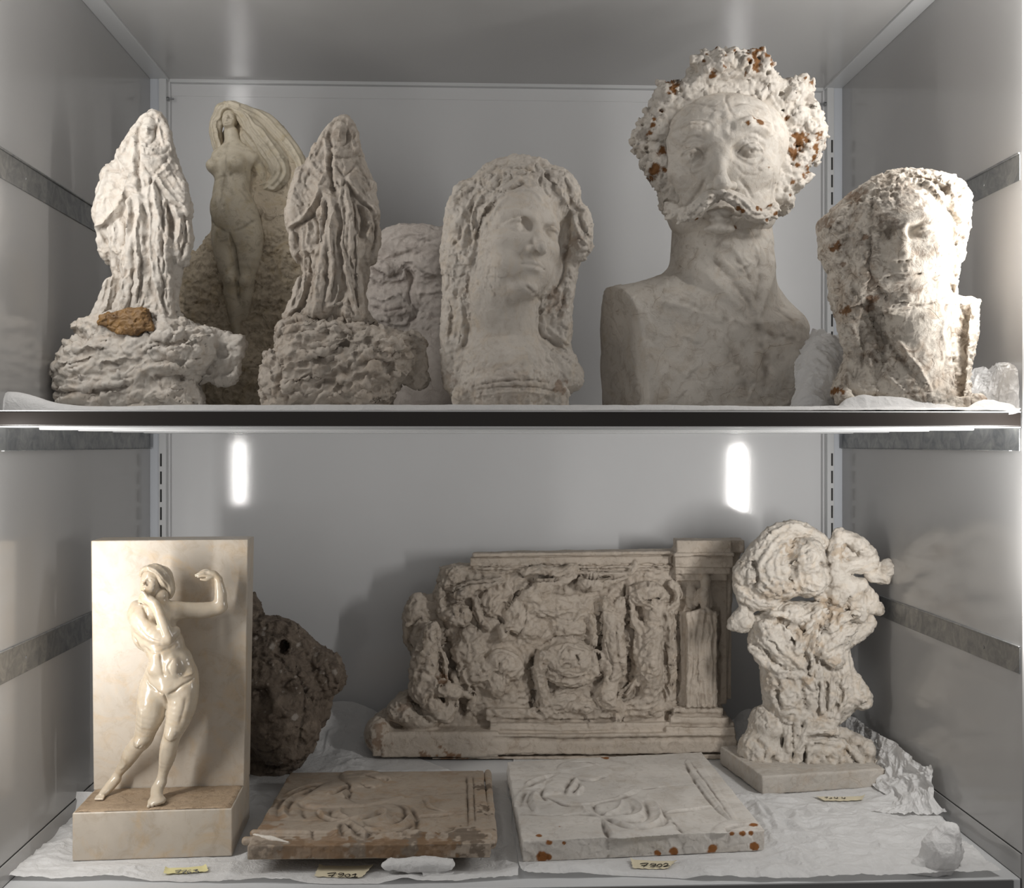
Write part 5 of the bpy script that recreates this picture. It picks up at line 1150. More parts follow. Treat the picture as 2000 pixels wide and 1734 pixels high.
    arch = ((m.P[:, 1] > Y0(965)) | (m.P[:, 1] < Y0(200)) & (m.P[:, 0] > X0(560)) | (m.P[:, 0] > X0(1600))).astype(np.float32); org = 1 - arch
    lf = np.clip((X0(700) - m.P[:, 0]) / 80, 0, 1) * org
    m.noise(30, 1.2, 3, 4)
    sw = fbm(m.P, 70, 3, 12) * 5.0 + fbm(m.P, 30, 2, 14) * 2.2
    m.push((1 - 2 * np.abs(np.sin(sw * 2.2))) * 1.9 * org * m.front(.5)); m.normals()
    G = [[(1340,330),(1360,480),(1400,530),(1385,650),(1405,740),(1330,850)], [(1470,260),(1400,260),(1345,320),(1350,420)], [(1480,260),(1560,290),(1595,360),(1560,420)], [(1545,430),(1550,600),(1560,760),(1480,900),(1330,930)], [(1520,600),(1540,750),(1450,880)],
         [(920,620),(1000,575),(1100,580),(1180,640),(1200,720),(1150,760)], [(920,630),(900,720),(920,820),(930,900),(980,950)], [(940,760),(1040,780),(1150,770)], [(1000,840),(1080,810),(1180,850),(1210,920)], [(1000,930),(1060,870),(1150,880)],
         [(830,240),(920,215),(1020,250),(1060,220)], [(640,320),(660,400),(640,450)], [(700,310),(690,400),(660,450)], [(430,240),(420,330),(410,420)], [(720,680),(780,640),(820,700),(760,780)], [(1190,400),(1200,560),(1200,700)], [(1330,420),(1345,600),(1340,780)],
         [(1640,430),(1640,880)], [(1700,430),(1705,880)], [(1770,430),(1770,880)], [(450,500),(460,620),(520,740),(560,830)], [(860,640),(850,740),(870,860)], [(1100,250),(1200,240),(1340,240)]]
    m.strands([c(g) for g in G], 6.0, 1.8, reach=17, seed=7, noise_amt=1.3, sharp=1.0)
    B = [([(1330,310),(1340,450),(1340,560),(1355,700),(1345,790),(1300,870)], 11, -26), ([(1600,300),(1610,400),(1590,450)], 10, -18), ([(1420,385),(1470,370),(1510,345)], 9, -20), ([(1200,400),(1205,560),(1200,680),(1210,760),(1180,800)], 10, -22), ([(890,640),(860,720),(880,830),(870,900),(920,950)], 14, -26),
         ([(900,620),(1000,565),(1120,575),(1200,650),(1210,740)], 10, -14), ([(720,440),(760,380),(830,310),(880,270)], 16, -20), ([(700,470),(740,520),(790,570)], 13, -26), ([(800,570),(840,470),(830,400)], 9, -10), ([(430,490),(450,620),(480,720),(530,800),(600,850)], 14, -26),
         ([(300,470),(250,560),(270,640)], 16, -18), ([(400,520),(420,620),(410,760)], 12, -18), ([(410,740),(440,760),(430,780)], 14, -20), ([(500,880),(530,930),(520,960)], 16, -24), ([(260,850),(300,900),(370,960)], 12, -18), ([(800,235),(830,270),(900,275),(1000,270),(1050,240)], 8, -16), ([(1090,255),(1200,265),(1330,262)], 8, -14),
         ([(480,330),(540,300),(620,290),(720,278)], 9, -14), ([(400,300),(440,330),(480,340)], 11, -14), ([(560,380),(590,460),(600,540)], 8, -12), ([(600,350),(640,460),(700,480)], 8, -10), ([(1590,440),(1600,700),(1590,900)], 10, -16), ([(1790,430),(1790,700),(1780,900)], 14, -20), ([(1520,430),(1525,600),(1540,780)], 8, -10),
         ([(650,960),(900,970),(1250,965),(1500,960)], 9, -14), ([(680,1035),(1000,1045),(1500,1040),(1850,1035)], 10, -14), ([(700,1000),(1000,1010),(1250,1005)], 7, 7), ([(1540,935),(1830,940)], 8, -10), ([(1520,980),(1850,985)], 8, -10), ([(650,1125),(900,1120),(1300,1125),(1840,1110)], 6, -8), ([(500,1140),(800,1155),(1200,1150),(1700,1135)], 5, -8),
         ([(1010,700),(1040,690),(1060,700)], 8, -12), ([(940,690),(960,720),(1000,730)], 8, -12), ([(1080,640),(1100,690)], 7, -12), ([(980,740),(1060,760),(1140,740)], 8, -10), ([(1300,860),(1305,800),(1290,880)], 9, -18), ([(1650,160),(1850,160)], 6, -8), ([(1220,560),(1260,700),(1250,760)], 6, -9), ([(1280,480),(1290,640),(1320,760)], 6, -9)]
    m.flow(430, (X0(260), X0(1600), Y0(215), Y0(955)), 30, 2.3, 2.5, 8, 40, 1.3, 5.0, gr=.45)
    m.flow(60, (X0(1600), X0(1790), Y0(440), Y0(880)), 40, 2.2, 1.8, 3, 80, pi / 2, .5)
    m.strokes(STK(c, B), fp=.35, gain=1.5, gr=.6); m.facet(11, 1.1, 7, mask=.35 + .65 * org + .6 * lf); m.normals(); m.noise(8, .9, 3, 9, mask=.5 + .5 * org)
    m.noise(26, 3.0, 3, 22, mask=lf); m.normals()
    m.spots([(c([p])[0] + (r / K, st)) for p, r, st in (((460,1130),40,.8), ((520,1160),30,.7), ((120,1060),40,.6), ((350,1130),26,.7), ((820,1178),26,.7), ((1000,1178),20,.6), ((240,900),30,.4), ((430,760),26,.7), ((1240,1180),18,.7), ((700,1165),26,.4), ((130,1000),30,.5), ((1500,1160),16,.5))], rough=1.0)
    m.P[:, 1] = np.minimum(m.P[:, 1], by); m.normals()
    m.out('relief_body', M_RELIEF, root, fr)
@build
def swirling_group():
    c = CR(1400, 1000, 2.99); K = c.k
    ang = radians(9.0); L, D, H = 0.197, 0.160, 0.0276
    a = floor_pt(1489, 1553, ZFLOOR + .003)
    root = empty('swirling_figure_group', (a[0], a[1], ZFLOOR + .003), ang)
    tag(root, 'white plaster group of swirling entwined figures on a square base', 'sculpture')
    # square base, slightly rough
    n = (70, 66, 10); mmx = 1000
    s = Sculpt(-6, L * mmx + 6, -D * mmx - 6, 6, -1, H * mmx + 8, 1.6)
    s.field(lambda X, Y, W: np.maximum(np.maximum(abs(X - L * 500) - L * 500, abs(Y + D * 500) - D * 500), abs(W - H * 500 - .2) - H * 500) + 0 * (X + Y + W), 0)
    m = s.mesh(); m.relax(2, .4); m.noise(22, .9, 4, 3); m.facet(12, .5, 2); m.normals(); m.out('square_base', M_WHITE, root, (0, 0, .001)) if False else None
    V = np.stack([m.P[:, 0] / 1000, -m.P[:, 1] / 1000, np.maximum(m.P[:, 2], 0) / 1000], 1)
    mesh_obj('square_base', V, m.Q.copy(), M_WHITE, root, True, {'stain': m.stain, 'grime': m.grime})
    zc = 1.695; s_ = zc / FPX
    p = world_pt(1590, 867 + (CAMZ - ZFLOOR - .003 - H) * FPX / zc, zc); by = 867 + (CAMZ - ZFLOOR - .003 - H) * FPX / zc
    from mathutils import Matrix
    fo = empty('group_body', (0, 0, 0)); fo.parent = root; fo.location = Matrix.Rotation(-ang, 3, 'Z') @ (bpy_vec(p) - root.location); fo.rotation_euler = (0, 0, -TH - ang)
    fr = (1590, by, s_)
    s = Sculpt(1412, 1752, 1008, by + 14, -84, 92, 2.3); E, C = helpers(s, c)
    # trunk
    O = [(255,860),(262,1000),(275,1120),(330,1200),(400,1260),(640,1290),(720,1220),(800,1150),(860,1125),(885,1080),(880,1040),(815,950),(785,860),(765,790),(800,700),(740,560),(600,520),(350,520),(200,620),(185,760),(230,850)]
    s.pillow(c(O), 46, 46, w=0, edge=34, power=.55)
    # upper left: bowed body wrapped in hair
    C([(150,360,10,58),(130,430,8,40),(180,500,10,56),(300,520,14,50)], 8); C([(160,320,8,50),(250,220,12,60),(330,140,10,64),(430,105,6,60),(520,120,4,46),(600,165,0,38)], 14)
    E(330, 330, 14, 190, 190, 48, 12); E(500, 260, 22, 110, 120, 44, 10); E(520, 400, 20, 100, 90, 40, 10); C([(560,160,0,46),(620,190,-4,40),(670,200,0,40)], 8)
    C([(130,400,4,30),(170,560,4,44),(110,640,4,42),(80,665,4,24)], 8); E(150, 640, 2, 70, 60, 24, 6)
    C([(560,250,10,40),(590,330,8,40),(590,420,6,50)], 8)
    # upper right: bent arm, hand, small head
    C([(705,138,8,40),(690,220,10,44),(672,300,10,46),(700,390,8,60)], 8); C([(715,125,8,30),(800,170,10,42),(870,230,8,44),(900,300,6,42),(880,340,6,20)], 7); C([(870,300,4,46),(790,310,6,46),(720,310,4,44)], 8); E(760, 250, -14, 90, 90, 16, 8)
    C([(880,330,6,26),(900,370,6,36),(960,370,6,36)], 5); E(985, 325, 8, 48, 52, 20, 5); E(960, 380, 6, 46, 34, 18, 4)
    s.ell(c([(745, 245)])[0] + (24,), (36 / K, 48 / K, 26), 4, 'sub'); E(745, 250, -16, 50, 60, 14, 4)
    C([(700,400,8,50),(770,420,10,50),(830,440,8,40),(800,480,10,40)], 8); E(835, 425, 10, 34, 44, 18, 6); E(760, 470, 0, 90, 70, 30, 10); E(820, 560, -4, 70, 90, 26, 10)
    C([(880,470,6,34),(890,540,8,36),(850,600,8,40),(890,640,4,36),(830,700,8,40),(740,750,10,44)], 8); E(935, 560, 4, 34, 44, 18, 4); E(915, 500, 4, 26, 26, 12, 4)
    C([(600,480,6,40),(700,500,8,44),(790,560,8,44)], 8)
    # rope-like limbs crossing the front
    C([(560,560,46,26),(500,640,48,26),(450,720,46,26),(430,800,44,22)], 5); C([(600,560,46,22),(560,660,50,24),(520,760,50,26),(500,860,48,22),(500,950,44,18)], 5); C([(300,580,40,24),(420,600,44,24),(520,590,44,20)], 5)
    C([(250,640,34,26),(290,720,40,26),(370,800,42,26),(460,880,44,24),(520,980,42,20)], 6); C([(360,620,42,22),(400,700,46,22),(420,780,46,18)], 4); C([(200,780,18,30),(260,860,30,28),(360,900,40,26),(470,940,42,22),(530,1020,40,18)], 6)
    C([(760,660,38,28),(680,720,44,28),(600,780,48,28),(560,830,46,22)], 6); C([(780,580,34,26),(700,600,42,26),(620,660,46,24)], 5); E(640, 840, 48, 60, 50, 16, 5); E(420, 560, 36, 60, 40, 14, 6)
    # scroll knot
    s.caps([c([(400 + 50 * cos(t), 1040 + 58 * sin(t))])[0] + (44 - t * 1.5, 18 / K) for t in np.linspace(0.2, 5.4, 14)], 3); E(405, 1045, 40, 20, 22, 8, 3)
    C([(560,900,46,22),(560,1000,48,22),(570,1120,46,20)], 4); C([(650,880,46,20),(640,1000,48,22),(620,1150,44,20)], 4); C([(700,900,42,22),(690,1050,46,26),(660,1180,42,22)], 5); C([(790,960,28,30),(850,1080,24,34),(820,1110,26,30)], 6)
    # pedestal block, steps and rubble below
    def blk(x0, y0, x1, y1, w0, w1, k=3):
        xa, xb = 1400 + x0 / K, 1400 + x1 / K; ya, yb = 1000 + y0 / K, 1000 + y1 / K
        s.field(lambda X, Y, W: np.maximum(np.maximum(abs(X - (xa + xb) / 2) - (xb - xa) / 2, abs(Y - (ya + yb) / 2) - (yb - ya) / 2), abs(W - (w0 + w1) / 2) - (w1 - w0) / 2) + 0 * (X + Y + W), k)
    blk(490, 1180, 665, 1290, 0, 52); blk(480, 1300, 690, 1580, 0, 62); C([(480,1300,58,12),(580,1290,60,12),(670,1300,58,12)], 3); C([(500,1250,54,10),(580,1240,56,10),(660,1250,54,10)], 3)
    C([(390,1180,30,24),(385,1300,40,24),(375,1420,44,26),(340,1530,44,26)], 6); C([(500,1190,46,22),(450,1330,52,22),(410,1450,52,22),(370,1540,48,22)], 6); C([(440,1200,40,20),(430,1350,46,20)], 4)
    E(300, 1250, -6, 110, 120, 44, 10); E(260, 1400, 0, 130, 130, 54, 12); E(220, 1380, 10, 70, 70, 24, 8); E(280, 1490, 30, 80, 50, 30, 8); E(330, 1450, 26, 60, 60, 30, 8); E(450, 1520, 20, 200, 60, 60, 10)
    C([(700,1290,10,40),(760,1300,14,36),(800,1350,16,40)], 6); C([(690,1310,40,20),(740,1370,44,22),(800,1430,44,20)], 5); E(780, 1430, 10, 120, 110, 50, 12); E(850, 1370, 20, 50, 60, 30, 8); E(790, 1320, 16, 50, 40, 26, 6); E(850, 1480, 26, 70, 50, 34, 8)
    m = s.mesh(); m.P[:, 1] = np.minimum(m.P[:, 1], by + 10); m.normals(); m.noise(24, 1.2, 3, 2)
    G = [[(600,170),(480,110),(350,130),(260,220),(220,330),(280,450)], [(560,180),(450,150),(360,210),(330,320),(380,420)], [(120,360),(200,280),(280,180),(400,90)], [(110,430),(170,500),(280,530),(420,510),(560,440)], [(170,300),(150,400),(220,500),(360,540)], [(500,240),(420,300),(440,400),(540,440)],
         [(560,560),(500,650),(450,760)], [(600,560),(560,680),(510,800),(500,950)], [(250,600),(280,720),(380,820),(500,920),(540,1030)], [(340,600),(400,700),(430,800)], [(790,560),(700,620),(620,680)], [(780,660),(680,730),(580,800)], [(200,780),(280,880),(420,930),(530,1010)],
         [(560,880),(560,1000),(570,1150)], [(620,880),(610,1000),(600,1160)], [(680,880),(680,1020),(640,1180)], [(740,820),(760,950),(820,1060)], [(500,1190),(440,1340),(390,1480)], [(400,1180),(390,1320),(360,1500)], [(490,1240),(580,1230),(670,1240)], [(300,960),(290,1060),(310,1150)]]
    m.strands([c(g) for g in G], 7.0, 1.9, reach=24, seed=5, noise_amt=1.5); m.noise(20, 2.2, 4, 31, ridged=True); m.normals()
    m.flow(260, (1420, 1740, 1015, by), 34, 2.4, 2.4, 21, 48, 1.2, 4.5, gr=.35)
    B = [([(410,200),(390,260),(410,330),(390,400)], 22, -26), ([(560,280),(600,310),(640,300)], 14, -18), ([(300,620),(360,620),(410,680),(400,760)], 18, -30), ([(480,800),(490,900),(500,930)], 12, -28), ([(440,640),(470,700),(440,780)], 12, -22), ([(560,640),(540,760),(540,860)], 12, -26), ([(640,560),(600,620),(580,700)], 14, -24),
         ([(560,820),(580,860),(620,890)], 10, -20), ([(250,780),(320,860),(420,900)], 12, -20), ([(550,960),(545,1060),(555,1150)], 9, -22), ([(600,940),(600,1040),(600,1140)], 8, -18), ([(650,960),(690,1020),(650,1120)], 12, -18), ([(330,960),(320,1060),(350,1120)], 14, -20), ([(460,960),(480,1060),(500,1140)], 12, -16),
         ([(480,1280),(580,1270),(670,1280)], 8, -14), ([(520,1350),(500,1420),(560,1420),(520,1360)], 8, -8), ([(600,1350),(570,1390),(620,1420),(650,1370),(610,1330)], 8, 9), ([(580,1360),(590,1400),(630,1430)], 6, -8), ([(650,1350),(660,1420),(620,1450)], 7, -8), ([(290,1380),(320,1430),(300,1470)], 20, -26), ([(200,1300),(250,1340),(240,1400)], 16, -16),
         ([(700,1340),(750,1400),(770,1450)], 12, -22), ([(780,1330),(830,1380),(820,1440)], 12, -16), ([(480,1480),(580,1470),(700,1480)], 9, 8), ([(860,560),(880,600),(850,640)], 12, -16), ([(760,480),(740,560),(780,600)], 14, -20), ([(180,260),(200,360),(190,440)], 12, -18), ([(630,440),(640,520),(600,560)], 16, -26), ([(100,520),(180,560),(190,620)], 14, -14)]
    m.strokes(STK(c, B), fp=.3, gain=1.8, gr=.5); m.facet(11, 1.4, 4); m.normals(); m.noise(7, .7, 3, 8); m.normals()
    st = [((700,240),44,.45), ((400,450),60,.25), ((450,700),50,.35), ((640,580),60,.45), ((640,530),50,.35), ((400,210),50,.35), ((300,460),60,.3), ((700,1350),40,.3), ((560,620),40,.35), ((490,950),30,.4), ((340,610),40,.35), ((640,830),30,.35), ((560,1160),30,.25), ((530,740),50,.3)]
    m.spots([(c([p])[0] + (r / K, q)) for p, r, q in st], rough=1.0)
    m.out('entwined_figures', M_SWIRL, fo, fr)
M_SWIRL = plaster('warm_white_plaster', (0.61, 0.565, 0.505), dirt=(0.30, 0.24, 0.18), dirt_amt=0.5, warm=(0.55, 0.42, 0.28), warm_amt=0.45, rust=(0.42, 0.27, 0.13))

def plate(name, label, corners, z_top, thick, mat, c, regions, strokes, h=1.15, seed=0, lift=0.0, rough_edge=1.6, spots=(), rim=None, extra=None, grime=()):
    """a flat relief lying on the shelf; corners are picture points of the top face (back left, back right, front right, front left)"""
    P = [floor_pt(x, y, z_top) for x, y in corners]
    ctr = sum(P) / 4
    loc = lambda q: ((q[0] - ctr[0]) * 1000, -(q[1] - ctr[1]) * 1000)
    PL = [loc(p) for p in P]
    ph = lambda L: [loc(floor_pt(x, y, z_top)) for x, y in c(L)]
    root = empty(name, (ctr[0], ctr[1], z_top - thick)); tag(root, label, 'relief')
    xs = [p[0] for p in PL]; ys = [p[1] for p in PL]; T = thick * 1000
    s = Sculpt(min(xs) - 10, max(xs) + 10, min(ys) - 10, max(ys) + 10, -3, T + 16, h)
    X, Y = np.meshgrid(s.ax[0], s.ax[1], indexing='ij'); d = poly_sdf(X, Y, PL) + 2.0
    s.F = np.maximum(np.maximum(d[:, :, None], s.ax[2][None, None, :] - T), -s.ax[2][None, None, :])
    s.F = s.F.astype(np.float32)
    for R in regions:     # (outline, height, edge[, power])
        pts = ph(R[0]); s.pillow(smooth_poly(pts, 3, True), R[1] * .48, 3, w=T - .5, edge=R[2], power=(R[3] if len(R) > 3 else .6), k=.8)
    if extra: extra(s, ph, T)
    m = s.mesh(); m.relax(1, .4)
    side = (1 - np.clip(m.N[:, 2], 0, 1)) * (m.P[:, 2] > .8)
    m.noise(22, rough_edge, 3, seed + 2, mask=side, aniso=(2, 1, 1)); m.facet(10, rough_edge * .25, seed + 4, mask=side); m.normals()
    m.strokes([(ph(q[0]), q[1] * .85, q[2]) + tuple(q[3:]) for q in strokes], fp=.5, wob=.6, gain=.85, gr=.9)
    m.noise(14, .35, 4, seed + 7); m.normals()
    if spots: m.spots([(ph([p])[0] + (r,) + ((q,) if q else ())) for p, r, q in spots], rough=.6)
    if grime: m.spots([(ph([p])[0] + (r, q)) for p, r, q in grime], 'grime', 1.0)
    if lift:
        m.P[:, 2] += (m.P[:, 1] - min(ys)) / (max(ys) - min(ys)) * lift * 1000
    V = np.stack([m.P[:, 0] / 1000, -m.P[:, 1] / 1000, m.P[:, 2] / 1000], 1)
    mesh_obj('relief_slab', V, m.Q.copy(), mat, root, True, {'stain': m.stain, 'grime': m.grime})
    return root, ph, loc
M_BROWN = plaster('brown_plaster', (0.39, 0.325, 0.26), dirt=(0.15, 0.105, 0.07), dirt_amt=0.4, warm=(0.33, 0.215, 0.12), warm_amt=0.6, bump=0.12, crack=0.25, rough=0.5, rust=(0.24, .13, .055))
M_SLABW = plaster('pale_slab_plaster', (0.67, 0.635, 0.59), dirt=(0.3, 0.25, 0.21), dirt_amt=0.4, warm=(0.48, 0.41, 0.33), warm_amt=0.4, bump=0.2, crack=0.25, rust=(0.28, 0.11, 0.03))
@build
def brown_plate():
    c = CR(470, 1490, 3.9216)
    R = [([(750,110),(790,78),(900,72),(1050,75),(1100,98),(1150,112),(1160,140),(1105,160),(1090,185),(1020,208),(960,205),(900,205),(850,218),(800,165),(760,135)], 7, 9),
         ([(755,110),(790,78),(900,70),(1050,74),(1060,95),(980,110),(960,130),(880,135),(800,140)], 10, 7),
         ([(640,172),(700,152),(790,158),(830,195),(835,240),(820,290),(900,345),(1000,338),(1200,288),(1265,290),(1200,322),(1050,372),(800,387),(600,387),(480,372),(450,345),(480,300),(540,240),(600,190)], 8, 12),
         ([(370,262),(500,190),(640,168),(540,240),(480,300),(455,345),(470,390),(400,470),(200,465),(225,390),(290,310)], 5, 12),
         ([(600,385),(800,390),(1060,350),(1180,352),(1310,378),(1340,470),(1358,560),(1320,622),(1000,652),(850,668),(690,655),(700,600),(730,520),(800,495),(700,480),(620,440)], 8, 16),
         ([(1730,92),(1760,82),(1845,85),(1880,540),(1740,540)], 3.5, 4, .4), ([(1500,642),(1600,585),(1750,542),(1910,540),(1915,645)], 4, 10)]
    S = [([(350,260),(450,210),(560,180),(640,170)], 5, 2.5), ([(380,275),(500,215),(600,190)], 4, -2.5), ([(400,285),(480,250),(560,220)], 4, 2.5), ([(480,270),(540,230),(600,200)], 4, -2.5), ([(800,160),(830,190),(830,240)], 4, -3), ([(830,190),(780,220),(700,260),(660,290)], 5, 3), ([(820,210),(760,250),(700,285)], 3.5, -3.5), ([(830,240),(780,275),(800,315)], 5, 3), ([(845,230),(830,290),(800,318)], 3.5, -3),
         ([(290,300),(240,380),(215,460)], 7, 3), ([(360,290),(290,370),(290,470)], 7, -3.5), ([(400,290),(340,350),(330,440),(370,470)], 6, 3.5), ([(420,300),(370,380),(370,440)], 5, -3), ([(270,320),(230,390)], 5, -3), ([(480,390),(480,440),(500,470)], 4, -2),
         ([(455,345),(480,372),(600,390),(800,390),(1000,375),(1100,345)], 4.5, -4.5), ([(850,300),(1000,300),(1150,285)], 4, -2), ([(600,400),(650,460),(760,490),(810,495)], 6, 4), ([(590,410),(610,460),(700,495)], 4, -3.5), ([(700,410),(690,460),(770,485)], 5, -3), ([(770,400),(760,450),(820,480)], 5, 3),
         ([(820,490),(900,490),(1000,470),(1080,430),(1120,440),(1100,490),(1000,520),(920,520)], 7, 5), ([(840,510),(950,500),(1050,460),(1090,455)], 4, -4), ([(930,530),(960,590),(1100,590),(1250,540),(1300,460)], 7, 4.5), ([(1000,560),(1120,560),(1230,510),(1270,430)], 5, -4), ([(1050,540),(1150,520),(1200,460)], 5, 3.5), ([(960,610),(1100,620),(1250,590),(1330,530)], 5, -4), ([(1180,360),(1250,400),(1260,470)], 6, -2.5),
         ([(780,520),(810,580),(850,640)], 5, 3.5), ([(800,520),(850,580),(900,640)], 5, -4), ([(830,520),(900,580),(960,620)], 5, 4), ([(780,510),(760,580),(780,640)], 6, -6), ([(730,560),(750,600),(730,650)], 6, 4), ([(900,620),(950,640),(1000,620)], 7, -6), ([(1300,370),(1340,450),(1350,560),(1320,620)], 4.5, -4), ([(1230,640),(1300,620),(1380,630)], 4, 3), ([(690,660),(800,660),(900,650)], 5, 3),
         ([(180,485),(400,490),(600,490),(740,495)], 3, -2), ([(1345,462),(1450,460),(1600,445),(1720,430)], 3.5, -4), ([(1345,450),(1500,440),(1700,425)], 3, 2), ([(1270,290),(1450,268),(1730,250)], 2.5, -1.5), ([(1400,300),(1440,380),(1560,410),(1650,425)], 3, -1.6), ([(1440,290),(1460,360),(1540,400)], 3, 1.5), ([(1780,100),(1795,530)], 2, -2.5), ([(1730,100),(1742,540)], 3, -4), ([(545,590),(548,620),(560,650)], 3, -3),
         ([(960,110),(1000,120),(1050,140)], 4, -4), ([(1060,130),(1110,150),(1140,130)], 4, -4), ([(930,180),(960,200),(1000,205)], 4, -3), ([(760,95),(820,90),(880,80),(960,85),(1040,80)], 3, -3, 'ridge'), ([(800,110),(860,105),(940,100)], 3, -3), ([(1500,640),(1580,585),(1680,560),(1840,560)], 4, -3), ([(1560,640),(1650,600),(1740,580),(1890,572)], 4, -3), ([(1600,560),(1640,545),(1620,570)], 3, -2)]
    def extra(s, ph, T):
        # stepped moulding along the front and right edges
        a, b, cc_ = ph([(100,610)])[0], ph([(1900,640)])[0], ph([(1862,55)])[0]
        s.caps([(a[0], a[1] - 2, T + .5, 5), (b[0], b[1] - 2, T + .5, 5)], 2); s.caps([(a[0] - 8, a[1] + 9, T - 5, 5.5), (b[0] + 4, b[1] + 10, T - 5, 5.5)], 2); s.caps([(b[0] + 6, b[1], T - 4, 5), (cc_[0] + 6, cc_[1], T - 4, 5)], 2)
    root, ph, loc = plate('brown_relief_plate', 'brown relief plate of a seated draped woman in profile, label 7901 before it', [(565,1508),(946,1504),(962,1668),(480,1672)], ZFLOOR + .024, .017, M_BROWN, c, R, S, seed=1, lift=.012, extra=extra,
          grime=[((300,700),25,.5), ((900,690),25,.5), ((1700,640),30,.7), ((1880,400),14,.8), ((1885,200),14,.8), ((1300,690),25,.6), ((200,350),14,.6)], spots=[((150,560),22,.6), ((250,470),14,.5), ((330,150),12,.5), ((700,690),30,.6), ((1100,700),26,.6), ((1500,690),26,.6), ((1600,80),14,.3), ((500,690),26,.5)])
    # chipped white plaster crack at the front left corner
    t = NT('fresh_plaster'); t.b.inputs['Base Color'].default_value = (.62, .58, .52, 1); t.b.inputs['Roughness'].default_value = .8
    z = ZFLOOR + .024 + .0115
    pts = [(x, y) for x, y in c([(90,612),(170,635),(250,655),(300,665),(365,678)])]
    s = Sculpt(-200, 0, 60, 200, 0, 50, 1.0)
    Q = [ph([((q[0] - 470) * c.k, (q[1] - 1490) * c.k)])[0] for q in pts]
    s = Sculpt(min(q[0] for q in Q) - 6, max(q[0] for q in Q) + 6, min(q[1] for q in Q) - 6, max(q[1] for q in Q) + 6, 20, 36, .8)
    s.caps([(q[0], q[1], 28.2, r) for q, r in zip(Q, (1.2, 2.0, 3.6, 2.2, 1.0))], 1); m = s.mesh(); m.noise(4, .8, 3, 2)
    mesh_obj('chipped_crack', np.stack([m.P[:, 0] / 1000, -m.P[:, 1] / 1000, m.P[:, 2] / 1000], 1), m.Q.copy(), t.m, root)

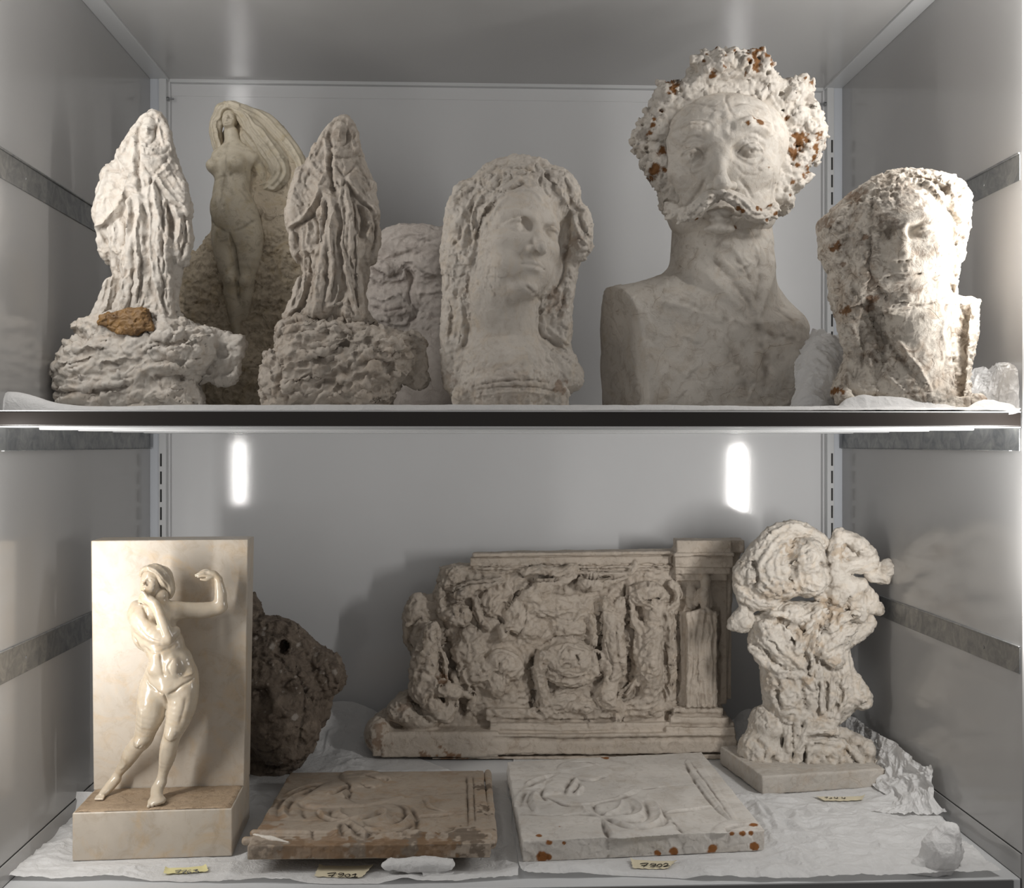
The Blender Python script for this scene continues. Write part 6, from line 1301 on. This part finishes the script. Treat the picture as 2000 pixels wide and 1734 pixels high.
@build
def white_slab():
    c = CR(970, 1450, 3.7037)
    R = [([(430,190),(480,145),(600,132),(700,140),(760,178),(830,190),(825,215),(790,248),(740,275),(600,272),(560,230),(480,220)], 5, 12), ([(430,188),(480,145),(600,130),(700,138),(740,165),(640,190),(500,215)], 7, 8),
         ([(370,262),(450,230),(525,226),(580,262),(560,310),(500,368),(330,382),(340,330)], 8, 12), ([(550,255),(590,275),(630,330),(620,375),(560,385),(490,370)], 7, 8), ([(190,320),(260,270),(380,235),(450,228),(370,262),(335,330),(200,345)], 5, 8), ([(200,345),(335,335),(330,400),(300,510),(150,470),(130,440)], 4, 12),
         ([(330,382),(480,430),(600,440),(850,400),(1000,338),(1035,350),(920,410),(800,430),(620,455),(480,450),(360,420)], 5, 8), ([(620,460),(700,450),(900,420),(1000,408),(1150,428),(1190,460),(1230,520),(1300,620),(1350,660),(1100,680),(820,692),(780,620),(750,550),(680,515)], 8, 16),
         ([(1355,145),(1460,130),(1600,330),(1745,565),(1690,562),(1500,330)], 4, 4, .4), ([(1550,652),(1580,600),(1680,562),(1860,580),(1890,620),(1700,615),(1670,652)], 5, 9)]
    S = [([(210,310),(290,270),(400,240)], 5, 3), ([(230,325),(320,280),(400,255)], 4, -3), ([(260,335),(340,300),(370,270)], 4, 2.5), ([(190,345),(150,400),(140,450)], 6, 3), ([(210,360),(180,420),(170,460)], 5, -3), ([(250,360),(220,430),(260,500)], 5, -3.5), ([(290,360),(260,420),(300,500)], 5, 3), ([(340,335),(325,380),(360,420)], 4, -4), ([(560,250),(520,310),(490,370)], 5, -4), ([(580,260),(560,310),(520,365)], 5, 3.5), ([(600,290),(590,330),(550,375)], 4, -4), ([(625,320),(600,350),(580,385)], 4, 3),
         ([(340,385),(480,450),(640,455),(850,420),(1000,370)], 4, -3.5), ([(620,460),(650,510),(750,545)], 5, 4), ([(700,455),(710,500),(780,540)], 5, -4), ([(780,540),(860,510),(900,470),(910,430)], 5, 3.5), ([(800,545),(900,540),(980,500),(960,460)], 5, -4), ([(830,550),(950,560),(1040,530),(1050,480),(990,430)], 6, 4), ([(900,580),(1020,590),(1090,550),(1080,490),(1060,440)], 5, -4),
         ([(980,610),(1100,620),(1180,570),(1180,500),(1140,440)], 6, 4), ([(1040,640),(1160,630),(1230,580),(1210,520),(1180,470)], 5, -4), ([(1100,650),(1220,640),(1290,610),(1250,540)], 5, 3.5), ([(760,560),(800,620),(850,680)], 5, 3), ([(790,560),(850,600),(960,640)], 4, -3.5), ([(820,570),(900,600),(990,630)], 4, 3), ([(760,560),(780,630),(810,690)], 4, -5), ([(1260,560),(1330,640),(1350,660)], 4, -3),
         ([(170,520),(400,525),(600,520),(750,545)], 3, -2), ([(1230,510),(1400,490),(1590,460)], 3.5, -3.5), ([(1230,498),(1400,478),(1580,455)], 3, 2), ([(1050,340),(1250,315),(1450,300)], 2.5, -1.5), ([(1355,150),(1440,290),(1560,450),(1680,560)], 3.5, -4), ([(1400,140),(1540,330),(1700,560)], 2, -2), ([(1670,645),(1700,615),(1860,600)], 4, -4), ([(600,270),(700,275),(780,250)], 4, -2.5), ([(480,150),(560,150),(640,150),(700,160)], 3, -2), ([(880,390),(940,375),(1000,340)], 3, 2.5)]
    sp = [((310,672),8,0), ((380,725),9,0), ((485,727),5,0), ((330,828),15,0), ((375,830),8,0), ((1165,800),7,0), ((1280,790),12,0), ((1560,770),13,0), ((1860,595),10,0), ((1700,660),6,0), ((1780,657),7,0), ((1840,655),6,0), ((1865,755),10,0), ((785,112),8,0), ((455,607),3,0)]
    root, ph, loc = plate('white_relief_slab', 'thick pale relief slab of a seated draped woman, rust spots on its front edge', [(988,1487),(1372,1468),(1497,1622),(1018,1644)], ZFLOOR + .0285, .026, M_SLABW, c, R, S, seed=5, rough_edge=2.4)
    # rust spots: on top by plan position, on the front face by picture position projected onto it
    ob = [o for o in root.children][0]; me = ob.data; n = len(me.vertices); co = np.empty(n * 3, np.float32); me.vertices.foreach_get('co', co); co = co.reshape(-1, 3)
    Wd = co + np.array(root.location, np.float32) - CAM; zc = Wd @ FWD; px = 1000 + FPX * (Wd @ RGT) / zc; py = 867 - FPX * (Wd @ UP) / zc
    nz = fbm(co * 1000, 8, 3, 4); st = np.zeros(n, np.float32)
    for p, r, q in sp:
        x, y = c([p])[0]; top = y < 1640 - (x - 1018) * .04
        d = np.hypot(px - x, (py - y) * (2.4 if top else 1.1)) / (r * .8) + nz * .8
        st = np.maximum(st, np.clip((1.1 - d) * 4, 0, 1))
    me.attributes['stain'].data.foreach_set('value', st)
def tissue_mat():
    t = NT('tissue_paper'); co = t.coord()
    f = t.noise(12, 4, .6, co); t.l(t.mix(f, (.82, .815, .81), (.9, .895, .89)), t.b.inputs['Base Color']); t.b.inputs['Roughness'].default_value = .5; t.b.inputs['Specular IOR Level'].default_value = .35
    tr = t.n('ShaderNodeBsdfTranslucent'); tr.inputs[0].default_value = (.82, .81, .8, 1); mx = t.n('ShaderNodeMixShader'); mx.inputs[0].default_value = .28
    out = t.t.nodes['Material Output']; t.l(t.b.outputs[0], mx.inputs[1]); t.l(tr.outputs[0], mx.inputs[2]); t.l(mx.outputs[0], out.inputs[0])
    t.bump(t.math('ADD', t.noise(70, 5, .6, co, 1.5), t.math('MULTIPLY', t.noise(260, 3, .6, co), .3)), .6, .004); return t.m
M_TISSUE = tissue_mat()
FLAT = []     # (x0, x1, y0, y1) world boxes where a heavy thing presses the paper flat
def spline_grid(rows, nu, nv):
    R = [smooth_poly(r, 12) for r in rows]
    def res(a, n):
        d = np.concatenate([[0], np.cumsum(np.sqrt((np.diff(a, axis=0) ** 2).sum(1)))]); t = np.linspace(0, d[-1], n)
        return np.stack([np.interp(t, d, a[:, i]) for i in range(a.shape[1])], 1)
    R = np.array([res(r, nu) for r in R]); out = []
    for i in range(nu):
        out.append(res(smooth_poly(R[:, i], 12), nv))
    return np.array(out)      # nu x nv x 3
def sheet(name, label, rows, nu, nv, amp, seed, group=None, mode='c', scale=55, long=(1, 1, 1), flat=False, edge=0.0):
    pts = [[world_pt(*q) if mode == 'p' else (lambda w: w)(np.array([*(world_pt(q[0], 867, q[1])[:2]), ZB + q[2] / 1000])) for q in r] for r in rows] if True else None
    G = spline_grid(pts, nu, nv); P = G.reshape(-1, 3) * 1000
    Gu = np.gradient(G, axis=0); Gv = np.gradient(G, axis=1); N = np.cross(Gu, Gv).reshape(-1, 3); N /= np.linalg.norm(N, axis=1, keepdims=True) + 1e-9
    if N[:, 2].sum() < 0: N = -N
    Q = (P / np.array(long)).astype(np.float32); Wp = Q + 12 * np.stack([vnoise(Q / 45 + 9 * i, seed + i) for i in range(3)], 1)
    d = np.zeros(len(P)); a = 1.0
    for i, sc_ in enumerate((scale, scale * .5, scale * .26, scale * .13)):
        n = vnoise((Wp / sc_).astype(np.float32), seed + 7 * i); n2 = vnoise((Wp / sc_ * 1.3 + 50).astype(np.float32), seed + 7 * i + 3)
        d += a * (1 - 1.6 * np.minimum(np.abs(n), np.abs(n2) + .08) * 2); a *= .5
    d = amp * (d - d.min()) / (d.max() - d.min() + 1e-9)
    if flat:
        m = np.ones(len(P))
        for (x0, x1, y0, y1) in FLAT:
            q = np.maximum(np.maximum(x0 * 1000 - P[:, 0], P[:, 0] - x1 * 1000), np.maximum(y0 * 1000 - P[:, 1], P[:, 1] - y1 * 1000))
            m = np.minimum(m, np.clip(q / 30, 0.16, 1))
        d = d * m
    if edge:   # ragged, gently wavy border
        u = np.repeat(np.linspace(0, 1, nu), nv); v = np.tile(np.linspace(0, 1, nv), nu)
        e = fbm(P.astype(np.float32), 60, 3, seed + 3); P[:, 1] += edge * e * (np.clip((v - .9) * 10, 0, 1))
    P = (P + N * d[:, None]) / 1000
    F = np.array([(i * nv + j, (i + 1) * nv + j, (i + 1) * nv + j + 1, i * nv + j + 1) for i in range(nu - 1) for j in range(nv - 1)])
    nn = np.cross(P[F[:, 2]] - P[F[:, 0]], P[F[:, 3]] - P[F[:, 1]])
    if nn[:, 2].sum() < 0: F = F[:, ::-1].copy()
    c = P.mean(0); c[2] = P[:, 2].min()
    o = mesh_obj(name, P - c, F, M_TISSUE, None, True); o.location = c; tag(o, label, 'tissue paper', group)
    return o
ZB = ZFLOOR
@build
def lower_tissue():
    global ZB
    ZB = ZFLOOR
    def bx(px0, px1, z0, z1):
        a = world_pt(px0, 867, z0); b = world_pt(px1, 867, z0); c_ = world_pt((px0 + px1) / 2, 867, z1); FLAT.append((min(a[0], b[0]), max(a[0], b[0]), a[1], c_[1]))
    bx(145, 455, 1.335, 1.50); bx(482, 960, 1.30, 1.70); bx(1015, 1490, 1.34, 1.70); bx(1425, 1728, 1.60, 1.80); bx(730, 1440, 1.72, 1.80); bx(500, 600, 1.62, 1.78); bx(310, 410, 1.285, 1.325); bx(610, 730, 1.27, 1.30); bx(1225, 1330, 1.285, 1.34); bx(1580, 1690, 1.56, 1.60)
    sheet('tissue_sheet', 'wide white tissue sheet spread under the marble plaque and the brown relief plate',
      [[(300,1.878,40),(420,1.878,30),(560,1.88,48),(680,1.885,66),(760,1.885,30)], [(285,1.85,12),(420,1.85,10),(560,1.85,26),(680,1.86,40),(770,1.86,14)], [(262,1.80,3),(420,1.80,1.5),(560,1.80,2),(700,1.80,6),(800,1.80,2)], [(230,1.72,1),(420,1.72,.6),(620,1.72,.6),(870,1.72,.6)], [(178,1.60,.6),(420,1.60,.6),(700,1.60,.6),(985,1.60,.6)],
       [(96,1.45,.6),(400,1.45,.6),(700,1.45,.6),(1000,1.45,.6)], [(14,1.325,.8),(350,1.33,.6),(700,1.33,.6),(1012,1.33,.6)], [(-4,1.285,1.5),(250,1.288,.8),(500,1.284,.8),(700,1.283,1.5),(860,1.285,.8),(1012,1.292,.8)], [(-8,1.279,.6),(250,1.279,.3),(500,1.274,.3),(700,1.270,.3),(860,1.276,.3),(1012,1.285,.3)]], 360, 300, 9.0, 3, None, flat=True, edge=5)
    sheet('tissue_sheet', 'white tissue sheet spread under the white relief slab and swirling group',
      [[(1010,1.86,2),(1200,1.86,2),(1400,1.865,20),(1455,1.86,56),(1500,1.86,40),(1600,1.87,40)], [(1005,1.80,1),(1200,1.80,1),(1400,1.80,2),(1460,1.80,14),(1600,1.80,4),(1660,1.80,14)], [(1000,1.70,1),(1300,1.70,.8),(1500,1.70,.8),(1715,1.70,6)], [(1000,1.60,1),(1300,1.60,.8),(1500,1.60,.8),(1750,1.60,3)], [(1002,1.50,1),(1300,1.50,.8),(1600,1.50,1),(1825,1.50,1)],
       [(1008,1.40,1),(1300,1.40,.8),(1600,1.40,1),(1880,1.40,1)], [(1014,1.32,1),(1300,1.32,.8),(1600,1.32,1.5),(1928,1.32,1)], [(1020,1.296,1),(1200,1.300,3),(1400,1.290,2),(1600,1.290,1.5),(1950,1.298,1)], [(1024,1.291,.4),(1200,1.295,.3),(1400,1.284,.3),(1600,1.284,.3),(1955,1.294,.4)]], 360, 300, 11.0, 11, None, flat=True, edge=5)
    sheet('tissue_sheet', 'crumpled tissue wrapped up against the side wall behind the swirling group base',
      [[(1640,1448,1.87),(1646,1415,1.865),(1652,1388,1.86)], [(1690,1500,1.725),(1710,1470,1.71),(1728,1436,1.695)], [(1720,1546,1.61),(1745,1505,1.62),(1768,1460,1.615)], [(1738,1560,1.577),(1785,1530,1.56),(1812,1498,1.54)], [(1752,1575,1.544),(1800,1550,1.525),(1836,1503,1.508)], [(1740,1590,1.512),(1800,1590,1.495),(1828,1560,1.495)], [(1700,1600,1.4916),(1780,1604,1.482),(1850,1592,1.474)]], 120, 240, 16, 21, None, mode='p', scale=42)
    sheet('tissue_sheet', 'stiff folded tissue corner standing beside the back of the marble plaque',
      [[(126,1600,1.491),(160,1601,1.491),(196,1602,1.49)], [(133,1572,1.50),(165,1573,1.50),(196,1575,1.50)], [(141,1546,1.508),(170,1546,1.508),(196,1548,1.508)]], 40, 40, 1.2, 5, None, mode='p', scale=60)
    sheet('tissue_sheet', 'rounded tissue flap leaning behind the marble plaque, its topmost edge curved',
      [[(158,1556,1.60),(176,1550,1.60),(200,1545,1.60)], [(158,1538,1.605),(176,1528,1.605),(200,1518,1.605)], [(163,1528,1.61),(180,1514,1.61),(202,1500,1.61)]], 30, 30, 2, 9, None, mode='p')
    # wadded tissue bundles
    def wad(name, label, px, py, zc, build_fn, bounds, h, seed, crease=3.0):
        root, fr = thing(name, label, 'tissue paper', px, py, zc)
        s = Sculpt(*bounds, h); build_fn(s); s.cut(y_max=py); m = s.mesh()
        for i, (sc_, a) in enumerate(((34, crease), (16, crease * .5), (8, crease * .2))):
            n = np.abs(vnoise(m.P / sc_ + 3 * i, seed + i)); m.push((.35 - np.minimum(n, .5)) * 2 * a); m.normals()
        m.P[:, 1] = np.minimum(m.P[:, 1], py); m.normals(); m.out('wrapping', M_TISSUE, root, fr)
    def ball(s):
        s.ell((1838, 1664, 0), (36, 40, 34), 0); s.caps([(1800, 1690, 0, 16), (1838, 1660, 4, 34), (1852, 1632, 0, 24), (1860, 1622, 0, 14)], 8)
        s.pillow([(1842,1625),(1850,1614),(1866,1618),(1868,1628),(1880,1634),(1878,1650),(1882,1662),(1874,1672),(1862,1650)], 7, 7, edge=8, k=5); s.ell((1815, 1698, 0), (44, 12, 26), 8)
    wad('tissue_wad', 'crumpled ball of white tissue near the front corner below the swirling group', 1840, 1703, 1.308, ball, (1770, 1900, 1602, 1704, -48, 50), 1.6, 3, 3.2)
    def roll(s):
        s.pillow([(746,1688),(756,1678),(778,1676),(800,1674),(850,1674),(885,1678),(890,1688),(884,1698),(860,1702),(800,1703),(770,1699),(752,1697)], 15, 13, edge=11, power=.55)
        s.pillow([(824,1696),(888,1700),(870,1712),(826,1711)], 10, 8, w=6, edge=6, k=2); s.ell((760, 1687, 8), (12, 9, 9), 4)
    wad('tissue_roll', 'folded packet of white tissue propping the front of the brown relief plate', 818, 1712, 1.293, roll, (735, 900, 1664, 1714, -24, 32), 1.3, 6, 2.4)
    # broken plaster fragments with iron pins beside the swirling group
    for (lab, px, py, zc, pts, pin) in (('small scalloped plaster fragment with an iron pin behind the swirling group base', 1716, 1522, 1.668, [(1707,1484),(1714,1482),(1719,1487),(1725,1485),(1727,1493),(1731,1500),(1729,1522),(1706,1522),(1709,1500)], [(1724,1500,12,2.2),(1737,1485,16,2.2)]),
                                        ('small rounded plaster fragment with an iron pin touching the swirling group base', 1745, 1537, 1.618, [(1731,1514),(1740,1511),(1752,1513),(1762,1515),(1763,1522),(1752,1530),(1744,1537),(1731,1537)], [(1757,1521,10,1.8),(1764,1513,14,1.8)])):
        root, fr = thing('plaster_fragment', lab, 'fragment', px, py, zc, 'broken plaster fragments with pins')
        s = Sculpt(px - 24, px + 26, py - 48, py + 1, -16, 22, 1.0); s.pillow(pts, 8, 8, edge=6); m = s.mesh(); m.facet(7, 1.6, 3); m.noise(5, 1, 3, 4); m.P[:, 1] = np.minimum(m.P[:, 1], py); m.normals(); m.out('fragment_body', M_SWIRL, root, fr)
        s = Sculpt(px - 4, px + 34, py - 48, py + 1, 0, 30, .8); s.caps(pin, 0); m = s.mesh(); m.noise(4, .5, 2, 3); m.out('iron_pin', M_RUST if 'M_RUST' in globals() else M_LIPSHADE, root, fr)
@build
def upper_tissue():
    global ZB
    ZB = ZSH1
    FLAT.clear(); FLAT.append((-.52, .64, 1.33, 1.89))
    sheet('tissue_sheet', 'long tissue sheet lining the upper shelf with its front edge curled over the lip',
      [[(290,1.87,.8),(700,1.87,.8),(1200,1.87,.8),(1640,1.87,.8)], [(180,1.6,.8),(700,1.6,.8),(1200,1.6,.8),(1770,1.6,.8)], [(60,1.40,2),(130,1.40,1),(600,1.40,.8),(1200,1.40,.8),(1880,1.40,1)], [(14,1.31,17),(90,1.31,6),(160,1.31,3.4),(500,1.31,4),(1000,1.31,4),(1500,1.31,4),(1960,1.31,4)],
       [(0,1.284,22.5),(50,1.284,20),(115,1.284,8.5),(200,1.284,4.6),(330,1.284,6.2),(500,1.284,6.6),(800,1.284,6.8),(1000,1.284,6.6),(1300,1.284,6.4),(1500,1.284,5.2),(1700,1.284,5.6),(1980,1.284,3)], [(-6,1.272,18),(50,1.272,14),(115,1.272,6),(200,1.270,3.5),(500,1.270,4.6),(1000,1.270,4.6),(1500,1.270,4),(1986,1.270,2)],
       [(-10,1.268,.6),(50,1.268,.4),(200,1.267,.3),(500,1.267,.3),(1000,1.267,.3),(1500,1.267,.3),(1990,1.268,.3)]], 480, 90, 1.8, 4, None, flat=True)
    sheet('tissue_sheet', 'low folded tissue lying across the foot of the stained female head',
      [[(1640,1.31,1),(1700,1.31,6),(1800,1.31,4),(1880,1.31,1),(1930,1.31,5),(1960,1.31,3)], [(1632,1.285,2),(1665,1.285,16),(1705,1.287,18),(1745,1.287,15),(1800,1.287,13.5),(1850,1.287,6.5),(1882,1.285,1.5),(1920,1.285,12),(1960,1.285,9),(1990,1.285,3)], [(1626,1.274,.5),(1665,1.274,7),(1705,1.274,7),(1800,1.274,5),(1850,1.274,3),(1882,1.274,.6),(1920,1.274,5),(1960,1.274,4),(1992,1.274,1)], [(1620,1.2655,.2),(1700,1.2655,.2),(1800,1.2655,.2),(1900,1.2655,.2),(1994,1.2655,.2)]], 160, 50, 3.0, 14, None, scale=40)
    sheet('tissue_sheet', 'crumpled tissue standing between the moustached bust and the stained female head',
      [[(1590,655,1.47),(1610,656,1.46),(1632,660,1.45),(1655,664,1.46),(1690,690,1.48)], [(1574,700,1.44),(1600,690,1.42),(1630,694,1.42),(1660,700,1.44),(1700,730,1.47)], [(1560,745,1.41),(1590,730,1.385),(1625,740,1.39),(1655,750,1.42),(1700,770,1.46)], [(1554,785,1.39),(1580,780,1.365),(1610,786,1.37),(1650,790,1.41),(1700,800,1.45)], [(1550,812,1.38),(1580,812,1.355),(1610,812,1.36),(1650,812,1.40),(1700,812,1.45)]], 150, 150, 16, 31, None, mode='p', scale=30, long=(1, 1, 2.4))
    sheet('tissue_sheet', 'tall puffed tissue against the side wall beside the stained female head',
      [[(1870,735,1.41),(1905,725,1.40),(1940,714,1.37),(1968,709,1.32),(1985,712,1.285)], [(1865,755,1.40),(1900,748,1.38),(1940,738,1.35),(1972,728,1.30),(1992,728,1.275)], [(1862,780,1.385),(1900,778,1.36),(1942,770,1.33),(1976,762,1.29),(1994,760,1.272)], [(1860,812,1.375),(1900,812,1.35),(1942,812,1.32),(1976,810,1.285),(1995,806,1.268)]], 110, 90, 5, 41, None, mode='p', scale=46)

def label_card(label, corners, words, ink, z, seed=0, w=.0011, tint=(.70, .63, .46)):
    """torn strip of masking tape with a handwritten number; corners back-left, back-right, front-right, front-left in the picture"""
    P = [floor_pt(x, y, z) for x, y in corners]; c = sum(P) / 4
    t = NT('masking_tape'); t.l(t.mix(t.noise(80, 4), tuple(x * .9 for x in tint), tuple(min(1, x * 1.08) for x in tint)), t.b.inputs['Base Color']); t.b.inputs['Roughness'].default_value = .6
    root = empty('number_label', c); tag(root, label, 'label', 'handwritten inventory number labels')
    n, m2 = 34, 12; V = []
    for j in range(m2 + 1):
        for i in range(n + 1):
            u, v = i / n, j / m2; q = (P[0] * (1 - u) + P[1] * u) * (1 - v) + (P[3] * (1 - u) + P[2] * u) * v
            k = max(0, abs(u - .5) * 2 - .75) * 4
            q = q + np.array([0.0006 * sin(v * 23 + seed) * (i in (0, n)), .0007 * sin(u * 31 + seed) * (j == m2), .0028 * k * k * (1 - v * .6) + .0003 * sin(u * 9)]); V.append(q - c)
    F = [(j * (n + 1) + i, (j + 1) * (n + 1) + i, (j + 1) * (n + 1) + i + 1, j * (n + 1) + i + 1) for j in range(m2) for i in range(n)]
    mesh_obj('tape', V, F, t.m, root, True)
    ti = NT('ink'); ti.b.inputs['Base Color'].default_value = ink + (1,); ti.b.inputs['Roughness'].default_value = .5
    for glyph in words:
        V = []; F = []
        for st in glyph:
            L = smooth_poly(st, 5) if len(st) > 2 else np.array(st, float); L = np.array([floor_pt(x, y, z + .0009) for x, y in L]) - c
            for i, p in enumerate(L):
                d = L[min(i + 1, len(L) - 1)] - L[max(i - 1, 0)]; d = d[:2] / (hypot(d[0], d[1]) + 1e-9); nn = np.array([-d[1], d[0], 0]) * w * .5 * (1.25 if abs(d[0]) > .7 else .85)
                V += [p + nn, p - nn, p - nn + (0, 0, .00015), p + nn + (0, 0, .00015)]
                if i:
                    b = len(V) - 8; F += [(b + 3, b + 2, b + 6, b + 7), (b + 2, b + 1, b + 5, b + 6), (b, b + 3, b + 7, b + 4)]
        mesh_obj('digit', V, F, ti.m, root, False)
    return root
@build
def labels():
    z = ZFLOOR + .0035
    T = lambda ox, oy, k, G: [[[(ox + x / k, oy + y / k) for x, y in st] for st in g] for g in G]
    label_card('yellowish tape label reading 7763 in front of the marble plaque', [(323,1696),(402,1691),(407,1702),(319,1707)],
      T(0, 1600, 3.3333, [[[(1140,334),(1178,329),(1168,338),(1156,351)], [(1142,344),(1172,340)]], [[(1182,335),(1214,330),(1204,340),(1190,352)], [(1184,345),(1210,341)]], [[(1242,327),(1222,338),(1220,347),(1236,350),(1243,343),(1226,341)]], [[(1256,331),(1286,326),(1270,335),(1292,338),(1286,346),(1256,345)]]]), (.02, .03, .10), z, 1, .0009, (.74, .68, .36))
    label_card('beige tape label reading 7901 below the brown relief plate', [(624,1691),(732,1690),(708,1714),(614,1712)],
      T(470, 1490, 3.9216, [[[(664,846),(700,841),(728,840),(712,856),(694,874)], [(670,862),(716,856)]], [[(782,843),(760,843),(750,851),(764,856),(782,850),(788,842),(786,858),(768,871),(744,870)]], [[(820,850),(800,862),(812,873),(832,867),(836,854),(820,850)]], [[(852,857),(884,847)], [(884,847),(872,873)], [(850,874),(896,872)]]]), (.012, .010, .009), z, 2, .0013)
    label_card('beige tape label reading 7902 below the pale relief slab', [(1231,1679),(1324,1682),(1305,1697),(1236,1696)],
      T(970, 1450, 3.7037, [[[(1038,877),(1070,872),(1096,873),(1082,884),(1062,899)], [(1046,889),(1090,885)]], [[(1144,876),(1122,876),(1114,883),(1130,888),(1146,882),(1151,876),(1150,887),(1138,897),(1112,896)]], [[(1178,878),(1160,889),(1174,899),(1195,891),(1192,879),(1178,878)]], [[(1206,882),(1224,873),(1240,878),(1230,889),(1208,896),(1230,893),(1252,891)]]]), (.012, .010, .009), z, 3, .0013)
    label_card('beige tape label half tucked below the swirling group base', [(1590,1556),(1690,1555),(1684,1563),(1608,1564)],
      T(1500, 1350, 4.0, [[[(444,828),(466,826),(456,836)]], [[(488,828),(500,834),(478,838)]], [[(520,824),(524,834),(548,832)], [(544,826),(540,838)]], [[(578,826),(584,835),(606,833)], [(602,828),(598,840)]]]), (.012, .010, .009), ZFLOOR + .0042, 4, .0011)
ONLY = None

for f_ in BUILD:
    if ONLY is None or f_.__name__ in ONLY:
        f_()
